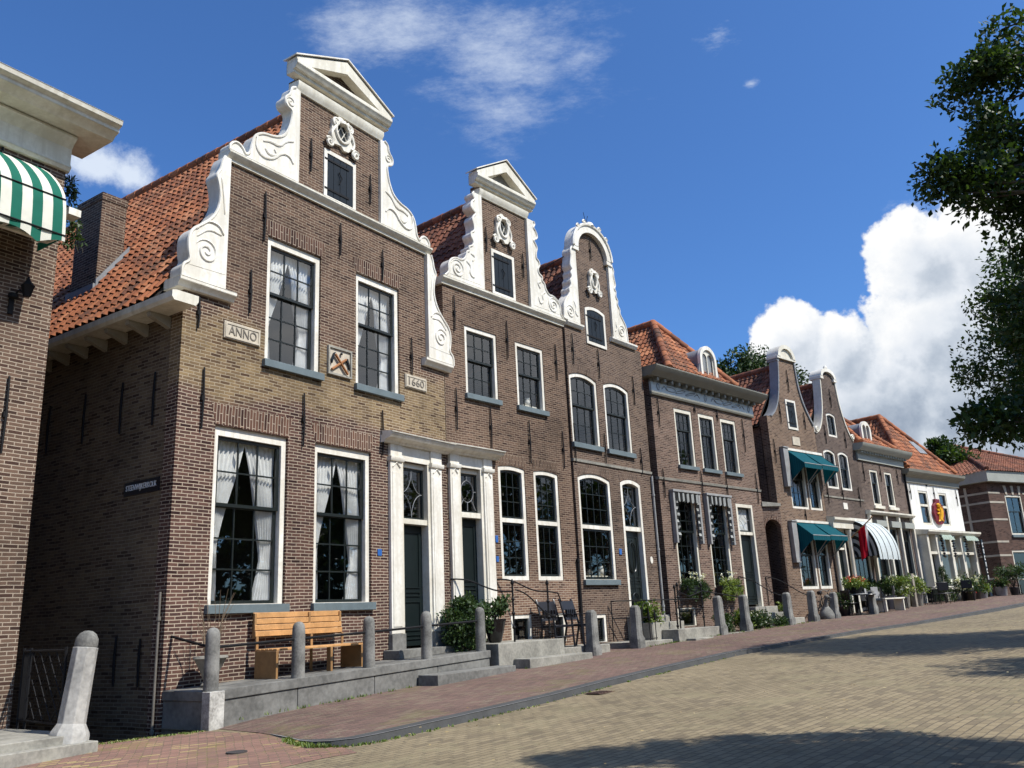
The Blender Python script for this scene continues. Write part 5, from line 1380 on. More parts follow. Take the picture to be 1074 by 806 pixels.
for i in range(2, 5):
    a, b = Vector(KL[i]), Vector(KL[i+1])
    for k in range(30):
        p = a.lerp(b, rng.random()); d = (b-a).normalized(); p = p+Vector((d.y, -d.x))*(.02+.08*rng.random()); tuft(mb, p.x, p.y, LT(p.x, p.y), .04, .05, 6, rng)
for k in range(150):   # moss along the edge of the quay
    a_, b_2 = Vector(pit[3]), Vector(pit[2]); p = a_.lerp(b_2, rng.random()); dd = (b_2-a_).normalized(); p = p+Vector((dd.y, -dd.x))*(.02+.16*rng.random()**2); tuft(mb, p.x, p.y, LT(p.x, p.y), .05, .022, 6, rng)
for fr, u0, u1, off, n in ((F1, .3, 6.4, 1.17, 40), (F2, .6, 2.6, 1.5, 60), (F3, .8, 3.5, 1.25, 50), (F4, -.6, .6, 1.25, 60), (F4, 1.0, 6, 1.3, 40)):
    for k in range(n):
        p = fr.at(u0+(u1-u0)*rng.random(), off+.05*rng.random()); tuft(mb, p.x, p.y, ground_z(p.x, p.y), .05, .05, 5, rng)
tag(mb.build('weeds', LEAFPALE), kind='stuff')
# fallen leaves and bits of straw on the paving
mb = MB()
for k in range(420):
    t1 = rng.uniform(5.5, 26); s1 = rng.uniform(-9, 6)
    x, y = ts(t1, s1)
    z = LT(x, y)+.083
    if s1 > -2: z = LT(x, y)+.006
    a = rng.random()*6.3; r = rng.uniform(.012, .03)
    mb.add([(x+r*math.cos(a), y+r*math.sin(a), z+.004), (x+r*.5*math.cos(a+1.6), y+r*.5*math.sin(a+1.6), z+.010), (x-r*math.cos(a), y-r*math.sin(a), z+.004), (x-r*.5*math.cos(a+1.6), y-r*.5*math.sin(a+1.6), z+.002)], [(0, 1, 2, 3)])
tag(mb.build('leaf_litter', leaf_mat('dry_leaf', [(.25, .17, .07), (.35, .26, .12), (.42, .36, .2)], .1)), kind='stuff')
t = thing('drain_grate', 'rusty iron drain grate in the road beside the kerb', 'drain', (1.12, 14.0, LT(1.12, 14.0)+.006), math.radians(52))
mb = MB(); mb.prism_z([(-.22, -.14), (.22, -.14), (.22, .14), (-.22, .14)], 0, .006)
for k in range(5): mb.box(-.19+k*.085, -.15+k*.085, -.11, .11, .006, .014)
mb.build('grate', plain('rusty_iron', (.09, .05, .035), .8), t)
t = thing('manhole_cover', 'small dark cover set in the red paving in the left foreground', 'manhole cover', (-3.35, 10.55, LT(-3.35, 10.55)+.012), math.radians(20))
mb = MB(); mb.lathe([(.12, -.01), (.12, .004), (.105, .006), (.1, .003), (.02, .004)], (0, 0, 0), 20); mb.build('cover', plain('dull_iron', (.045, .04, .038), .8), t)

# ------------------------------------------------------------------ stone stoeps and steps
def slab_thing(name, label, fr, u, boxes, mat=STONE, cat='stone step', tilt=None):
    t = thing(name, label, cat, fr.at(u, 0, 0), fr.rot)
    for (nm, x0, x1, o0, o1, z0, z1) in boxes:
        mb = MB()
        if callable(z0) or callable(z1): mb.prism_z([(x0, -o0), (x1, -o0), (x1, -o1), (x0, -o1)], z0, z1)
        else: mb.box(x0, x1, -o1, -o0, z0, z1)
        mb.build(nm, mat, t, bevel=.012)
    return t
st1 = lambda x, y: -.805+.028*(x+3.3)     # its top climbs with the street
slab_thing('stone_stoep', 'long raised blue-stone platform in front of the 1660 house', F1, 3.3, [
    ('stoep_top', -3.28, 3.42, .004, 1.12, lambda x, y: st1(x, y)-.14, st1),
    ('front_slab', -3.26, -1.66, .98, 1.10, -1.7, lambda x, y: st1(x, y)-.142), ('front_slab', -1.645, .05, .98, 1.10, -1.7, lambda x, y: st1(x, y)-.142), ('front_slab', .065, 1.75, .98, 1.10, -1.7, lambda x, y: st1(x, y)-.142), ('front_slab', 1.765, 3.40, .98, 1.10, -1.7, lambda x, y: st1(x, y)-.142),
    ('end_slab', -3.26, -3.15, .006, .975, -1.7, lambda x, y: st1(x, y)-.142), 
    ('door_step', 1.45, 3.45, .005, .42, lambda x, y: st1(x, y)+.002, -.50), ('kerb_step', 1.15, 3.60, 1.13, 1.60, -1.4, -.925)], STONE, 'platform')
slab_thing('stone_steps', 'two stone steps and a landing before the brown house with one white door case', F2, 1.2, [
    ('landing', -1.0, 1.22, .01, 1.15, -1.3, -.50), ('lower_step', -.55, 1.65, 1.16, 1.60, -1.3, -.83), ('side_slab', 1.24, 3.3, .01, .95, -1.3, -.72)], STONE2)
slab_thing('stone_steps', 'low pale stone edge and side steps before the ornate black door', F3, 2.6, [
    ('edge_slab', -1.9, 0, .01, 1.12, -1.2, -.74), ('top_step', -.62, .9, .01, .45, -1.1, -.12), ('middle_step', -.6, 1.1, .46, .78, -1.1, -.30), ('bottom_step', -.15, 2.45, .79, 1.30, -1.1, -.50), ('foot_step', .2, 1.2, 1.31, 1.60, -1.1, -.75)], STONE2)
slab_thing('stone_steps', 'stone steps up to the green door of the cornice house', F4, 4.7, [
    ('top_step', -.65, .75, .01, .42, -1, -.02), ('middle_step', -.5, .95, .43, .75, -1, -.22), ('bottom_step', -.35, 1.2, .76, 1.1, -1, -.42)], STONE2)
slab_thing('stone_edging', 'low stone edging between the weathered posts before the cornice house', F4, 4, [('edge_slab', -3.0, 2.4, 1.05, 1.32, -1.2, lambda x, y: -.66+.021*x)], STONE2, 'kerb')
slab_thing('stone_stoep', 'pale stone doorstep slab at the left townhouse beside the leaning bollard', FL, -2, [('upper_slab', -8, 1.95, .01, 1.92, -3.0, -1.14), ('lower_slab', -8, 2.05, .0, 2.05, -3.0, -1.24)], STONE2, 'platform')

# ------------------------------------------------------------------ bollards
def round_bollard(fr, u, off, zb, h, label, r=.106):
    t = thing('stone_bollard', label, 'bollard', fr.at(u, off, zb), fr.rot, 'round stone bollards on the platform')
    mb = MB(); mb.lathe([(r*1.02, 0), (r*1.0, .05), (r*.97, h-.20), (r*.93, h-.10), (r*.80, h-.045), (r*.5, h-.012), (r*.12, h)], (0, 0, 0), 20)
    mb.build('post_shaft', POSTMAT, t, sharp=50); return t
for u, zb, h, lb in ((.12, -.80, .86, 'left end of the platform, standing on a whitewashed corner block'), (1.73, -.765, .86, 'in front of the left half of the wooden bench'), (3.32, -.72, .86, 'just right of the wooden bench'), (4.86, -.675, .87, 'in front of the green door of the 1660 house'), (6.55, -.63, .87, 'beside the dark leafy bush')):
    round_bollard(F1, u, 1.0, zb, h, 'round grey stone bollard '+lb)
t = thing('whitewashed_block', 'square stone block with peeling whitewash under the first bollard', 'stone block', F1.at(.12, 1.12, -1.30), F1.rot)
mb = MB(); mb.box(-.125, .125, -.04, .145, -.1, .49); mb.build('block_body', plain('peeling_whitewash', (.62, .60, .54), .9, .05, 3.5, col2=(.20, .19, .17)), t, bevel=.01)
t = thing('handrail', 'thin dark iron rail running through the round bollards before the 1660 house', 'railing', F1.at(0, 1.0, 0), F1.rot)
mb = MB(); mb.tube([(.15, 1.0, -.04), (.13, .03, -.22), (1.73, 0, -.17), (3.32, 0, -.13), (4.86, 0, -.08), (6.55, 0, -.03)][1:], .022, 6); mb.tube([(.13, 1.0, -.04), (.13, .03, -.22)], .022, 6); mb.build('rail', IRON, t)

def square_post(fr, u, off, zb, h, label, lean=(0, 0), w=.13):
    t = thing('stone_post', label, 'post', fr.at(u, off, zb), fr.rot, 'weathered stone posts along the kerb'); t.rotation_euler = (lean[0], lean[1], fr.rot)
    mb = MB(); c = .035
    def ring(ww, z): 
        k = c*ww/w
        return [(-ww+k, -ww, z), (ww-k, -ww, z), (ww, -ww+k, z), (ww, ww-k, z), (ww-k, ww, z), (-ww+k, ww, z), (-ww, ww-k, z), (-ww, -ww+k, z)]
    rs = [ring(w*1.35, -.1), ring(w*1.35, .20), ring(w*1.02, .30), ring(w*.96, h-.14), ring(w*.85, h-.05), ring(w*.5, h)]
    V = [p for r in rs for p in r]; F = [(i*8+k, i*8+(k+1) % 8, (i+1)*8+(k+1) % 8, (i+1)*8+k) for i in range(len(rs)-1) for k in range(8)]
    mb.add(V, F+[tuple(40+k for k in range(8))]); mb.build('post_shaft', POSTMAT, t, sharp=25); return t
for fr, u, off, zb, h, lb, ln in ((F3, -1.24, 1.12, -.95, 1.04, 'weathered stone post in front of the two black garden chairs', (0, 0)), (F3, .68, 1.12, -.86, 1.02, 'weathered stone post beside the pale grass planter', (0, 0)),
    (F4, .68, 1.2, -.74, 1.08, 'leaning grey post left of the flowering plants by the green door', (.0, -.03)), (F4, 2.06, 1.2, -.71, 1.06, 'grey post right behind the yellow flowering plants', (0, -.02)),
    (F4, 4.66, 1.2, -.64, 1.02, 'grey post at the foot of the steps to the green door', (0, 0)), (F4, 6.32, 1.2, -.62, 1.04, 'grey post before the arched passage, next to the crouching stone figure', (0, 0)), (F4, 7.85, 1.2, -.60, .95, 'pale post leaning right before the teal awnings', (0, .08)), (F6, -.5, 1.5, -.42, .78, 'pale post before the terrace bench under the flag', (0, .05))):
    square_post(fr, u, off, zb, h, lb, ln, .12 if fr is not F6 else .11)
# big leaning bollard in the left foreground
t = thing('stone_bollard', 'tall pale octagonal bollard with round head leaning right beside the iron gate', 'bollard', (-5.72, 11.36, ground_z(-5.72, 11.36)-.06), math.radians(57))
t.rotation_euler = (0, .0, math.radians(57)); t.rotation_euler.rotate_axis('Y', .115)
mb = MB(); mb.lathe([(.235, -.1), (.235, .20), (.225, .24), (.168, .34), (.152, 1.22), (.154, 1.25), (.05, 1.26)], (0, 0, 0), 8); mb.build('shaft', plain('pale_octagonal_stone', (.44, .425, .385), .9, .1, 2.0, col2=(.20, .195, .18), bmp=.006), t, sharp=20, bevel=.008)
mb = MB(); mb.lathe([(.135, 1.255), (.140, 1.29), (.134, 1.36), (.10, 1.42), (.05, 1.455), (.01, 1.46)], (0, 0, 0), 18); mb.build('round_head', POSTMAT, t, sharp=60)
# iron gate between townhouse and bollard
ga = FL.at(.06, .06, -1.1); gb = Vector((-5.80, 11.40, 0)); dv = Vector((gb.x-ga.x, gb.y-ga.y)); rg = math.atan2(dv.y, dv.x); L = dv.length
t = thing('iron_gate', 'black iron lattice gate between the left townhouse and the leaning bollard', 'gate', (ga.x, ga.y, EYE-1.12), rg)
mb = MB()
for x in (.03, .30, L-.12): mb.tube([(x, 0, -.05), (x, 0, 1.02)], .02, 6)
for z in (.08, .98): mb.tube([(.03, 0, z), (L-.12, 0, z)], .016, 6)
mb.build('gate_frame', IRON, t)
mb = MB(); a, b = .34, L-.16; n = 4; wd = (b-a)/n
for i in range(-3, n): 
    for s in (1, -1):
        for j in range(1):
            x0 = a+wd*i; 
            p, q = (x0, .1), (x0+wd*3, .96)
            if s < 0: p, q = (x0+wd*3, .1), (x0, .96)
            cl = []
            for k in range(13):
                x = p[0]+(q[0]-p[0])*k/12; z = p[1]+(q[1]-p[1])*k/12
                if a <= x <= b: cl.append((x, 0, z))
            if len(cl) > 1: mb.tube(cl, .008, 5)
for k in range(6): mb.tube([(.06+.04*k, 0, .1), (.06+.04*k, 0, .96)], .007, 5)
mb.build('lattice', IRON, t)

# ------------------------------------------------------------------ bench
t = thing('wooden_bench', 'orange-brown wooden bench with slatted back against the 1660 house', 'bench', F1.at(2.52, .48, -.79+.02), F1.rot)
bw_ = .97
for i in range(4):
    mb = MB(); z = .66+i*.098; y = .30+.02*i; mb.box(-bw_, bw_, y, y+.028, z, z+.088); mb.build('back_slat', WOOD, t, bevel=.006)
for i in range(5):
    mb = MB(); y = -.22+i*.1; mb.box(-bw_, bw_, y, y+.09, .43, .465); mb.build('seat_slat', WOOD, t, bevel=.006)
for x in (-bw_+.02, .22, bw_-.02):
    mb = MB(); mb.box(x-.025, x+.025, -.22, .27 if abs(x) > .5 else -.12, 0, .428)
    mb.build('side_panel', WOODD, t, bevel=.006)
    mb = MB(); mb.box(x-.025, x+.025, .272, .298, 0, .66); mb.box(x-.02, x+.02, .33, .385, .64, 1.03); mb.build('back_post', WOODD, t, bevel=.004)
# planter with a dead plant
t = thing('plant_pot', 'low grey urn with dry brown twigs at the corner of the 1660 house', 'plant pot', F1.at(.42, .30, -.80), F1.rot)
mb = MB(); mb.lathe([(.10, 0), (.13, .04), (.09, .1), (.15, .25), (.23, .40), (.26, .42), (.25, .45), (.2, .44)], (.12, -.1, 0), 16); mb.build('urn', STONE2, t, sharp=50)
mb = MB(); rng = random.Random(5)
for k in range(26):
    a = rng.random()*6.3; l = rng.uniform(.35, 1.05); x0, y0 = .12+.08*math.cos(a), -.1+.08*math.sin(a)
    pth = [(x0, y0, .42), (x0+.10*math.cos(a)*l, y0+.10*math.sin(a)*l, .42+l*.6), (x0+.32*math.cos(a)*l, max(-.3, min(.22, y0+.25*math.sin(a)*l)), .42+l)]
    mb.tube(pth, [.005, .004, .002], 4)
mb.build('dry_twigs', plain('dry_twig', (.17, .12, .075), .9), t)

# ------------------------------------------------------------------ signs
t = thing('street_sign', 'black street name plate reading STEENWIJKERKOLK on the shaded side wall', 'sign', F1.at(0, 0, 0), F1.rot)
mb = MB(); mb.box(-.02, -.004, .34, 1.30, 2.20, 2.42); mb.build('plate', BLACKENAMEL, t)
tx = textmesh('STEENWIJKERKOLK', 0, .84, 2.25, 2.37, 0, .003, .0)
tx.v = [(-.024+y, 1.24-x, z) for x, y, z in tx.v]; tx.build('lettering', LETTER, t)
for fr, u, z, w, h, lb in ((F1, 4.66, 1.36, .12, .13, 'small blue enamel plate on the 1660 house beside its door case'), (F2, 1.57, 1.78, .09, .16, 'upper blue plate right of the white door case of the brown house'), (F2, 1.57, 1.32, .09, .13, 'lower blue plate right of the white door case of the brown house'), (F3, 1.93, 1.62, .13, .16, 'blue enamel plate left of the ornate black door')):
    t = thing('house_plate', lb, 'sign', fr.at(u, 0, z), fr.rot)
    mb = MB(); mb.prism([(w/2*x, h/2*y) for x, y in ((-1, -.8), (-.8, -1), (.8, -1), (1, -.8), (1, .8), (.8, 1), (-.8, 1), (-1, .8))], -.015, -.003); mb.build('plate', BLUE, t, bevel=.004)
t = thing('house_plate', 'small white oval plate right of the ornate black door', 'sign', F3.at(3.52, 0, 1.42), F3.rot)
mb = MB(); mb.prism([(.07*math.cos(2*PI*i/16), .10*math.sin(2*PI*i/16)) for i in range(16)], -.02, -.003); mb.build('plate', WHITE, t)

# ------------------------------------------------------------------ iron handrails at house 2
def handrail(fr, u, off, zb, paths, posts, label, knob=True):
    t = thing('iron_railing', label, 'railing', fr.at(u, off, zb), fr.rot)
    for x, y, z0, z1 in posts:
        mb = MB(); mb.tube([(x, y, z0), (x, y, z1)], .022, 7); 
        for k in (.25, .5, .75): zz = z0+(z1-z0)*k; mb.lathe([(.022, -.04), (.045, 0), (.022, .04)], (x, y, zz), 8)
        mb.lathe([(.02, 0), (.045, .04), (.03, .09), (.008, .13)], (x, y, z1), 8)
        mb.build('post', IRON, t, sharp=50)
    mb = MB()
    for p in paths: mb.tube(p, .016, 6)
    mb.build('rail', IRON, t); return t
def curve3(a, b, sag, n=10): return [tuple(a[k]+(b[k]-a[k])*(i/n) + (sag*math.sin(2*PI*i/n) if k == 2 else 0) for k in range(3)) for i in range(n+1)]
handrail(F2, .0, 0, 0, [curve3((-.02, -.02, .86), (.95, -.95, .55), .05)], [(.95, -.95, -.5, .68)], 'curved black iron handrail left of the white door case steps')
handrail(F2, .0, 0, 0, [curve3((1.50, -.02, .86), (2.42, -.75, .55), .05), curve3((1.05, -.95, .58), (2.42, -.95, -.02), .06), [(2.42, -.75, .55), (2.75, -.80, .50), (2.85, -.8, .3)]], [(2.42, -.75, -.72, .68)], 'curved black iron handrail right of the white door case steps')
handrail(F3, 0, 0, 0, [[(1.15, -.1, .30), (2.2, -.95, .28), (3.9, -.95, .28), (4.5, -.9, .28)], [(1.15, -.1, -.15), (2.2, -.9, -.16)], [(1.15, -.1, .30), (1.15, -.1, -.72)]], [(2.95, -1.0, -.75, .55)], 'straight iron railing beside the steps of the ornate black door')
handrail(F4, 0, 0, 0, [[(-.92, -.95, .5), (-.4, -.95, .35), (.25, -.95, .48)], [(.25, -.95, .5), (1.2, -.95, .40), (2.3, -1.1, .25)], [(-.92, -.95, .0), (.25, -.95, .0)]], [(-.92, -.95, -.5, .62), (.25, -.95, -.5, .6)], 'black iron railing with turned posts over the cellar stoep of the cornice house')
handrail(F4, 0, 0, 0, [curve3((3.85, -.03, .95), (5.1, -1.0, .25), .06), [(3.85, -.03, .95), (3.85, -.03, .0)]], [], 'thin curved handrail left of the green door')
handrail(F4, 0, 0, 0, [curve3((5.6, -.03, .95), (7.1, -1.0, .2), .06), [(5.6, -.03, .95), (5.6, -.03, .0)]], [], 'thin curved handrail right of the green door, before the passage')
t = thing('iron_gate', 'low black iron fence with pointed finials before the round-gable house cellar window', 'fence', F3.at(1.6, .85, -.74), F3.rot)
mb = MB()
for x in (-.45, -.2, .15, .45): mb.tube([(x, 0, 0), (x, 0, .55)], .012, 5); mb.lathe([(.02, 0), (.045, .1), (.008, .3)], (x, 0, .5), 6)
mb.tube([(-.15+.3*math.cos(PI*i/10)*.6+.15, 0, .6+.35*math.sin(PI*i/10)) for i in range(11)], .012, 5)
mb.tube([(-.5, 0, .05), (.5, 0, .05)], .014, 5); mb.build('bars', IRON, t)
# ------------------------------------------------------------------ leaves and plants
def leaves(name, clusters, per, size, mat, parent, seed=1, droop=.0, flat=.0, aspect=.55):
    """clusters = (x,y,z,radius[,vertical squash]); many small folded leaves round each"""
    rg_ = np.random.default_rng(seed)
    C = np.array([(c[0], c[1], c[2], c[3], c[4] if len(c) > 4 else 1.0) for c in clusters])
    idx = np.repeat(np.arange(len(C)), per); n = len(idx)
    d = rg_.normal(size=(n, 3)); d /= np.linalg.norm(d, axis=1)[:, None]
    r = C[idx, 3]*rg_.random(n)**.45
    p = C[idx, :3] + d*r[:, None]*np.stack([np.ones(n), np.ones(n), C[idx, 4]], 1)
    ax = rg_.normal(size=(n, 3)) + d*.6; ax[:, 2] -= droop; ax /= np.linalg.norm(ax, axis=1)[:, None]
    up = rg_.normal(size=(n, 3)); up[:, 2] += .8+flat
    sd = np.cross(ax, up); sd /= np.linalg.norm(sd, axis=1)[:, None]+1e-9
    nr = np.cross(sd, ax)
    s = size*(.6+.8*rg_.random(n)); w = s*aspect*.5
    v = np.empty((n, 4, 3))
    v[:, 0] = p; v[:, 1] = p+ax*(s*.5)[:, None]+sd*w[:, None]+nr*(s*.12)[:, None]
    v[:, 2] = p+ax*s[:, None]; v[:, 3] = p+ax*(s*.5)[:, None]-sd*w[:, None]+nr*(s*.12)[:, None]
    me = bpy.data.meshes.new(name)
    me.vertices.add(n*4); me.vertices.foreach_set('co', v.reshape(-1))
    me.loops.add(n*4); me.loops.foreach_set('vertex_index', np.arange(n*4, dtype=np.int32))
    me.polygons.add(n); me.polygons.foreach_set('loop_start', np.arange(0, n*4, 4, dtype=np.int32))
    me.polygons.foreach_set('loop_total', np.full(n, 4, dtype=np.int32))
    me.update(calc_edges=True); me.validate()
    me.materials.append(mat)
    o = bpy.data.objects.new(name, me); COL.objects.link(o); o.parent = parent
    return o

def tree(label, x, y, h_trunk, crown, n_limb, per, leaf, mat, seed, cat='tree', name='street_tree', r0=.22, z0=None, group=None, rc=.6, gap=.0):
    """crown = list of ellipsoids (dx,dy,z,rx,rz): leaf clumps sit at the ends of limbs that fill them"""
    rg_ = random.Random(seed)
    gz0 = ground_z(x, y) if z0 is None else z0
    t = thing(name, label, cat, (x, y, gz0), 0, group)
    mb = MB()
    top = max(c[2]+c[4]*.4 for c in crown)
    mb.tube([(0, 0, -.3), (.05, .02, h_trunk*.5), (.02, -.05, h_trunk), (.1, .05, (h_trunk+top)/2), (.0, .1, top)], [r0*1.25, r0, r0*.85, r0*.5, r0*.12], 10)
    mb.build('trunk', BARK, t)
    mb = MB(); cl = []
    tot = sum(c[3]*c[3]*c[4] for c in crown)
    for c in crown:
        for k in range(max(5 if len(crown) > 9 else 2, round(n_limb*c[3]*c[3]*c[4]/tot))):
            while True:
                q = [rg_.uniform(-1, 1) for _ in range(3)]
                l = math.sqrt(sum(a*a for a in q))
                if .45 < l < 1: break
            e = (c[0]+q[0]*c[3], c[1]+q[1]*c[3], c[2]+q[2]*c[4])
            zs = max(h_trunk*.8, min(top*.9, e[2]-.35*math.hypot(e[0], e[1])))
            m = (e[0]*.5+rg_.uniform(-.2, .2), e[1]*.5+rg_.uniform(-.2, .2), zs*.45+e[2]*.55+.15)
            big = len(crown) > 9
            if k % (4 if big else 2) == 0: mb.tube([(0, 0, zs), m, e], [r0*(.14 if big else .28), r0*(.08 if big else .16), r0*.03], 5)
            cl.append((e[0], e[1], e[2], rc*rg_.uniform(.6, 1.25), .75))
    mb.build('limbs', BARK, t)
    leaves('crown', cl, per, leaf, mat, t, seed)
    return t

# three trees stand along the far side of the road, mostly out of the picture; their crowns reach in from the right
tree('large leafy tree reaching into the picture at the upper right, nearest of all', 5.75, 6.0, 2.6,
     [(-1.02, 0.94, 6.16, 0.36, 0.33), (-1.41, 0.72, 5.77, 0.21, 0.2), (-1.3, 0.89, 5.43, 0.35, 0.33), (-0.96, 1.14, 5.23, 0.4, 0.37), (-1.8, 0.84, 4.72, 0.16, 0.15), (-1.55, 0.93, 4.84, 0.23, 0.21),
      (-1.36, 1.02, 4.65, 0.27, 0.25), (-0.95, .95, 4.30, 0.34, 0.34), (-1.02, .80, 3.61, 0.30, 0.31), (-1.12, .58, 3.16, 0.24, 0.26), (-1.45, .66, 2.78, 0.22, 0.16), (-1.90, 0.80, 2.58, 0.10, 0.08),
      (-1.30, .85, 2.66, 0.26, 0.2), (-1.05, 1.02, 2.95, 0.32, 0.28), (-0.65, 0.92, 5.97, 0.53, 0.49), (-0.58, 1.12, 4.9, 0.72, 0.66), (-0.74, 1.24, 3.84, 0.72, 0.66), (-.70, .95, 3.05, 0.52, 0.48),
      (0.05, 0.88, 5.31, 0.83, 0.77), (-0.19, 1.08, 3.74, 0.92, 0.85), (-0.40, 1.0, 2.95, 0.60, 0.45), (.9, -.5, 4.8, 1.5, 1.7)], 330, 210, .060, LEAFDARK, 4, rc=.27)
tree('roadside tree casting a small shadow on the middle of the road', 12.0, 11.6, 3.0, [(0, 0, 5.6, 1.4, 1.2), (.7, -.4, 6.6, 1.2, 1.0)], 46, 200, .10, LEAFDARK, 9)
tree('roadside tree whose crown shades the far bend of the road', 13.2, 17.0, 3.0, [(0, 0, 6.4, 2.9, 2.2), (-1.4, 1.0, 5.4, 1.7, 1.5), (.6, -.3, 8.2, 1.6, 1.4)], 210, 300, .10, LEAFDARK, 14, rc=.75)
tree('bushy green tree behind the roof of the cornice house', 13.5, 47.6, 6.0, [(0, 0, 12.0, 2.7, 2.6), (-2.4, -.5, 11.2, 2.2, 2.0), (1.2, .3, 11.5, 1.7, 2.0)], 110, 330, .20, LEAFMID, 21, r0=.35, z0=1.2, rc=1.0)
tree('green tree showing between the two plain gables', 16.6, 50.2, 6.0, [(0, 0, 10.2, 1.3, 2.2), (-.6, .2, 9.6, 1.1, 1.6)], 40, 300, .20, LEAFMID, 22, r0=.35, z0=1.2, rc=1.0)
tree('dark tree standing before the tiled roof of the corner house', 24.9, 49.4, 4.5, [(0, 0, 8.0, 1.1, 1.1), (.6, -.3, 7.3, .8, .6)], 22, 150, .22, LEAFDARK, 23, r0=.25, z0=1.4, rc=.6)
# unseen trees added behind the photographer and across the road to darken pane reflections
for x, y, s_ in ((17.5, 8.0, 11), (22.0, 4.0, 12), (11.5, .5, 5), (14.0, -7.0, 6), (3.5, -11.0, 7), (-8.0, -13.0, 8), (20.0, -1.0, 9)):
    tree('tall roadside tree behind the photographer, outside the picture', x, y, 3.0, [(0, 0, 6.5, 3.2, 3.0), (.8, -.5, 9.2, 2.4, 2.2), (-.8, .6, 5.0, 2.4, 1.4)], 60, 120, .26, LEAFDARK, s_, rc=.8, group='trees behind the photographer')
far = None  # far trees, also added unseen, darken the low reflections in the panes
for k, (x, y) in enumerate(((40, 3), (41, 11), (42, 19), (44, 27), (36, -6), (47, 35))):
    if far is None: far = tree('broad tree far across the road, outside the picture', x, y, 1.5, [(0, 0, 5.0, 4.6, 4.5), (0, 0, 9.0, 3.4, 3.0)], 60, 90, .6, LEAFDARK, 31, rc=1.3, z0=1.4, r0=.3, group='trees across the road')
    else: place_copy(far, (x, y, 1.4), k*1.3)
# climber on the far side of the left townhouse
t = thing('climbing_plant', 'trailing green climber hanging at the corner of the left townhouse under its cornice', 'plant', FL.at(.12, -.25, 5.6), FL.rot)
rng = random.Random(8); mb = MB(); cl = []
for k in range(7):
    x = rng.uniform(.0, .26); z = rng.uniform(.75, 1.75); l = rng.uniform(.25, .5)
    mb.tube([(-.05, .1, z), (x, 0, z+.12), (x+.15, -.03, z-l)], [.008, .006, .003], 4)
    for j in range(5): cl.append((x+.02*j, -.01, z+.1-l*j/5, .09))
mb.build('stems', BARK, t); leaves('foliage', cl, 12, .085, LEAFMID, t, 3, droop=1.0, aspect=.4)

def bush(label, loc, rot, cl, per, leaf, mat, cat='bush', name='leafy_bush', seed=1, stems=6, flowers=None, group=None):
    t = thing(name, label, cat, loc, rot, group)
    mb = MB(); rg_ = random.Random(seed)
    for k in range(stems):
        c = rg_.choice(cl); mb.tube([(rg_.uniform(-.08, .08), rg_.uniform(-.08, .08), -.02), (c[0]*.5, c[1]*.5, c[2]*.5), (c[0], c[1], c[2])], [.014, .01, .004], 5)
    mb.build('stems', BARK, t)
    leaves('foliage', cl, per, leaf, mat, t, seed)
    if flowers:
        fc, fp, fs, fm = flowers; leaves('blossom', fc, fp, fs, fm, t, seed+5, aspect=.9)
    return t
rng = random.Random(2)
cl = [(rng.uniform(-.46, .46), rng.uniform(-.26, .24), rng.uniform(.1, .88), .17) for _ in range(60)]+[(rng.uniform(-.2, .25), rng.uniform(-.15, .1), rng.uniform(.85, 1.05), .13) for _ in range(12)]
bush('dense dark leafy bush between the two white door cases', F2.at(-.10, .50, -.60), F2.rot, cl, 60, .075, LEAFMID, seed=2)
t = thing('potted_plant', 'leafy plant in a glossy black pot beside the steps of the white door case', 'potted plant', F2.at(.72, .60, -.495), F2.rot)
mb = MB(); mb.lathe([(.12, 0), (.14, .02), (.20, .25), (.235, .42), (.25, .44), (.25, .48), (.21, .48), (.2, .43)], (0, 0, 0), 20); mb.build('pot', plain('glossy_black_glaze', (.008, .008, .009), .12, .1), t, sharp=50)
mb = MB(); cl = []
for k in range(16):
    a = rng.random()*6.3; l = rng.uniform(.12, .36); e = (l*math.cos(a), l*math.sin(a)*.8, .48+rng.uniform(.12, .36)); mb.tube([(0, 0, .42), (e[0]*.4, e[1]*.4, .62), e], .006, 4); cl.append((*e, .13))
mb.build('stems', BARK, t); leaves('foliage', cl, 45, .085, LEAFMID, t, 6)

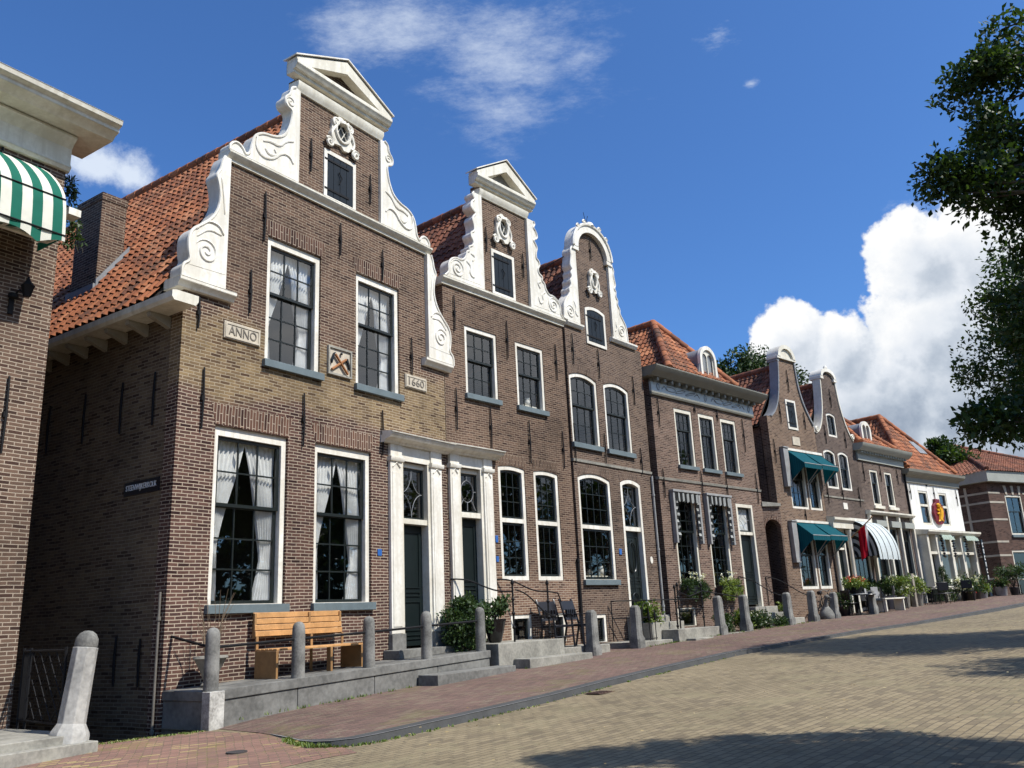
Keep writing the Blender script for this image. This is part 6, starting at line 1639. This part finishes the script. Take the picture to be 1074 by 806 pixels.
# black garden chairs
def chair(loc, rot, label, tiltb=.16):
    t = thing('garden_chair', label, 'chair', loc, rot, 'black garden chairs')
    w = .26
    mb = MB()
    for i in range(6): mb.box(-w, w, -.24+i*.077, -.24+i*.077+.068, .405, .452)
    mb.build('seat', BLACKENAMEL, t, bevel=.004)
    for sx in (-1, 1):
        mb = MB(); mb.tube([(sx*w, -.24, 0), (sx*w, -.20, .44), (sx*w, -.19, .64)], .024, 6); mb.build('leg', BLACKENAMEL, t)
        mb = MB(); mb.tube([(sx*w, .26, 0), (sx*w, .16, .44), (sx*(w-.01), .30, .92), (sx*(w-.01), .33, .98)], .024, 6); mb.build('leg', BLACKENAMEL, t)
        mb = MB(); mb.box(sx*w-.03, sx*w+.03, -.24, .22, .64, .665); mb.build('armrest', BLACKENAMEL, t, bevel=.006)
    mb = MB()
    for z0, z1 in ((.54, .60), (.74, .94)):
        y0 = .16+(z0-.44)*.29; y1 = .16+(z1-.44)*.29
        mb.add([(-w+.02, y0-.02, z0), (w-.02, y0-.02, z0), (w-.02, y1-.02, z1), (-w+.02, y1-.02, z1), (-w+.02, y0+.01, z0), (w-.02, y0+.01, z0), (w-.02, y1+.01, z1), (-w+.02, y1+.01, z1)],
               [(0, 1, 2, 3), (4, 7, 6, 5), (0, 4, 5, 1), (3, 2, 6, 7), (0, 3, 7, 4), (1, 5, 6, 2)])
    for i in range(5): x = -.16+i*.08; mb.box(x-.024, x+.024, .175+.0, .20+.03, .59, .76)
    mb.build('backrest', BLACKENAMEL, t, bevel=.004)
    mb = MB(); mb.tube([(-w, .21, .22), (w, .21, .22)], .012, 5); mb.tube([(-w, -.22, .22), (w, -.22, .22)], .012, 5); mb.build('stretcher', BLACKENAMEL, t)
    return t
c_ = chair(F2.at(2.95, .55, -.72), F2.rot-.15, 'black garden chair nearest the iron handrail, against the brown house')
c_.scale = (1.12,)*3
c_ = chair(F2.at(3.62, .72, -.72), F2.rot+.12, 'black garden chair next to the weathered stone post'); c_.scale = (1.12,)*3

# flower boxes of house 4
for u, lb in ((1.16, 'flower box trailing greenery under the window nearest the dark alley, cornice house'), (3.05, 'flower box with pale and pink flowers under the window beside the green door')):
    t = thing('flower_box', lb, 'flower box', F4.at(u, .02, .46), F4.rot, 'flower boxes of the cornice house')
    mb = MB(); mb.box(-.56, .56, -.24, -.02, .0, .22); mb.build('box', BLACKENAMEL, t, bevel=.008)
    rg_ = random.Random(int(u*10)); cl = [(rg_.uniform(-.58, .58), rg_.uniform(-.28, -.05), rg_.uniform(.15, .36), .10) for _ in range(34)]+[(rg_.uniform(-.55, .6), rg_.uniform(-.30, -.22), rg_.uniform(-.18, .2), .08) for _ in range(30)]
    leaves('foliage', cl, 34, .06, LEAFPALE if u > 2 else LEAFMID, t, 3)
    leaves('blossom', [(rg_.uniform(-.5, .5), rg_.uniform(-.3, -.1), rg_.uniform(.35, .62), .05) for _ in range(14)], 9, .05, PETALW, t, 9, aspect=.9)

# plants before house 4
def clump(n, rx, ry, h, r, seed): 
    g_ = random.Random(seed); return [(g_.uniform(-rx, rx), g_.uniform(-ry, ry), g_.uniform(.04, h), r) for _ in range(n)]
bush('pale feathery grass in a planter on top of the steps of the ornate door', F3.at(2.28, .55, -.30), F3.rot, clump(26, .24, .18, .50, .12, 1), 40, .10, LEAFPALE, 'plant', 'potted_grass', 4)
bush('dark green shrub left of the grey post by the green door', F4.at(1.55, .85, -.68), F4.rot, clump(26, .34, .22, .50, .13, 2), 40, .07, LEAFMID, 'plant', 'flowering_plant', 5)
bush('yellow-green plant right of the grey post by the green door', F4.at(2.42, .9, -.66), F4.rot, clump(20, .20, .2, .50, .12, 3), 40, .08, LEAFPALE, 'plant', 'flowering_plant', 6)
bush('wide dark plant with a few yellow flowers before the steps of the green door', F4.at(3.25, .95, -.64), F4.rot, clump(34, .48, .24, .42, .14, 4), 40, .075, LEAFMID, 'plant', 'flowering_plant', 7, flowers=(clump(8, .35, .2, .48, .06, 5), 10, .05, PETALW))
bush('small yellow-green plant on the top step of the green door', F4.at(5.72, .5, -.30), F4.rot, clump(10, .16, .14, .34, .1, 6), 36, .08, LEAFPALE, 'plant', 'flowering_plant', 8)
bush('low dark plant at the foot of the steps to the green door', F4.at(4.35, 1.12, -.62), F4.rot, clump(14, .26, .12, .24, .1, 7), 36, .07, LEAFMID, 'plant', 'flowering_plant', 9)
# crouching stone figure
t = thing('garden_statue', 'grey stone figure of a seated goose between the kerb posts', 'statue', F5.at(.55, 1.0, -.62), F5.rot)
mb = MB(); mb.lathe([(.20, 0), (.26, .08), (.27, .2), (.20, .36), (.11, .48), (.08, .58)], (0, 0, 0), 14); mb.tube([(-.02, -.02, .5), (-.06, -.06, .68), (-.04, -.10, .76)], [.085, .07, .06], 10); mb.lathe([(.03, -.09), (.085, -.03), (.09, .03), (.04, .09)], (-.04, -.11, .80), 12); mb.tube([(-.04, -.16, .80), (-.06, -.28, .77)], [.045, .015], 8); mb.tube([(.14, .1, .22), (.34, .2, .12)], [.12, .03], 8)
mb.build('body', POSTMAT, t, sharp=60)
mb = MB(); mb.box(-.3, .4, -.3, .3, -.05, .02); mb.build('plinth', STONE2, t)

# bicycle leaning on the teal-awning house
def bicycle(loc, rot, label):
    t = thing('bicycle', label, 'bicycle', loc, rot, 'parked bicycles')
    for x in (-.53, .53):
        mb = MB(); ring = [(x+.33*math.cos(2*PI*i/24), 0, .35+.33*math.sin(2*PI*i/24)) for i in range(25)]; mb.tube(ring, .018, 6)
        for i in range(0, 24, 2): mb.tube([(x, 0, .35), ring[i]], .003, 4)
        mb.build('wheel', IRON, t)
    mb = MB()
    for a, b in (((-.53, .35), (-.08, .32)), ((-.53, .35), (-.18, .78)), ((-.08, .32), (-.2, .92)), ((-.08, .32), (.36, .80)), ((-.18, .72), (.35, .86)), ((.53, .35), (.34, .95))): mb.tube([(a[0], 0, a[1]), (b[0], 0, b[1])], .017, 6)
    mb.build('frame', IRON, t)
    mb = MB(); mb.tube([(-.35, 0, .95), (-.2, 0, .97), (-.08, 0, .94)], [.07, .06, .025], 8); mb.build('saddle', BLACKENAMEL, t)
    mb = MB(); mb.tube([(.18, -.28, 1.0), (.32, -.12, 1.06), (.34, 0, 1.0), (.32, .12, 1.06), (.18, .28, 1.0)], .014, 6); mb.build('handlebar', GREYIRON, t)
    mb = MB(); mb.tube([(-.08, -.1, .2), (-.08, -.08, .32), (-.08, .08, .32), (-.08, .1, .44)], .012, 5); mb.build('pedal_crank', GREYIRON, t)
    return t
bicycle(F5.at(1.75, .30, -.60), F5.rot+.05, 'dark bicycle parked along the wall under the teal awnings')

# tables, chairs and planters of the terrace
def cafe_table(loc, rot, label, mat, r=.38):
    t = thing('terrace_table', label, 'table', loc, rot, 'terrace tables')
    mb = MB(); mb.lathe([(r, .70), (r+.01, .715), (r, .73)], (0, 0, 0), 18); mb.build('tabletop', mat, t)
    mb = MB(); mb.tube([(0, 0, .02), (0, 0, .70)], .03, 8); mb.lathe([(.24, 0), (.22, .03), (.04, .06)], (0, 0, 0), 14); mb.build('pedestal', IRON, t)
    return t
cafe_table(F6.at(-.30, .9, -.47), F6.rot, 'dark round terrace table beside the red geraniums', GREYIRON)
t = thing('plant_stand', 'tall dark stand with spilling red geraniums before the columned doorway', 'flower stand', F5.at(3.05, .85, -.52), F5.rot)
mb = MB(); mb.lathe([(.16, 0), (.12, .06), (.07, .12), (.07, .72), (.2, .82), (.28, .98), (.28, 1.02)], (0, 0, 0), 14); mb.build('stand', IRON, t, sharp=50)
leaves('foliage', clump(30, .42, .3, .32, .13, 4) and [(a, b, c+1.0, d) for a, b, c, d in clump(30, .42, .3, .30, .13, 4)], 36, .08, LEAFPALE, t, 4)
leaves('blossom', [(a+.12, b-.05, c+1.2, .07) for a, b, c, d in clump(16, .3, .24, .2, .1, 5)], 12, .06, PETALR, t, 5, aspect=.9)
def terrace_chair(loc, rot, label, mat):
    t = thing('terrace_chair', label, 'chair', loc, rot, 'terrace chairs')
    mb = MB(); mb.box(-.22, .22, -.22, .22, .43, .46); mb.build('seat', mat, t, bevel=.01)
    mb = MB(); mb.box(-.21, .21, .19, .22, .56, .90); mb.build('backrest', mat, t, bevel=.01)
    for sx in (-1, 1):
        mb = MB(); mb.tube([(sx*.2, -.2, 0), (sx*.2, -.19, .43)], .014, 5); mb.build('leg', IRON, t)
        mb = MB(); mb.tube([(sx*.2, .22, 0), (sx*.2, .19, .43), (sx*.2, .22, .9)], .014, 5); mb.build('leg', IRON, t)
    return t
WICK = plain('wicker', (.30, .20, .10), .8, .2, 20.0)
GREYC = plain('grey_cushion', (.30, .30, .30), .9, .15, 5.0)
terrace_chair(F6.at(.75, .95, -.44), F6.rot+.3, 'grey terrace chair before the columned doorway', GREYC)
terrace_chair(F6.at(1.75, .8, -.40), F6.rot-.2, 'grey terrace chair under the hanging flag', GREYC)
t = thing('planter', 'dark window planter of low green plants under the striped hood awning', 'planter', F6.at(2.4, .25, -.0), F6.rot)
mb = MB(); mb.box(-.8, .8, -.15, .15, 0, .35); mb.build('box', GREYC, t, bevel=.01); leaves('foliage', [(a, b, c+.36, d) for a, b, c, d in clump(34, .8, .15, .32, .14, 8)], 30, .09, LEAFMID, t, 8)
t = thing('terrace_bench', 'small pale wooden bench beside the post under the striped awning', 'bench', F6.at(1.0, 1.5, -.40), F6.rot)
mb = MB(); mb.box(-.85, .85, -.2, .2, .42, .47); mb.build('seat', CREAM, t, bevel=.008)
for x in (-.75, .75):
    mb = MB(); mb.box(x-.04, x+.04, -.18, .18, 0, .418); mb.build('leg', CREAM, t)
def planter(fr, u, off, zb, h, r, label, cl, per, leaf, fl=None, mat=STONE2, lm=LEAFMID, seed=3):
    t = thing('planter', label, 'planter', fr.at(u, off, zb), fr.rot)
    mb = MB(); mb.lathe([(r*.75, 0), (r*.85, .04), (r, h-.04), (r*1.06, h-.02), (r*1.06, h), (r*.85, h-.01)], (0, 0, 0), 14); mb.build('pot', mat, t, sharp=45)
    leaves('foliage', [(a, b, c+h, d) for a, b, c, d in cl], per, leaf, lm, t, seed)
    if fl: leaves('blossom', [(a, b, c+h, d) for a, b, c, d in fl[0]], fl[1], fl[2], fl[3], t, seed+1, aspect=.9)
    return t
planter(F7, .25, .85, -.34, .50, .28, 'grey planter with a pale hydrangea bush left of the wooden post', clump(34, .42, .36, .62, .17, 11), 32, .10, (clump(22, .40, .36, .75, .09, 12), 14, .07, PETALW), lm=LEAFPALE, seed=11)
planter(F7, 1.75, .75, -.32, .52, .28, 'grey planter with a cream-flowered bush before the dark shop window', clump(34, .46, .36, .60, .17, 13), 32, .10, (clump(22, .42, .36, .74, .09, 14), 14, .07, PETALW), lm=LEAFPALE, seed=12)
t = thing('flag_post', 'plain pale timber post between the two flowering planters', 'post', F7.at(.98, 1.0, -.33), F7.rot); mb = MB(); mb.box(-.09, .09, -.09, .09, 0, 1.3); mb.build('post_shaft', plain('grey_timber', (.30, .26, .21), .85, .2, 4.0), t, bevel=.01)
t = thing('conifer', 'small dark cone-shaped conifer beside the door of the white house', 'conifer', F8.at(.1, .9, -.25), F8.rot)
mb = MB(); mb.tube([(0, 0, 0), (0, 0, 1.3)], [.03, .01], 6); mb.build('stems', BARK, t)
rg_ = random.Random(5); cl = []
for k in range(70):
    z = rg_.uniform(.15, 1.45); r = .34*(1-z/1.55)+.03; a = rg_.random()*6.3; cl.append((r*math.cos(a), r*math.sin(a), z, .10))
leaves('foliage', cl, 30, .08, LEAFMID, t, 5, aspect=.3)
planter(F8, 1.25, 1.35, -.22, .42, .30, 'dark planter with a broad white hydrangea before the white house', clump(30, .55, .40, .42, .17, 15), 30, .11, (clump(40, .55, .42, .58, .10, 16), 14, .08, PETALW), mat=BLACKENAMEL, seed=15)
planter(F8, 2.3, 1.15, -.20, .40, .28, 'dark planter with a mixed bush in front of the bay shop front', clump(34, .5, .38, .62, .17, 17), 30, .11, (clump(10, .4, .38, .6, .08, 18), 12, .07, PETALR), mat=BLACKENAMEL, seed=16)
planter(F8, 3.05, 1.1, -.19, .36, .3, 'low grey planter with grey-leaved plants at the end of the bay shop front', clump(26, .45, .36, .32, .15, 19), 30, .10, None, mat=GREYC, lm=LEAFPALE, seed=17)
terrace_chair(F7.at(2.9, 1.35, -.30), F7.rot+2.4, 'dark terrace chair facing the shop, left of the conifer', BLACKENAMEL)
terrace_chair(F7.at(3.7, 1.2, -.28), F7.rot-.5, 'dark terrace chair nearest the small conifer', BLACKENAMEL)
cafe_table(F7.at(3.3, .75, -.29), F7.rot, 'dark round terrace table left of the small conifer', BLACKENAMEL, .34)
t = thing('terrace_bench', 'grey bench with dark sides under the bay shop window', 'bench', F8.at(3.75, .78, -.17), F8.rot)
mb = MB(); mb.box(-.7, .7, -.22, .22, .40, .46); mb.build('seat', STONE2, t, bevel=.01)
for x in (-.6, .6):
    mb = MB(); mb.box(x-.06, x+.06, -.2, .2, 0, .398); mb.build('leg', BLACKENAMEL, t)
for fr, u, off, zb, r, lb, m_ in ((F6, -1.1, 1.0, -.50, 1.2, 'dark terrace chair left of the geranium stand, under the teal awnings', BLACKENAMEL), (F6, .15, 1.35, -.46, -2.6, 'dark terrace chair with its back to the road, beside the pale bench', BLACKENAMEL), (F7, -.55, 1.1, -.38, .6, 'grey terrace chair left of the first hydrangea planter', GREYC), (F7, 2.55, .6, -.30, .2, 'dark terrace chair against the shop window', BLACKENAMEL), (F8, .75, 1.55, -.24, 2.0, 'dark terrace chair in front of the conifer', BLACKENAMEL)):
    terrace_chair(fr.at(u, off, zb), fr.rot+r, lb, m_)
cafe_table(F6.at(-.75, 1.45, -.50), F6.rot, 'small dark terrace table nearest the pale leaning post', BLACKENAMEL, .32)
planter(F6, 3.2, .55, -.40, .55, .26, 'tall grey planter with a dark bush under the right end of the hood awning', clump(30, .36, .30, .55, .15, 31), 30, .09, None, mat=GREYC, seed=31)
planter(F5, 2.25, .75, -.56, .40, .22, 'small tub with dark leaves beside the parked bicycle', clump(20, .28, .24, .40, .13, 32), 30, .08, None, mat=BLACKENAMEL, seed=32)
# far terrace beside the corner house
FF = Frame(22.6, 41.0, 58, -.08)
planter(FF, -.25, -.35, -.08, .42, .26, 'grey tub with a low green plant right of the banner sign', clump(14, .25, .25, .3, .13, 21), 30, .12, None, mat=GREYC, seed=18)
for u, off, r, lb, m_ in ((.1, -1.1, .2, 'wicker chair with pale cushion behind the grey tub', WICK), (.95, -.9, -.3, 'wicker chair in the middle of the far terrace', WICK), (1.75, -.75, .5, 'wicker chair with pale seat nearest the road sign', WICK)):
    terrace_chair(FF.at(u, off, -.07), FF.rot+r, lb, m_)
cafe_table(FF.at(1.35, -.4, -.07), FF.rot, 'pale round table on the far terrace', CREAM, .5)
t = thing('potted_palm', 'dark potted palm with arching fronds on the far terrace', 'potted plant', FF.at(.75, -.3, -.07), FF.rot)
mb = MB(); mb.lathe([(.16, 0), (.22, .36), (.2, .38)], (0, 0, 0), 12); mb.build('pot', BLACKENAMEL, t)
mb = MB(); cl = []
for k in range(14):
    a = k*2*PI/14; pth = [(0, 0, .35), (.25*math.cos(a), .25*math.sin(a), 1.0+.15*math.sin(k*2)), (.6*math.cos(a), .6*math.sin(a), 1.1+.15*math.sin(k*2))]; mb.tube(pth, .012, 4); cl += [(x, y, z, .09) for x, y, z in (pth[1], pth[2], tuple((pth[1][i]+pth[2][i])/2 for i in range(3)))]
mb.build('stems', BARK, t); leaves('fronds', cl, 14, .26, LEAFMID, t, 4, aspect=.18)
t = thing('road_sign', 'back of a round grey road sign on a thin pole before the corner house', 'sign', FF.at(2.15, .55, -.12), FF.rot-.5)
mb = MB(); mb.tube([(0, 0, -.1), (0, 0, 2.5)], .035, 8); mb.build('pole', GREYIRON, t)
mb = MB(); mb.prism([(.32*math.cos(2*PI*i/28), 2.1+.32*math.sin(2*PI*i/28)) for i in range(28)], -.065, -.04); mb.build('sign_disc', GREYIRON, t)

# small things on the window sills
for fr, u, z, h, lb in ((F2, 3.30, 5.27, .22, 'round white vase standing behind the right upper window of the brown house'), (F3, 1.32, .98, .26, 'white vase on the sill behind the arched ground floor window'), (F3, .75, .98, .18, 'small grey pot behind the arched ground floor window')):
    t_v = thing('vase', lb, 'vase', fr.at(u, -.26, z), fr.rot)
    mb = MB(); mb.lathe([(.05, 0), (.09, .25*h), (.10, .5*h), (.05, .85*h), (.06, h)], (0, 0, 0), 14); mb.build('vase_body', WHITE if 'white' in lb else POSTMAT, t_v, sharp=60)
    mb = MB(); mb.box(-.3, .3, -.08, .14, -.03, -.001); mb.build('stand', CREAM, t_v)
# ------------------------------------------------------------------ sky, sun, camera
SUN_AZ, SUN_EL = 116.0, 52.0
w = bpy.data.worlds.new('World'); SC.world = w; w.use_nodes = True
t = NT(w.node_tree); bg = t.n['Background']
sky = t.new('ShaderNodeTexSky', sky_type='NISHITA'); sky.sun_disc = False
sky.sun_elevation = math.radians(SUN_EL); sky.sun_rotation = math.radians(SUN_AZ)
sky.altitude = 0; sky.air_density = 1.0; sky.dust_density = 1.2; sky.ozone_density = 2.6
SKY_STRENGTH = .075
dirv = t.new('ShaderNodeTexCoord').outputs['Generated']
sep = t.new('ShaderNodeSeparateXYZ'); t.put(sep.inputs[0], dirv)
az = t.m('MULTIPLY', t.m('ARCTAN2', sep.outputs[0], sep.outputs[1]), 180/PI)
el = t.m('MULTIPLY', t.m('ARCSINE', sep.outputs[2]), 180/PI)
def blob(a, e, ra, re, s_az=None, s_el=None):
    x = t.m('DIVIDE', t.m('SUBTRACT', az if s_az is None else s_az, a), ra); y = t.m('DIVIDE', t.m('SUBTRACT', el if s_el is None else s_el, e), re)
    return t.m('SUBTRACT', 1.0, t.m('SQRT', t.m('ADD', t.m('MULTIPLY', x, x), t.m('MULTIPLY', y, y))))
def field(blobs, sa, se):
    r = None
    for b in blobs:
        v = blob(*b, sa, se); r = v if r is None else t.m('MAXIMUM', r, v)
    return r
def voff(o):
    nd = t.new('ShaderNodeVectorMath', operation='ADD'); t.put(nd.inputs[0], dirv); nd.inputs[1].default_value = o; return nd.outputs[0]
CUM = [(27.2, 19.8, 3.5, 3.7), (30.5, 19.5, 4.5, 4.0), (27.6, 15.5, 4.6, 5.0), (18.7, 16.3, 2.8, 2.7), (21.6, 14.8, 2.8, 3.2), (17.2, 13.5, 2.2, 3.0), (23.0, 11.6, 6.5, 4.5), (29.0, 11.5, 7.5, 6.5), (37, 14, 8, 9), (46, 12, 10, 8), (22, 6, 10, 5), (84, 15, 30, 9), (74, 31, 15, 6), (100, 27, 14, 6), (-60, 12, 14, 6), (-120, 15, 20, 8), (110, 16, 22, 8), (170, 14, 25, 7)]
def cum_density(dv, sa, se):
    f = field(CUM, sa, se)
    n = t.noise(dv, 11.0, 5, .55); n2 = t.noise(dv, 38.0, 8, .62)
    return t.m('ADD', f, t.m('ADD', t.m('MULTIPLY', t.m('SUBTRACT', n, .5), 1.0), t.m('MULTIPLY', t.m('SUBTRACT', n2, .5), .55)))
d0 = cum_density(dirv, None, None)
d1 = cum_density(voff((-.012, -.004, .016)), t.m('ADD', az, -.7), t.m('ADD', el, .95))
mask = t.smooth(d0, .02, .15)
lit = t.smooth(t.m('SUBTRACT', d0, d1), -.22, .30)
hgt = t.smooth(el, 8.5, 17.5)
bill = t.smooth(t.noise(dirv, 16, 7, .6), .3, .7)
core = t.m('SUBTRACT', 1.0, t.m('MULTIPLY', t.smooth(d0, .35, .95), .35))
br = t.m('MULTIPLY', t.m('ADD', t.m('MULTIPLY', lit, .45), t.m('ADD', t.m('MULTIPLY', hgt, .40), t.m('MULTIPLY', bill, .30))), core, clamp=True)
k = 1/SKY_STRENGTH
ccol = t.ramp(br, [(.10, (.23, .28, .36)), (.38, (.40, .45, .52)), (.64, (.59, .625, .675)), (.96, (.75, .755, .76))])
# high thin cloud, torn into streaks
st = t.new('ShaderNodeMapping'); st.inputs['Scale'].default_value = (2.2, 4.0, 6.0); st.inputs['Rotation'].default_value = (0, 0, .4); t.put(st.inputs[0], dirv)
ci = t.m('ADD', field([(1.0, 35.8, 12.5, 4.6), (-7.5, 37.6, 9.5, 3.6), (.4, 33.2, 6.6, 5.0), (6.6, 35.6, 6.0, 2.6)], None, None), t.m('MULTIPLY', t.m('SUBTRACT', t.noise(st.outputs[0], 2.8, 12, .72), .5), 3.1))
cim = t.m('MULTIPLY', t.smooth(ci, .20, 1.6), .66)
sm = t.m('ADD', field([(-28.2, 27.6, 3.4, 1.7), (-25.8, 27.4, 2.0, 1.5)], None, None), t.m('MULTIPLY', t.m('SUBTRACT', t.noise(dirv, 15, 9, .66), .5), 2.6))
smm = t.m('MULTIPLY', t.smooth(sm, .05, .9), .85)
wi = t.m('ADD', field([(16.5, 35.4, 1.9, .9), (18.6, 32.4, .8, .35), (29.5, 22.9, 5.0, 1.5)], None, None), t.m('MULTIPLY', t.m('SUBTRACT', t.noise(st.outputs[0], 9, 9, .68), .5), 3.2))
wim = t.m('MULTIPLY', t.smooth(wi, .25, 1.5), .5)
skc = t.mix(1.0, sky.outputs[0], (.70, 1.16, 1.74), 'MULTIPLY')
def scl(c): return t.mix(1.0, c, (k, k, k), 'MULTIPLY')
thin = t.m('MAXIMUM', t.m('MAXIMUM', cim, smm), wim)
c = t.mix(thin, skc, (.62*k, .68*k, .76*k))
c = t.mix(mask, c, scl(ccol))
t.put(bg.inputs['Color'], c); bg.inputs['Strength'].default_value = SKY_STRENGTH

sl = bpy.data.lights.new('sun', 'SUN'); sl.energy = 4.6; sl.angle = math.radians(.53); sl.color = (1.0, .955, .88)
so = bpy.data.objects.new('sun', sl); COL.objects.link(so)
a, e = math.radians(SUN_AZ), math.radians(SUN_EL)
sd_ = Vector((math.sin(a)*math.cos(e), math.cos(a)*math.cos(e), math.sin(e)))
so.rotation_euler = sd_.to_track_quat('Z', 'Y').to_euler(); so.location = sd_*60

cam = bpy.data.cameras.new('camera'); co = bpy.data.objects.new('camera', cam); COL.objects.link(co)
cam.sensor_width = 36; cam.sensor_fit = 'HORIZONTAL'; cam.lens = 36*900/1074; cam.clip_end = 2000; cam.clip_start = .1
p_, r_ = math.radians(15.21583613), math.radians(-2.7134304)
Fw = Vector((0, math.cos(p_), math.sin(p_))); Uw = Vector((0, -math.sin(p_), math.cos(p_))); Xw = Vector((1, 0, 0))
X2 = Xw*math.cos(r_)+Uw*math.sin(r_); U2 = Uw*math.cos(r_)-Xw*math.sin(r_)
Mx = Matrix((X2, U2, -Fw)).transposed().to_4x4(); Mx.translation = Vector((0, 0, EYE)); co.matrix_world = Mx
SC.camera = co
SC.render.engine = 'CYCLES'
SC.cycles.use_adaptive_sampling = True; SC.cycles.adaptive_threshold = .025; SC.cycles.use_denoising = True
SC.cycles.max_bounces = 5; SC.cycles.diffuse_bounces = 2; SC.cycles.glossy_bounces = 3; SC.cycles.transparent_max_bounces = 12
SC.cycles.caustics_reflective = False; SC.cycles.caustics_refractive = False
SC.view_settings.view_transform = 'Standard'; SC.view_settings.look = 'None'; SC.view_settings.exposure = 0.42; SC.view_settings.gamma = 1.0
SC.render.resolution_x = 1024; SC.render.resolution_y = 768
